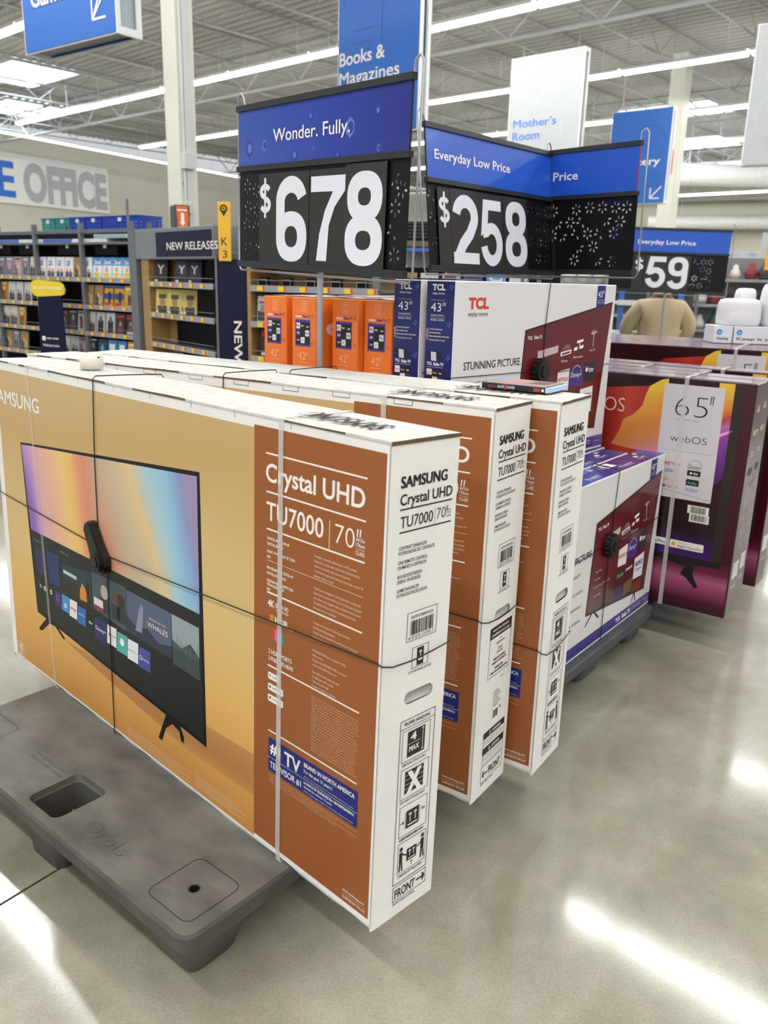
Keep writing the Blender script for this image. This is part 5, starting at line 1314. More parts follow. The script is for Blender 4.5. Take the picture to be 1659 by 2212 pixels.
# open web joists
def joist(L, h, pitch, cw, ww):
    m_ = MB()
    bar(m_, (0, 0, 0), (L, 0, 0), cw, STEEL); bar(m_, (0, 0, -h), (L, 0, -h), cw, STEEL)
    k = 0; x = 0
    while x < L - pitch:
        bar(m_, (x, 0, 0), (x + pitch / 2, 0, -h), ww, STEEL); bar(m_, (x + pitch / 2, 0, -h), (x + pitch, 0, 0), ww, STEEL); x += pitch
    return m_
jm = joist(66, 0.50, 1.3, 0.022, 0.011)
j0 = None
for i in range(27):
    s = -28.5 + i * 1.85
    p = SN(s, -10, HC - 0.03)
    if j0 is None:
        j0 = jm.build('roof_joist', None, p, yaw_rz(42)); tag(j0, 'thin open web steel joist under the roof deck', 'roof joist', 'thin steel joists under the roof deck')
    else:
        c = j0.copy(); C.objects.link(c); c.location = p
gm = joist(66, 0.72, 1.8, 0.038, 0.020)
g0 = None
for i, nn in enumerate((4.0, 13.2, 22.4, 31.6, 40.8)):
    p = SN(-30, nn, HC - 0.10)
    if g0 is None:
        g0 = gm.build('roof_girder', None, p, yaw_rz(132)); tag(g0, 'deep white steel roof girder running across the joists', 'roof girder', 'deep steel roof girders')
    else:
        c = g0.copy(); C.objects.link(c); c.location = p

# fluorescent rows
LAMP = M('fluorescent_diffuser', 'ffffff', 0.5, var=0.0, emit=20.0, ecol='fbfaf6')
LHOU = M('white_lamp_housing', 'e4e4e2', 0.5, var=0.02)
LZ = 5.5
lt = thing('ceiling_light', 'long fluorescent strip light hanging in a row under the roof', 'ceiling light', (0, 0, 0), yaw_rz(132), 'rows of fluorescent strip lights')
m_ = MB(); m_.box(0, -0.105, 0.001, 2.40, 0.105, 0.06, LHOU, 0.01)
m_.tube([(0.4, 0, 0.07), (0.4, 0, 0.60)], 0.006, LHOU, 5); m_.tube([(2.0, 0, 0.07), (2.0, 0, 0.60)], 0.006, LHOU, 5)
m_.build('housing', lt)
m_ = MB(); m_.prism(F((0.02, 0, 0.0), (0, 1, 0), (0, 0, 1)), [(0.085 * math.cos(t), 0.06 * math.sin(t)) for t in [PI + PI * q / 8 for q in range(9)]], 2.36, LAMP); m_.build('diffuser', lt)
first = True
rows = [(-10.2, -20, 22), (-5.8, -20, 22), (-1.4, -20, 22), (3.05, -22, 22), (7.45, -25.2, 24), (11.8, -25.0, 24), (16.3, -25.9, 28), (20.7, -22, 30), (25.1, -22, 32), (29.5, -22, 34), (33.9, -22, 34), (38.3, -22, 34)]
cnt = 0
for (nn, sa, sb) in rows:
    s = sa
    while s < sb:
        p = SN(s, nn, LZ)
        cam_ang = abs(math.degrees(math.atan2(p.x, p.y)))
        dist = math.hypot(p.x, p.y)
        if (p.y > 0 and cam_ang < 48 and dist < 48) or dist < 13:
            if first: lt.location = p; first = False; cnt += 1
            else:
                c = copy_tree(lt); c.location = p; cnt += 1
        s += 2.46
for k in range(8):           # row along the left wall
    p = V((-11.9, 27.07, LZ)) + wd * (-4.5 + 2.46 * k)
    c = copy_tree(lt); c.location = p; c.rotation_euler = (0, 0, yaw_rz(28))
    c.scale = (1, 0.55, 0.55); c['label'] = 'fluorescent strip light in the row running along the left wall'; c['group'] = 'strip lights along the left wall'
print('lights', cnt)

# skylights
SKY = M('skylight_glow', 'e6f4ff', 0.5, var=0.0, emit=4.0)
def skylight(label, s, n, a=2.4, b=1.3):
    r = thing('skylight', label, 'skylight', SN(s, n, HC - 0.012), yaw_rz(132), None)
    m1 = MB(); m1.add([(0, 0, 0), (a, 0, 0), (a, b, 0), (0, b, 0)], [(0, 3, 2, 1)], SKY); m1.build('glazing', r)
    m2 = MB()
    for (x0, y0, x1, y1) in ((-.05, -.05, a + .05, 0), (-.05, b, a + .05, b + .05), (-.05, 0, 0, b), (a, 0, a + .05, b)): m2.box(x0, y0, -0.05, x1, y1, 0.012, STEEL)
    m2.build('frame', r)
skylight('bright skylight at the upper left under the blue hanging sign', -24.0, 10.1, 2.6, 1.7)
skylight('bluish skylight near the left edge, below the brighter one', -28.6, 12.1, 2.4, 1.7)
skylight('roof skylight to the right of the hanging blue arrow sign', -12.6, 23.6, 2.6, 1.8)
skylight('further roof skylight behind the distant column at the right', -14.2, 29.0, 2.4, 2.2)

# ducts
DUC = M('white_air_duct', 'd8dad8', 0.45, var=0.05)
for lab, z, r0, pa, pb_ in (('large white round air duct at the right under the roof', 4.9, 0.34, (-12.95, 26.0), (-9.7, 28.66)), ('lower white round air duct further back at the right', 4.55, 0.32, (-19.5, 40.6), (-14.6, 42.5))):
    a_, b2_ = SN(*pa, z), SN(*pb_, z); dd_ = (b2_ - a_).normalized()
    m1 = MB(); pts = [a_ + dd_ * 1.5 * i for i in range(18)]
    m1.tube(pts, r0, DUC, 20)
    for i in range(1, 21, 2):
        if i < 17: q = pts[i]; m1.tube([q, q + dd_ * 0.06], r0 * 1.03, STEEL, 20)
    for i in range(1, 17, 4): q = pts[i] + V((0, 0, r0)); m1.tube([q, q + V((0, 0, HC - z - r0))], 0.02, STEEL, 6)
    tag(m1.build('air_duct'), lab, 'air duct')

# columns
COL = M('cream_column_paint', 'dcdccf', 0.5, var=0.03, scale=2)
cr = thing('column', 'tall cream square column with conduit and an orange dot behind the new release shelf', 'column', (-1.925, 8.10, 0), yaw_rz(130))
m1 = MB(); m1.box(-0.105, -0.09, 0, 0.09, 0.105, HC, COL, 0.006); m1.build('shaft', cr)
m1 = MB()
for x, y in ((0.105, -0.05), (0.105, 0.0)): m1.tube([(x, y, 0.2), (x, y, HC)], 0.014, STEEL, 8)
m1.box(0.09, -0.08, 2.38, 0.15, 0.03, 2.52, STEEL, 0.004); m1.box(0.09, -0.035, 0.2, 0.118, 0.03, HC, STEEL); m1.box(0.12, -0.09, 2.00, 0.15, -0.01, 2.10, M('ivory_switch', 'd9d3bb', 0.5), 0.003)
m1.build('conduit', cr)
m1 = MB(); m1.prism(F((0.0915, -0.045, 2.258), (0, 1, 0), (0, 0, 1)), circ(0, 0, 0.024, 20), 0.002, ink('dd5f23')); 
cr_dot = m1.build('orange_dot', cr); 
def col2(label, x, y, w):
    c2 = thing('column', label, 'column', (x, y, 0), yaw_rz(130)); m1 = MB(); m1.box(-w, -w, 0, w, w, HC, COL, 0.01); m1.build('shaft', c2)
    m1 = MB(); m1.rect(F((-w, -w, 3.9), (1, 0, 0), (0, 0, 1)), 0.1, 0, 0.25, 0.5, REDI, 0.003); m1.build('warning_label', c2)
col2('distant cream column at the right beside the hanging arrow sign', 6.26, 20.0, 0.17)

# hanging department signs
HBL = M('hanging_sign_blue', '2c6cc6', 0.45, var=0.02, scale=0.7)
HWH = M('hanging_sign_white', 'b9bdbf', 0.45, var=0.02)
HFR = M('white_sign_frame', 'eef0f0', 0.45, var=0.02)
def hang(label, o, yaw, W, z0, z1, mat, dep, art):
    r = thing('hanging_sign', label, 'hanging sign', (o[0], o[1], 0), yaw_rz(yaw), 'department signs hanging from the roof')
    f = front(); m1 = MB(); m1.prism(F((0, 0, 0), (1, 0, 0), (0, 0, 1)), [(0.0, z0), (W, z0), (W, z1), (0.0, z1)], 0.01, mat, 0.0)
    b_ = F((W, dep, 0), (-1, 0, 0), (0, 0, 1)); m1.prism(b_, [(0, z0), (W, z0), (W, z1), (0, z1)], 0.01, mat, 0.0)
    ff = F((0, -0.010, 0), (1, 0, 0), (0, 0, 1)); art(m1, ff, W, z0, z1)
    m1.build('face_panel', r)
    m2 = MB(); t = 0.035
    for x0, x1 in ((-0.012, t * 0.5), (W - t * 0.5, W + 0.012)):
        m2.box(x0, -0.008, z0 - .012, x1, 0.035, z1 + .012, HFR); m2.box(x0, dep - 0.035, z0 - .012, x1, dep + 0.008, z1 + .012, HFR)
        m2.box(x0, 0.035, z0 - .012, x1, dep - .035, z0 + 0.05, HFR); m2.box(x0, 0.035, z1 - 0.05, x1, dep - .035, z1 + .012, HFR)
    m2.box(0.0, 0.0, z0 - 0.012, W, 0.012, z0 + 0.006, HFR); m2.box(0, dep - 0.012, z0 - 0.012, W, dep, z0 + .006, HFR); m2.box(0, 0, z1 - .006, W, dep, z1 + .012, HFR)
    m2.box(0.03, 0.03, z0 + 0.02, W - 0.03, dep - 0.03, z0 + 0.03, ink('6b6a66')); m2.box(W - 0.06, 0.012, z0 + .03, W - 0.05, dep - .012, z1 - .02, ink('b5c3cb')); m2.box(0.05, 0.012, z0 + .03, 0.06, dep - .012, z1 - .02, ink('b5c3cb'))
    m2.build('frame', r)
    for x in (0.12 * W, 0.88 * W): m3 = MB(); m3.tube([(x, dep / 2, z1), (x, dep / 2, HC - 0.1)], 0.006, WIRE, 5); m3.build('hanging_rod', r)
    return r
def arrow_dl(m1, f, x, y, L, w, mat):
    m1.line(f, x, y, x + L, y + L, w, mat, 0.004); m1.line(f, x, y, x + L * 0.9, y, w, mat, 0.004); m1.line(f, x, y, x, y + L * 0.9, w, mat, 0.004)
def art_games(m1, f, W, z0, z1):
    m1.text(f, 'Games', 0.150, 3.865, 0.62, 0.165, INKW, 0.02, 0.004); arrow_dl(m1, f, 1.105, 3.63, 0.22, 0.020, INKW); m1.line(f, 1.11, 3.635, 1.32, 3.96, 0.02, INKW, 0.0045)
    m1.rect(f, 0.0, 3.855, W, 3.858, ink('2f62b0'), 0.002)
hang('blue hanging sign with a white arrow at the top left, its bottom edge showing', (-3.59, 8.93), fr_y((-3.59, 8.93), (-2.44, 8.07)), 1.436, 3.495, 4.75, HBL, 0.25, art_games)
def art_books(m1, f, W, z0, z1):
    m1.text(f, 'Books &', 0.02, 3.555, 0.66, 0.125, INKW, 0.018, 0.004); m1.text(f, 'Magazines', 0.02, 3.375, 0.86, 0.125, INKW, 0.018, 0.004)
    dk = ink('2a5aa8')
    for y in (3.84, 3.725): m1.rect(f, 0.22, y, 0.525, y + 0.012, dk, 0.003)
    m1.rect(f, 0.62, 3.70, 0.63, 4.5, dk, 0.003); m1.rect(f, 0.08, 4.05, 0.09, 4.5, dk, 0.003)
hang('blue hanging sign reading Books & Magazines behind the 678 dollar sign', (-0.58, 9.42), fr_y((-.56, 9.4), (.25, 8.6)), 1.125, 2.87, 4.60, HBL, 0.13, art_books)
def art_mother(m1, f, W, z0, z1):
    m1.text(f, "Mother's", 0.10, 4.09, 0.86, 0.135, ink('5a86d8'), 0.02, 0.004); m1.text(f, 'Room', 0.10, 3.885, 0.55, 0.135, ink('5a86d8'), 0.02, 0.004)
    g = ink('c2c6c8'); m1.ring(f, 0.45, 4.72, 0.25, 0.014, g, 0.003, 40); m1.ring(f, 0.62, 4.0, 0.45, 0.012, g, 0.003, 40)
hang("white hanging sign reading Mother's Room", (2.03, 15.94), fr_y((2.07, 15.9), (3.1, 15.0)), 1.40, 3.55, 5.20, HWH, 0.16, art_mother)
def art_gro(m1, f, W, z0, z1):
    m1.text(f, 'Grocery', 0.10, 3.585, 0.89, 0.125, INKW, 0.02, 0.004); arrow_dl(m1, f, 0.86, 3.01, 0.20, 0.022, INKW)
    d = ink('2a5aa8'); m1.ring(f, 0.75, 3.95, 0.30, 0.012, d, 0.003, 40); m1.frame(f, 0.78, 3.22, 0.99, 3.42, 0.012, d, 0.003); m1.line(f, 0.5, 3.8, 1.0, 4.1, .01, d, 0.003)
hang('blue hanging sign with a down-left arrow, its wording ending in ery', (4.02, 16.58), fr_y((4.0, 16.6), (4.95, 15.8)), 1.125, 2.93, 4.51, HBL, 0.13, art_gro)
def art_none(m1, f, W, z0, z1):
    m1.ring(f, 0.30, 3.25, 0.22, 0.010, ink('c2c6c8'), 0.003, 30)
hang('pale grey hanging sign cut off by the right edge of the picture', (3.79, 9.70), 118, 1.1, 2.77, 4.12, HWH, 0.13, art_none)
# ------------------------------------------------------------------ shelving and stock
GSH = M('grey_shelf_metal', '686c72', 0.45, var=0.06, metal=0.15)
GPO = M('grey_shelf_post', '6c7076', 0.5, var=0.06)
BLKP = M('black_shelf_liner', '08080a', 0.6, var=0.1, spec=0.2)
WOOD = M('pale_wood_panel', 'a98753', 0.5, var=0.12, scale=3, stretch=(1, 1, 6), bump=0.05)
NVY = M('navy_sign_panel', '070a34', 0.45, var=0.06, spec=0.3)
YEL = ink('f2cf2c'); REDT = ink('d8543a'); STRP = M('price_strip', '9a9ca2', 0.35, var=0.05)
YELS = M('yellow_sign', 'efb932', 0.45, var=0.03)

def gondola(label, a, yaw, L, shelves, htop, depth=0.36, backm=None, posts=(), name='display_shelf', cat='shelf', tags=True, wood=False, group=None, top_rail=True):
    r = thing(name, label, cat, (a[0], a[1], 0), yaw_rz(yaw), group)
    m1 = MB(); m1.box(0, depth, 0.0, L, depth + 0.03, htop, backm or BLKP); m1.build('back_panel', r)
    if wood:
        m1 = MB(); m1.box(-0.14 if L > 1.05 else -0.03, 0.0, 0, 0.0, depth + .03, wood, WOOD, 0.003); m1.box(0.0, depth - 0.008, 0, L * (0.12 if L > 1.05 else 0.4), depth - 0.001, wood, WOOD); m1.build('wood_panel', r)
    for x in posts:
        m1 = MB(); m1.box(x - 0.02, -0.005, 0, x + 0.02, 0.035, htop + 0.06, GPO, 0.002); m1.build('upright', r)
    if top_rail:
        m1 = MB(); m1.box(0, 0.0, htop - 0.03, L, 0.05, htop, GSH, 0.003); m1.box(0, 0.0, htop - 0.13, L, depth, htop - 0.11, GSH, 0.002); m1.build('top_rail', r)
    for z in shelves:
        m1 = MB(); m1.box(0, 0.0, z - 0.03, L, depth, z - 0.008, GSH, 0.002); sh_ = m1.build('shelf', r); m1 = MB()
        f = F((0, -0.004, z - 0.040), (1, 0, 0), (0, 0, 1)); m1.prism(f, [(0, 0), (L, 0), (L, 0.042), (0, 0.042)], 0.004, STRP)
        if tags:
            x = 0.06
            while x < L - 0.06:
                m1.rect(f, x, 0.005, x + 0.045, 0.037, YEL, 0.0055); m1.rect(f, x + 0.045, 0.005, x + 0.062, 0.037, REDT, 0.0055); x += 0.17
        m1.tube([(0.01, -0.002, z + 0.035), (L - 0.01, -0.002, z + 0.035)], 0.002, WIRE, 5)
        m1.build('price_strip', sh_)
    return r

DV = {}
def dvd_proto(key, base, spots):
    """spots: list of (x0,y0,x1,y1,colour) in fractions of the cover, circles when colour starts with o"""
    W, H = 0.135, 0.190
    m1 = MB(); m1.box(0, 0, 0, W, 0.014, H, ink(base), 0.001)
    f = front()
    for i, (x0, y0, x1, y1, c) in enumerate(spots):
        if c[0] == 'o': m1.poly(f, [( (x0 + x1) / 2 * W + (x1 - x0) / 2 * W * math.cos(t), (y0 + y1) / 2 * H + (y1 - y0) / 2 * H * math.sin(t)) for t in [2 * PI * q / 14 for q in range(14)]], ink(c[1:]), 0.0006 + i * 0.0003)
        elif c[0] == 't': m1.text(f, c[7:], x0 * W, y0 * H, (x1 - x0) * W, (y1 - y0) * H, ink(c[1:7]), 0.03, 0.0006 + i * 0.0003)
        else: m1.rect(f, x0 * W, y0 * H, x1 * W, y1 * H, ink(c), 0.0006 + i * 0.0003)
    DV[key] = [m1, None]
PE = lambda c1, c2: [(.12, 0, .52, .42, c1), (.20, .38, .46, .62, 'o' + c2), (.5, 0, .88, .36, c1), (.58, .32, .82, .54, 'o' + c2)]
dvd_proto('lavender', '9c93a8', [(.1, .1, .9, .5, '6d6480'), (.3, .3, .7, .75, 'oc9a58f'), (.1, .82, .9, .92, 'e4dfe8')])
dvd_proto('rose', 'b5a5a8', [(.1, .05, .5, .6, '7a4f56'), (.3, .35, .75, .75, 'od1b7a2'), (.15, .84, .8, .92, '54424c')])
dvd_proto('silver', '8c8a98', [(.2, .1, .8, .7, '5f5a70'), (.35, .45, .65, .72, 'oc9aa96'), (.2, .8, .8, .9, 'ded8e2')])
dvd_proto('plum', '574a5e', [(.2, .1, .6, .7, '8f7f90'), (.35, .45, .6, .65, 'ob48f7c'), (.1, .85, .9, .92, 'c94a52')])
dvd_proto('kids_white', 'eef0f4', [(.18, .58, .62, .84, 't2f6fc4LB'), (.1, .0, .45, .32, '3b3f52'), (.14, .28, .42, .48, 'oe0b08c'), (.52, .0, .9, .28, '4c4c50'), (.56, .25, .84, .44, 'od9a47c')])
dvd_proto('kids_blue', 'dfe8f2', [(0, .62, 1, 1, '3f8ed8'), (.2, .05, .7, .30, 'efd23c'), (.15, .68, .85, .88, 'tf4f4f42nd'), (.3, .3, .6, .55, 'od9a47c')])
dvd_proto('gold', 'c79a3c', [(.2, .0, .8, .6, '8a5a22'), (.3, .5, .7, .75, 'oe6c88a'), (.15, .84, .85, .93, 'f2e2a8')])
dvd_proto('tan', 'a98a5a', [(.1, 0, .5, .55, '5c4a34'), (.5, .1, .9, .5, 'c9b07a'), (.3, .4, .6, .62, 'od8b48c')])
dvd_proto('yellow_blue', 'e0a52c', [(0, .35, 1, .62, '2f57a8'), (.45, .1, .8, .7, '26334e'), (0, .85, 1, 1, '3b62b0'), (.1, .05, .6, .2, 'c8452f')])
dvd_proto('yellow', 'dfae2a', [(.4, .1, .8, .6, '5b4a28'), (.45, .55, .7, .75, 'od9a47c'), (.1, .82, .7, .9, 'fff2c0')])
dvd_proto('dark_red', '3a2024', [(.2, 0, .8, .5, '6a4a48'), (.35, .4, .65, .62, 'ob89080'), (.1, .8, .9, .9, 'c23b34')])
dvd_proto('white_red', 'd8d4d6', [(.3, .1, .7, .55, '8c2b2e'), (.25, .5, .6, .75, 'o3a3030'), (.1, .85, .9, .93, '4a4a50')])
dvd_proto('group_white', 'dcd8d2', [(.05, 0, .35, .5, '3c3632'), (.38, 0, .66, .46, '574a40'), (.7, 0, .95, .42, '2c2a2c'), (.1, .45, .32, .62, 'oc9a58a'), (.42, .42, .62, .58, 'oc9a58a'), (.74, .38, .92, .54, 'od0ac90')])
dvd_proto('black_figure', '1f2126', [(.25, 0, .8, .6, '4d4f56'), (.35, .5, .7, .8, 'oa8a29c'), (.1, .88, .9, .95, 'e0e0e0')])
dvd_proto('snow', 'c9ccd2', [(.2, 0, .85, .6, '24262c'), (.35, .5, .7, .82, 'o6e6a6c'), (.05, .02, .95, .08, 'b8352d')])
dvd_proto('teal', '3d5a6a', [(.3, 0, .7, .55, '5fb0c4'), (.38, .5, .62, .7, 'o86d0dc'), (.1, .85, .9, .93, '1d2a34')])
dvd_proto('bw_pair', 'd9d8d8', PE('4a4848', '9a9694'))
dvd_proto('blue_yellow', '3f8fc8', [(0, 0, 1, .4, 'e8d23c'), (.2, .5, .8, .8, 'f0f0f0')])
dvd_proto('dark_y', '2b2927', [(.22, .36, .78, .72, 'td9d5caY'), (.05, .02, .28, .12, 'e8e6e0'), (.1, .9, .9, .98, '45413c')])
dvd_proto('dark_y_blue', '2c2f3a', [(.15, .26, .85, .80, 'o3a3d48'), (.24, .38, .76, .70, 'te2e2e4Y'), (.05, .02, .28, .12, 'e8e6e0'), (.86, 0, 1, 1, '1b2050')])
dvd_proto('portrait', 'e3cf78', [(.15, .0, .85, .30, '4a4438'), (.30, .25, .72, .68, 'ob78a60'), (.22, .60, .80, .78, '5b5240'), (.04, .0, .22, .12, 'f0ead0')])
dvd_proto('action', 'c4c8cc', [(.05, .05, .95, .4, '3c4048'), (.2, .35, .8, .62, '8a8e96'), (.1, .66, .9, .74, 'b8352d'), (0, .92, 1, 1, '23262c')])
dvd_proto('red_title', '2a1618', [(.05, .72, .95, .95, '9c2a2e'), (.25, .2, .75, .6, '5f5a58'), (.4, .45, .6, .65, 'oc09a86'), (.1, .05, .9, .15, 'd8d0d0')])
def dvd(key, parent_gondola, x, z, y=0.035, tilt=0.0, label='', group=None):
    W = Matrix.Translation(parent_gondola.location) @ Matrix.Rotation(parent_gondola.rotation_euler[2], 4, 'Z')
    p = W @ V((x, y, z))
    if DV[key][1] is None:
        o = DV[key][0].build('disc_case'); DV[key][1] = o
    else:
        o = DV[key][1].copy(); C.objects.link(o)
    o.location = p; o.rotation_euler = (-0.10, 0, parent_gondola.rotation_euler[2] + tilt)
    tag(o, label, 'disc case', group)
    return o

gl = gondola('long grey video shelf along the left behind the boxes', (-5.46, 10.00), 126.9, 3.985, (1.415, 1.167, 0.92, 0.67, 0.42, 0.17), 1.84, posts=(0.02, 0.86, 1.64, 2.42, 3.20, 3.96))
KN = {'lavender': 'lavender grey', 'rose': 'rose and grey', 'silver': 'silver lilac', 'plum': 'plum', 'kids_white': 'white with blue letters', 'kids_blue': 'white and bright blue', 'gold': 'gold', 'tan': 'tan', 'yellow_blue': 'yellow and blue', 'yellow': 'yellow',
      'dark_red': 'dark red', 'white_red': 'white and red', 'group_white': 'cream group portrait', 'black_figure': 'black', 'snow': 'pale grey with dark figure', 'teal': 'teal', 'bw_pair': 'black and white', 'blue_yellow': 'blue and yellow', 'action': 'grey action', 'red_title': 'dark red title'}
ordn = {1.415: 'top', 1.167: 'second', 0.92: 'third', 0.67: 'fourth'}
def rowfill(g, z, x0, keys, where, step=0.150, y=0.035):
    x = x0
    for k in keys:
        if k:
            dvd(k, g, x, z - 0.005, y, random.uniform(-.05, .05), '%s video case on the %s shelf of %s' % (KN[k], ordn.get(z, 'lower'), where), '%s video cases on the %s shelf of %s' % (KN[k], ordn.get(z, 'lower'), where))
        x += step
LW = 'the long left rack'
T = ['lavender', 'rose', 'plum', 'silver', 'lavender', 'rose', 'white_red', 'rose', 'lavender', None, 'silver', 'lavender', 'rose', 'silver', 'group_white', 'kids_white', 'kids_white', 'kids_white', 'kids_white', 'tan', 'kids_white', 'kids_blue', 'kids_blue', 'kids_blue', 'kids_blue']
rowfill(gl, 1.415, 0.10, T, LW, 0.153)
rowfill(gl, 1.167, 0.10, ['gold', 'tan', 'gold', 'group_white', 'gold', 'tan', 'gold', 'gold', 'group_white', 'group_white', 'gold', 'bw_pair', 'bw_pair', 'bw_pair', None, None, None, None, None, None, 'tan', 'tan', 'yellow_blue', 'yellow_blue', 'yellow'], LW, 0.153)
rowfill(gl, 0.92, 0.10, ['dark_red', 'white_red', 'group_white', 'white_red', 'white_red', 'white_red', 'white_red', 'dark_red', None, None, 'group_white', 'group_white', 'gold', None, None, None, 'dark_red', 'dark_red', 'black_figure', 'white_red', 'group_white', 'snow', 'snow', 'dark_red', 'red_title'], LW, 0.153)
rowfill(gl, 0.67, 0.10, ['black_figure', 'white_red', 'teal', 'dark_red', 'black_figure', None, 'teal', 'teal', 'group_white', 'group_white', 'tan', 'silver', 'tan', None, None, None, 'bw_pair', 'bw_pair', 'bw_pair', 'rose', 'black_figure', 'teal', 'blue_yellow', 'blue_yellow', 'yellow'], LW, 0.153)
# black hanging card holders over the top shelf
for i, x in enumerate((0.45, 1.10, 1.55, 2.05, 2.75, 3.35)):
    W = Matrix.Translation(gl.location) @ Matrix.Rotation(gl.rotation_euler[2], 4, 'Z')
    m1 = MB(); m1.box(0, 0, 0, 0.34, 0.02, 0.085, BLKP, 0.003); m1.box(0.15, -0.01, 0.06, 0.19, 0.0, 0.10, ink('d8dadc'))
    m1.tube([(0.17, 0.01, 0.08), (0.17, 0.05, 0.13)], 0.004, WIRE, 5)
    o = m1.build('card_holder', None, W @ V((x, 0.05, 1.62)), gl.rotation_euler[2]); tag(o, 'black hanging card holder under the top rail of the long left rack', 'card holder', 'black card holders on the left rack')
# flat packs lying on the top deck
for i, (x, w, c, z) in enumerate(((0.35, .45, 'd6dce4', 0), (0.9, .5, '8fa8d8', 0), (1.45, .5, '5a78c8', 0), (2.0, .4, 'e4e8ec', 0), (2.45, .45, '4f6fc0', 0), (2.95, .55, 'e8eef0', 0), (3.3, .5, 'bfe0e0', 0.03))):
    W = Matrix.Translation(gl.location) @ Matrix.Rotation(gl.rotation_euler[2], 4, 'Z')
    m1 = MB(); m1.box(0, 0, 0, w, 0.22, 0.035, ink(c), 0.004)
    o = m1.build('flat_pack', None, W @ V((x, 0.08, 1.731 + z * 1.2)), gl.rotation_euler[2]); tag(o, ['white', 'pale blue', 'blue', 'white grey', 'deep blue', 'long white', 'pale mint'][i] + ' flat pack lying on the top deck of the long left rack', 'flat pack')

# stock rack behind with plastic baskets
gb = gondola('grey stock rack behind the left video shelf carrying the plastic baskets', (-4.9, 10.75), 126.9, 4.6, (1.2,), 1.915, tags=False, posts=(0.05, 1.5, 3.0, 4.5), backm=GSH)
TEAL = M('teal_basket_plastic', '2b8a8c', 0.45, var=0.06); BSK = M('blue_basket_plastic', '1d3fa8', 0.45, var=0.06)
def basket(label, x, y, z, rz, mat, w=0.24, d=0.30, h=0.135):
    m1 = MB(); t = 0.006
    for fr, ww in ((F((0, 0, 0), (1, 0, 0), (0, 0, 1)), w), (F((w, 0, 0), (0, 1, 0), (0, 0, 1)), d), (F((w, d, 0), (-1, 0, 0), (0, 0, 1)), w), (F((0, d, 0), (0, -1, 0), (0, 0, 1)), d)):
        holes = []
        n = int(ww / 0.045)
        for i in range(n):
            for j in range(3):
                if ww == w and j == 2 and n // 2 - 1 <= i <= n // 2: continue
                holes.append(rrect(0.02 + i * (ww - 0.03) / n, 0.02 + j * 0.034, 0.02 + i * (ww - 0.03) / n + (ww - .03) / n - 0.014, 0.036 + j * 0.034, 0.004, 2))
        m1.plate(fr, [(0, 0), (ww, 0), (ww, h), (0, h)], holes, t, mat)
    m1.box(0, 0, 0, w, d, 0.005, mat); m1.box(-0.01, -0.01, h - 0.015, w + 0.01, 0.004, h, mat, 0.003); m1.box(-0.01, d - .004, h - 0.015, w + 0.01, d + 0.01, h, mat, 0.003)
    m1.prism(F((0, -0.004, 0), (1, 0, 0), (0, 0, 1)), rrect(w / 2 - 0.03, 0.075, w / 2 + 0.03, 0.115, 0.012, 4), 0.005, ink('d6dce6'))
    tag(m1.build('plastic_basket', None, (x, y, z), rz), label, 'plastic basket', 'plastic baskets on the stock rack')
bd = dirv(126.9); bo = V((-4.9, 10.75, 0)) + V((math.cos(math.radians(36.9)) * 0, 0, 0))
W = Matrix.Translation(gb.location) @ Matrix.Rotation(gb.rotation_euler[2], 4, 'Z')
for i, (x, mt, lb, w) in enumerate(((1.02, TEAL, 'left teal plastic basket on the stock rack', .26), (1.31, TEAL, 'right teal plastic basket, next to the blue ones', .26), (1.60, BSK, 'leftmost blue plastic basket beside the teal ones', .27), (1.90, BSK, 'middle blue plastic basket behind the tall grey post', .27), (2.20, BSK, 'rightmost long blue plastic basket reaching the column', .62))):
    p = W @ V((x, 0.02, 1.917)); basket(lb, p.x, p.y, p.z, gb.rotation_euler[2], mt, w)

# standee with yellow oval sign
st = thing('standee', 'navy standee with a yellow RECENT RELEASES oval on the left rack', 'standee', (-3.34, 8.02, 0), yaw_rz(112))
m1 = MB(); m1.prism(front(), [(0.0, 0.0), (0.34, 0.0), (0.335, 0.7), (0.325, 1.335), (0.05, 1.335), (0.03, 0.9)], 0.012, NVY)
m1.rect(front(), 0.06, 0.83, 0.10, 0.87, INKW, 0.0145); m1.text(front(), 'scan code', 0.115, 0.845, 0.14, 0.022, INKW, 0.02, 0.0145); m1.text(front(), 'Walmart.com', 0.06, 0.775, 0.20, 0.026, INKW, 0.02, 0.0145); m1.build('board', st)
m1 = MB(); m1.prism(front(), [(0.0 + .0, 1.26), (0.02, 1.24), (0.06, 1.232), (0.34, 1.25), (0.375, 1.265), (0.385, 1.30), (0.37, 1.345), (0.33, 1.37), (0.06, 1.383), (0.015, 1.375), (-0.02, 1.35), (-0.02, 1.29)], 0.014, ink('efd332'), 0.013)
m1.text(front(), 'RECENT RELEASES', 0.01, 1.302, 0.35, 0.026, ink('fdf6c8'), 0.03, 0.030); m1.build('oval_header', st)

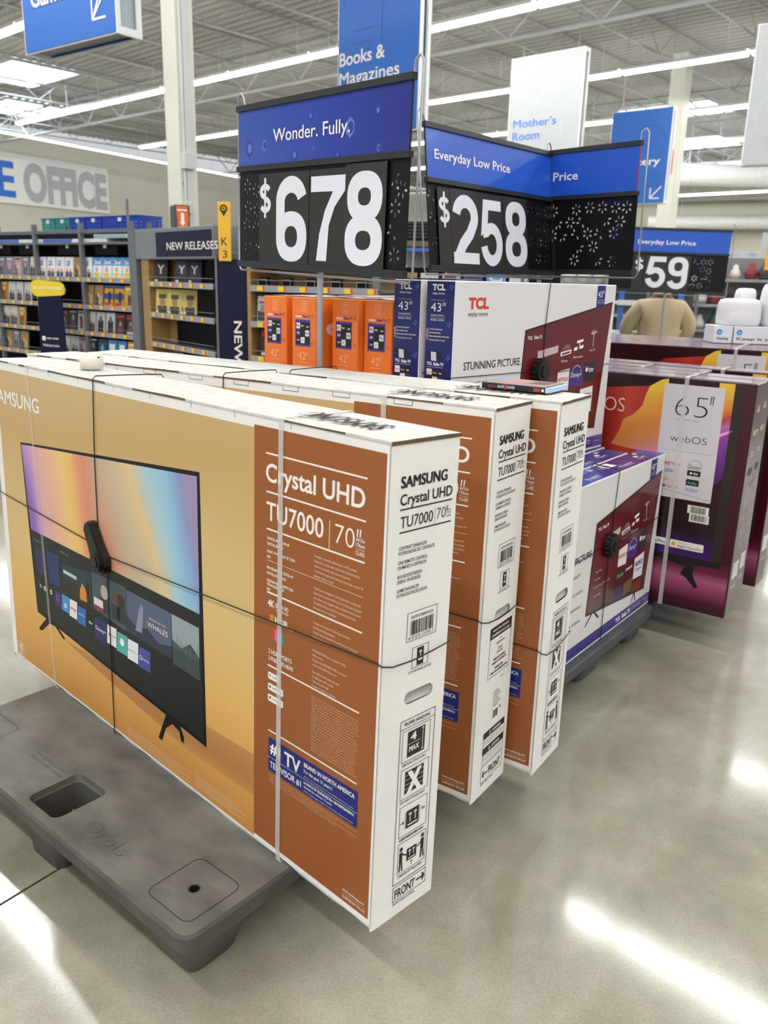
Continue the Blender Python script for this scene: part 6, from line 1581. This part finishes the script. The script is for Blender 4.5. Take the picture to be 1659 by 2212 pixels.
# new releases end display
ea, eyw = (-1.95, 6.93), fr_y((-1.93, 6.95), (-1.22, 6.08))
ec = gondola('grey and wooden NEW RELEASES end display beside the yellow K 3 flag', ea, eyw, 1.11, (1.405, 1.165, 0.930, 0.69, 0.44, 0.2), 1.60, depth=0.17, wood=1.58, top_rail=False, name='end_display')
m1 = MB(); m1.box(-0.34, -0.02, 0, -0.20, 0.10, 1.80, GPO, 0.003); m1.build('upright', ec)
m1 = MB(); m1.tube([(-0.36, 0.0, 0.0), (-0.36, 0.0, 2.05)], 0.012, GPO, 8); m1.build('tall_post', ec)
m1 = MB(); m1.box(-0.34, -0.015, 1.575, 1.14, 0.42, 1.80, M('grey_header_paint', '7c828a', 0.5, var=0.04), 0.004)
f = F((0, -0.015, 0), (1, 0, 0), (0, 0, 1)); m1.rect(f, 0.20, 1.592, 1.13, 1.772, NVY, 0.002); m1.text(f, 'NEW RELEASES', 0.40, 1.640, 0.82, 0.058, INKW, 0.02, 0.004)
m1.build('header', ec)
for k, x, z, g in (('dark_y', 0.02, 1.405, 'dark video case with a pale Y, at the left'), ('dark_y_blue', 0.40, 1.405, 'dark video case with a pale Y in a ring'), ('portrait', 0.02, 1.165, 'left yellow video case with a capped man'), ('portrait', 0.25, 1.165, 'right yellow video case with a capped man')):
    dvd(k, ec, x, z - 0.005, 0.035, 0.42, g + ' on the new releases display')
for i in range(3): dvd('portrait', ec, 0.33 + i * 0.03, 1.160, 0.075 + i * 0.012, 0.42, 'yellow video case stacked behind the capped man cases', 'yellow cases stacked behind the portrait cases')
for i in range(2): dvd('dark_y_blue', ec, 0.48 + i * 0.03, 1.40, 0.075 + i * 0.012, 0.42, 'dark video case stacked behind the ringed Y case', 'dark cases stacked behind the Y cases')
# device on top of the end display
dv = thing('scanner_unit', 'dark grey scanner unit with an orange arrow label on top of the end display', 'scanner', (-1.685, 6.86, 1.801), yaw_rz(62))
m1 = MB(); m1.box(-0.02, 0, 0, 0.105, 0.15, 0.19, M('charcoal_device', '4a4c4e', 0.45, var=0.05), 0.008); m1.build('housing', dv)
m1 = MB(); m1.poly(F((-0.02, 0, 0), (1, 0, 0), (0, 0, 1)), [(0.025, 0.008), (0.10, 0.008), (0.112, 0.08), (0.105, 0.18), (0.015, 0.18), (0.02, 0.09)], ink('e06a2a'), 0.002)
ff = F((-0.02, 0, 0), (1, 0, 0), (0, 0, 1)); m1.rect(ff, 0.05, 0.06, 0.075, 0.13, INKW, 0.004); m1.poly(ff, [(0.04, 0.062), (0.0625, 0.03), (0.085, 0.062)], INKW, 0.004); m1.rect(ff, 0.022, 0.145, 0.10, 0.155, INKW, 0.004); m1.build('arrow_label', dv)
# yellow flag K 3
kf = thing('aisle_flag', 'yellow aisle flag with a compass symbol and K 3', 'aisle flag', (-1.192, 5.99, 1.560), yaw_rz(92))
m1 = MB(); m1.box(0, 0, 0, 0.088, 0.012, 0.388, YELS, 0.002); f = F((0, 0, 0), (1, 0, 0), (0, 0, 1))
m1.text(f, 'K', 0.020, 0.105, 0.044, 0.055, INKK, 0.0, 0.0015); m1.text(f, '3', 0.026, 0.022, 0.034, 0.052, INKK, 0.0, 0.0015)
m1.poly(f, [(0.042, 0.295), (0.068, 0.335)] + circ(0.042, 0.345, 0.027, 14, -0.2)[0:8] + [(0.016, 0.335)], INKK, 0.0012); m1.poly(f, circ(0.042, 0.346, 0.015, 8), YELS, 0.0018); m1.poly(f, circ(0.042, 0.346, 0.010, 4), INKK, 0.0024)
m1.build('flag_panel', kf)
m1 = MB(); m1.box(0.07, 0.012, 0.05, 0.13, 0.020, 0.07, GPO); m1.build('bracket', kf)
# navy end panel with vertical wording
np_ = thing('navy_panel', 'tall navy end panel with vertical NEW RELEASES wording', 'sign panel', (-1.215, 6.035, 0), yaw_rz(100))
m1 = MB(); m1.box(0, 0, 0, 0.215, 0.03, 1.575, NVY, 0.003); m1.box(-0.016, -0.004, 0, 0.0, 0.034, 1.60, GPO)
m1.text(F((0.115, 0, 1.155), (0, 0, -1), (1, 0, 0)), 'NEW RELEASES', 0.0, 0.0, 0.86, 0.062, INKW, 0.03, 0.002); m1.build('panel', np_)
# second display to the right
e2 = gondola('wooden backed video display behind the orange boxes', (-0.955, 5.86), 116, 0.98, (1.405, 1.165, 0.93, 0.69), 1.60, depth=0.35, wood=1.58, top_rail=False, backm=WOOD, name='end_display', posts=(0.96,))
m1 = MB(); m1.box(-0.03, -0.015, 1.575, 1.0, 0.37, 1.80, MATS['grey_header_paint'], 0.004); f = F((0, -0.015, 0), (1, 0, 0), (0, 0, 1)); m1.rect(f, -0.02, 1.592, 0.98, 1.772, NVY, 0.002); m1.text(f, 'NEW RELEASES', 0.02, 1.640, 0.82, 0.058, INKW, 0.02, 0.004); m1.build('header', e2)
E2 = 'the wooden display'
for k, x, z in (('action', 0.02, 1.165), ('blue_yellow', 0.24, 1.165), ('blue_yellow', 0.42, 1.165), ('red_title', 0.60, 1.165), ('red_title', 0.76, 1.165), ('red_title', 0.04, 0.93), ('action', 0.22, 0.93)):
    dvd(k, e2, x, z - 0.005, 0.04, 0, KN[k] + ' video case on the ' + ('second' if z > 1 else 'third') + ' shelf of ' + E2, KN[k] + ' cases, shelf %d of the wooden display' % (2 if z > 1 else 3))
for i in range(5):
    Wm = Matrix.Translation(e2.location) @ Matrix.Rotation(e2.rotation_euler[2], 4, 'Z')
    m1 = MB(); m1.box(0, 0, 0, 0.075, 0.03, 0.055, BLKP, 0.003); m1.tube([(0.005, -0.006, 0.0), (0.005, -0.006, 0.04), (0.07, -0.006, 0.04), (0.07, -0.006, 0.0)], 0.0022, WIRE, 5)
    tag(m1.build('black_clip_strip', None, Wm @ V((0.06 + i * 0.19, 0.01, 1.405)), e2.rotation_euler[2]), 'small black shelf clip on the top strip of the wooden display', 'shelf clip', 'black clips on the wooden display')
# third display with cases, further right
e3 = gondola('dark video shelf between the 678 sign pole and the blue boxes', (-0.16, 6.35), 112, 1.35, (1.335, 1.09, 0.85), 1.56, depth=0.33, tags=True, top_rail=False, posts=(0.02,))
rowfill(e3, 1.335, 0.06, ['teal', 'tan', 'snow', 'rose', 'teal', 'kids_blue', 'action'], 'the dark display', 0.165)
rowfill(e3, 1.09, 0.06, ['tan', 'teal', 'snow'], 'the dark display', 0.165)

# pegboard gondola seen between the two signs
PEG = M('grey_pegboard', '9b9fa3', 0.5, var=0.04)
e4 = gondola('tall grey pegboard rack seen between the two large price signs', (0.02, 7.80), 98, 1.97, (1.45, 1.2, 0.95, 0.7), 2.02, depth=0.42, backm=PEG, tags=True, posts=(0.02, 1.00, 1.94), top_rail=False)
def put(g, name, label, cat, x, y, z, w, d, h, c, group=None, text=None, c2=None):
    Wm = Matrix.Translation(g.location) @ Matrix.Rotation(g.rotation_euler[2], 4, 'Z')
    m1 = MB(); m1.box(0, 0, 0, w, d, h, ink(c), min(0.006, h * .1))
    if c2: m1.rect(front(), w * .1, h * .15, w * .9, h * .5, ink(c2), 0.0012)
    if text: m1.text(front(), text, w * .15, h * .6, w * .7, h * .2, INKW, 0.02, 0.0014)
    return tag(m1.build(name, None, Wm @ V((x, y, z)), g.rotation_euler[2]), label, cat, group)
for i in range(5): put(e4, 'router_box', 'flat black electronics box stacked at the top of the pegboard rack', 'electronics box', 0.02 + 0.02 * (i % 2), 0.05, 1.83 + i * 0.03, 0.42, 0.3, 0.025, '1a1b1d', 'flat black boxes on the pegboard rack')
put(e4, 'shelf_riser', 'brown shelf edge above the blue strip on the pegboard rack', 'shelf riser', 0.0, 0.02, 1.755, 0.6, 0.3, 0.05, '6b5a4a'); put(e4, 'blue_shelf_strip', 'bright blue shelf strip on the pegboard rack', 'shelf strip', 0.0, 0.0, 1.715, 1.0, 0.03, 0.03, '3a6fd0')
put(e4, 'small_carton', 'small white and red carton on the pegboard rack beside the blue boxes', 'carton', 0.03, 0.06, 1.451, 0.09, 0.06, 0.15, 'd9e2e2', None, None, 'a8343a')
cols = ['c9382f', 'e2b23a', 'e8e6e0', '4a3a34', 'b0543a', 'd6d2ca', '8a2f3c', 'cf8a5a', 'e4dccf', '5a5d62', 'c86a7a', 'e0d8c0']
for i in range(12):
    put(e4, 'paperback', ['red', 'yellow', 'white', 'dark brown', 'rust', 'grey white', 'wine red', 'orange tan', 'cream', 'slate', 'pink', 'ivory'][i] + ' paperback book above the blue topped television boxes', 'book', 0.30 + i * 0.093, 0.04, 1.451, 0.085, 0.13, 0.045 + 0.03 * ((i * 5) % 4) / 3, cols[i])
for i in range(4):
    Wm = Matrix.Translation(e4.location) @ Matrix.Rotation(e4.rotation_euler[2], 4, 'Z')
    m1 = MB(); m1.lathe([(0, 0), (0.045, 0.0), (0.052, 0.085), (0.056, 0.09), (0.056, 0.10), (0, 0.102)], ink('e6e6e4'), 20)
    tag(m1.build('white_tub', None, Wm @ V((1.44 + i * 0.135, 0.08, 1.451)), 0), 'white lidded tub in the row above the upper television box', 'tub', 'white tubs on the pegboard rack')

# ------------------------------------------------------------------ far right background
WSH = M('white_shelf_metal', 'd9dde0', 0.45, var=0.04); BPO = M('blue_post', '3f6fc4', 0.45, var=0.05)
w1_ = thing('white_rack', 'white wire rack with blue posts at the left of the person', 'rack', (2.50, 9.3, 0), yaw_rz(100))
for x in (0.0, 0.62):
    m1 = MB(); m1.box(x, 0, 0, x + 0.05, 0.05, 1.62, BPO, 0.004); m1.build('post', w1_)
for z in (0.30, 0.62, 0.95, 1.27):
    m1 = MB(); m1.box(-0.02, -0.02, z, 0.68, 0.36, z + 0.03, WSH, 0.004); m1.box(-0.02, -0.03, z - 0.005, 0.68, -0.02, z + 0.05, WSH); m1.build('shelf', w1_)
for i in range(4):
    for j, z in enumerate((0.65, 0.98)):
        Wm = Matrix.Translation(w1_.location) @ Matrix.Rotation(w1_.rotation_euler[2], 4, 'Z')
        m1 = MB(); m1.lathe([(0, 0), (0.035, 0), (0.035, 0.14), (0.014, 0.18), (0.014, 0.22), (0, 0.22)], ink(('5b4a24', '7a3b2a', '8a8a34', '3c3f2a')[(i + j) % 4]), 14)
        tag(m1.build('bottle', None, Wm @ V((0.10 + i * 0.14, 0.08, z)), 0), 'dark bottle on the ' + ('upper' if j else 'lower') + ' shelf of the white rack', 'bottle', 'bottles on the %s white rack shelf' % ('upper' if j else 'lower'))
ck = gondola('dark grey cabinet rack with a blue and white top shelf behind the person', (2.78, 11.6), 100, 1.35, (1.53, 1.1), 1.42, depth=0.4, backm=M('dark_grey_cabinet', '4a4d50', 0.5, var=0.08), tags=False, top_rail=False, posts=(0.02, 0.7, 1.33))
for i, (c, h) in enumerate((('3fa6b4', .16), ('c9382f', .10), ('e4e6e8', .14), ('e8e8e6', .18), ('f0d23c', .20), ('dfe6ee', .15), ('efc23a', .16), ('d0d4d8', .12), ('6fb0d8', .14), ('dadde0', .12))):
    put(ck, 'product_box', ['teal', 'red', 'pale grey', 'white', 'bright yellow', 'pale blue', 'amber', 'light grey', 'sky blue', 'off white'][i] + ' product box on the shelf behind the person', 'product box', 0.03 + i * 0.130, 0.05, 1.532, 0.11, 0.15, h, c)
# colourful clutter: seasonal stock
rk = gondola('far rack crowded with red, green and dark seasonal goods behind the 59 dollar sign', (4.15, 12.2), 96, 2.6, (0.9, 1.25, 1.6), 1.9, depth=0.4, backm=ink('8a8c90'), tags=False, top_rail=False, posts=(0.02, 1.3))
rnd = random.Random(3)
for i in range(34):
    c = rnd.choice([('8c2f33', 'deep red'), ('2f4a36', 'dark green'), ('2b2a30', 'near black'), ('c9434a', 'bright red'), ('2f3f86', 'navy'), ('d8d4cf', 'white'), ('4a3230', 'brown')])
    Wm = Matrix.Translation(rk.location) @ Matrix.Rotation(rk.rotation_euler[2], 4, 'Z')
    lv = i % 3
    m1 = MB(); rr = rnd.uniform(.06, .10)
    m1.lathe([(0, 0), (rr * .8, 0.0), (rr, rr * .8), (rr * .7, rr * 1.6), (rr * .45, rr * 1.9), (rr * .5, rr * 2.3), (0, rr * 2.6)], ink(c[0]), 12)
    tag(m1.build('plush_toy', None, Wm @ V((0.1 + (i // 3) * 0.21 + rnd.uniform(-.03, .03), 0.08 + rnd.uniform(0, .12), (0.902, 1.252, 1.602)[lv])), 0), c[1] + ' soft toy on the ' + ('bottom', 'middle', 'top')[lv] + ' shelf of the seasonal rack', 'soft toy', c[1] + ' toys on the %s seasonal shelf' % ('bottom', 'middle', 'top')[lv])
def smallsign(label, x, y, z, w, h, mat, txt=None, yaw=95, rod=True, col=None):
    r = thing('small_sign', label, 'small sign', (x, y, z), yaw_rz(yaw)); m1 = MB(); m1.box(0, 0, 0, w, 0.02, h, mat, 0.002)
    if txt:
        for k in range(3): m1.rect(front(), w * .12, h * (.25 + .2 * k), w * (.88 - .1 * k), h * (.32 + .2 * k), ink('b9bcc0'), 0.003)
    m1.build('panel', r)
    if rod: m1 = MB(); m1.tube([(w / 2, 0.01, h), (w / 2, 0.01, HC - z - .2)], 0.005, WIRE, 5); m1.build('rod', r)
smallsign('orange and yellow vertical flag beyond the 59 dollar sign, left one', 4.98, 11.5, 1.72, 0.08, 0.34, YELS)
smallsign('orange vertical flag at the right picture edge', 5.42, 11.5, 1.78, 0.08, 0.30, YELS)
smallsign('white information sign with a red strip under the roof at the right', 7.45, 17.5, 1.95, 0.95, 0.62, HWH, 'Pick up here')
smallsign('narrow red banner in front of the white information sign', 7.72, 17.2, 2.12, 0.09, 0.42, ink('c9434a'))
smallsign('small white service sign above the seasonal rack', 5.12, 11.6, 1.60, 0.33, 0.22, HWH, 'Pool Care', rod=False)
m1 = MB(); m1.tube([(5.28, 11.62, 0), (5.28, 11.62, 1.6)], 0.012, WIRE, 6); tag(m1.build('sign_post'), 'thin post holding the small white service sign', 'post')
tall = thing('tall_shelf', 'long pale back wall shelving under the roof at the far right', 'shelf', (5.2, 21.0, 0), yaw_rz(112))
m1 = MB(); m1.box(0, 0, 0, 12, 0.8, 2.3, M('pale_far_shelving', 'c9ccd0', 0.6, var=0.3, scale=2.5, col2='8a8f96'), 0.01); m1.build('cabinet', tall)
m1 = MB(); m1.box(0, -0.3, 2.1, 12, 0.0, 2.16, WSH); m1.build('canopy', tall)
# ------------------------------------------------------------------ person seen from behind
SHIRT = M('beige_shirt_cloth', 'cdbb98', 0.8, var=0.08, scale=6, bump=0.35, bscale=9, stretch=(1.5, 1.5, 0.6))
SKIN = M('brown_skin', '7a4f38', 0.5, var=0.06); HAIR = M('black_hair', '17130f', 0.7, var=0.2, scale=60, bump=0.4, bscale=80); TRS = M('dark_trousers', '2f3138', 0.8, var=0.1); SHOE = M('black_shoe', '18181a', 0.4)
def skin(name, pts, edges, rad, mat, parent, sub=2, root=0):
    me = bpy.data.meshes.new(name); me.from_pydata(pts, edges, []); me.update()
    o = bpy.data.objects.new(name, me); C.objects.link(o)
    md = o.modifiers.new('s', 'SKIN')
    for i, r in enumerate(rad):
        sv = me.skin_vertices[0].data[i]; sv.radius = r if isinstance(r, tuple) else (r, r); sv.use_root = (i == root)
    md.use_smooth_shade = True
    sb = o.modifiers.new('b', 'SUBSURF'); sb.levels = sub; sb.render_levels = sub
    dg = bpy.context.evaluated_depsgraph_get(); dg.update()
    nm = bpy.data.meshes.new_from_object(o.evaluated_get(dg))
    o.modifiers.clear(); o.data = nm; nm.materials.clear(); nm.materials.append(mat)
    for p in nm.polygons: p.use_smooth = True
    o.parent = parent
    return o
pr_ = thing('person', 'person in a beige shirt seen from behind, elbows bent, behind the 59 dollar sign', 'person', (2.53, 7.95, 0), math.radians(-6))
# y axis points away from the camera, the person faces away
sk = skin('body', [(0, 0, 0.93), (0, 0.0, 1.10), (0, -0.01, 1.28), (0, -0.01, 1.42), (0, 0.0, 1.50), (0, 0.01, 1.57), (0, 0.02, 1.66), (0, 0.02, 1.73),
                   (-0.17, 0, 1.35), (-0.28, 0.03, 1.12), (-0.20, 0.20, 1.065), (-0.14, 0.30, 1.06), (0.17, 0, 1.35), (0.28, 0.03, 1.12), (0.20, 0.20, 1.065), (0.14, 0.30, 1.06),
                   (-0.10, 0, 0.86), (-0.11, 0.01, 0.48), (-0.11, -0.01, 0.08), (-0.115, 0.10, 0.035), (0.10, 0, 0.86), (0.11, 0.01, 0.48), (0.11, -0.01, 0.08), (0.115, 0.10, 0.035)],
          [(0, 1), (1, 2), (2, 3), (3, 4), (4, 5), (5, 6), (6, 7), (3, 8), (8, 9), (9, 10), (10, 11), (3, 12), (12, 13), (13, 14), (14, 15), (0, 16), (16, 17), (17, 18), (18, 19), (0, 20), (20, 21), (21, 22), (22, 23)],
          [(.12, .08), (.11, .08), (.10, .07), (.075, .06), .048, .058, (.078, .095), (.06, .07), .045, .035, .030, .028, .045, .035, .030, .028, .085, .055, .04, .035, .085, .055, .04, .035], SKIN, pr_)
sh = skin('shirt', [(0, 0, 0.90), (0, 0.0, 1.05), (0, -0.01, 1.20), (0, -0.012, 1.34), (0, -0.005, 1.425), (-0.165, 0.0, 1.335), (-0.235, 0.0, 1.25), (-0.285, 0.03, 1.13), (-0.265, 0.12, 1.08), (-0.20, 0.20, 1.065), (0.165, 0.0, 1.335), (0.235, 0.0, 1.25), (0.285, 0.03, 1.13), (0.265, 0.12, 1.08), (0.20, 0.20, 1.065)],
          [(0, 1), (1, 2), (2, 3), (3, 4), (3, 5), (5, 6), (6, 7), (7, 8), (8, 9), (3, 10), (10, 11), (11, 12), (12, 13), (13, 14)],
          [(.21, .15), (.20, .145), (.20, .15), (.16, .13), (.085, .085), .092, .084, .070, .060, .050, .092, .084, .070, .060, .050], SHIRT, pr_)
pr_.scale = (1.04, 1.0, 0.955)
tr = skin('trousers', [(0, 0, 0.95), (-0.10, 0, 0.84), (-0.11, 0.01, 0.48), (-0.11, -0.01, 0.10), (0.10, 0, 0.84), (0.11, 0.01, 0.48), (0.11, -0.01, 0.10)], [(0, 1), (1, 2), (2, 3), (0, 4), (4, 5), (5, 6)], [(.165, .125), .105, .08, .07, .105, .08, .07], TRS, pr_)
hr = skin('hair', [(0, -0.012, 1.60), (0, 0.0, 1.68), (0, 0.012, 1.735)], [(0, 1), (1, 2)], [(.070, .060), (.092, .098), (.070, .080)], HAIR, pr_)
co = MB(); co.tube([(0.062 * math.cos(t), -0.004 + 0.060 * math.sin(t), 1.475 + 0.006 * math.sin(t)) for t in [2 * PI * i / 20 for i in range(20)]], 0.014, SHIRT, 8, closed=True); co.build('collar', pr_)
for sx in (-1, 1):
    pts = [(sx * 0.14, 0.30, 1.06), (sx * 0.13, 0.36, 1.065)]; ed = [(0, 1)]; ra = [.026, (.034, .018)]
    for k in range(4):
        a = len(pts); px = sx * (0.13 - 0.03 + 0.02 * k)
        pts += [(px, 0.40 + .004 * k, 1.065), (px, 0.43, 1.055), (px, 0.445, 1.04)]; ed += [(1, a), (a, a + 1), (a + 1, a + 2)]; ra += [.010, .009, .008]
    a = len(pts); pts += [(sx * 0.095, 0.35, 1.07), (sx * 0.078, 0.375, 1.07)]; ed += [(1, a), (a, a + 1)]; ra += [.012, .010]
    skin('hand', pts, ed, ra, SKIN, pr_, 1)
for sx in (-1, 1):
    m1 = MB(); m1.lathe([(0, 0), (0.05, 0.0), (0.052, 0.03), (0.045, 0.07), (0.0, 0.09)], SHOE, 16); o = m1.build('shoe', pr_, (sx * 0.112, 0.04, 0.0)); o.scale = (0.95, 2.4, 1)
    m1 = MB(); m1.lathe([(0, -0.03), (0.008, -0.025), (0.010, 0.0), (0.008, 0.025), (0, 0.03)], SKIN, 10); o = m1.build('ear', pr_, (sx * 0.085, 0.03, 1.655))

# ------------------------------------------------------------------ world, camera, view
wd_ = bpy.data.worlds.new('World'); SC.world = wd_; wd_.use_nodes = True
bg = wd_.node_tree.nodes['Background']; bg.inputs[0].default_value = (0.93, 0.96, 1.0, 1); bg.inputs[1].default_value = 0.35
cam = bpy.data.cameras.new('camera'); co_ = bpy.data.objects.new('camera', cam); C.objects.link(co_)
cam.sensor_fit = 'VERTICAL'; cam.sensor_height = 36.0; cam.lens = 1784.4 / 2212 * 36
pt, rl = 0.2734, 0.026
fwd = V((0, math.cos(pt), -math.sin(pt))); up = V((0, math.sin(pt), math.cos(pt))); rt = V((1, 0, 0))
r2 = rt * math.cos(rl) + up * math.sin(rl); u2 = up * math.cos(rl) - rt * math.sin(rl)
m = Matrix((r2, u2, -fwd)).transposed().to_4x4(); m.translation = V((0, 0, 1.46))
co_.matrix_world = m
cam.clip_start = 0.05; cam.clip_end = 200
cam.dof.use_dof = True; cam.dof.focus_distance = 2.2; cam.dof.aperture_fstop = 5.0
SC.camera = co_
SC.view_settings.view_transform = 'Standard'; SC.view_settings.look = 'None'; SC.view_settings.gamma = 1.0; SC.view_settings.use_curve_mapping = False
SC.view_settings.exposure = 0.90
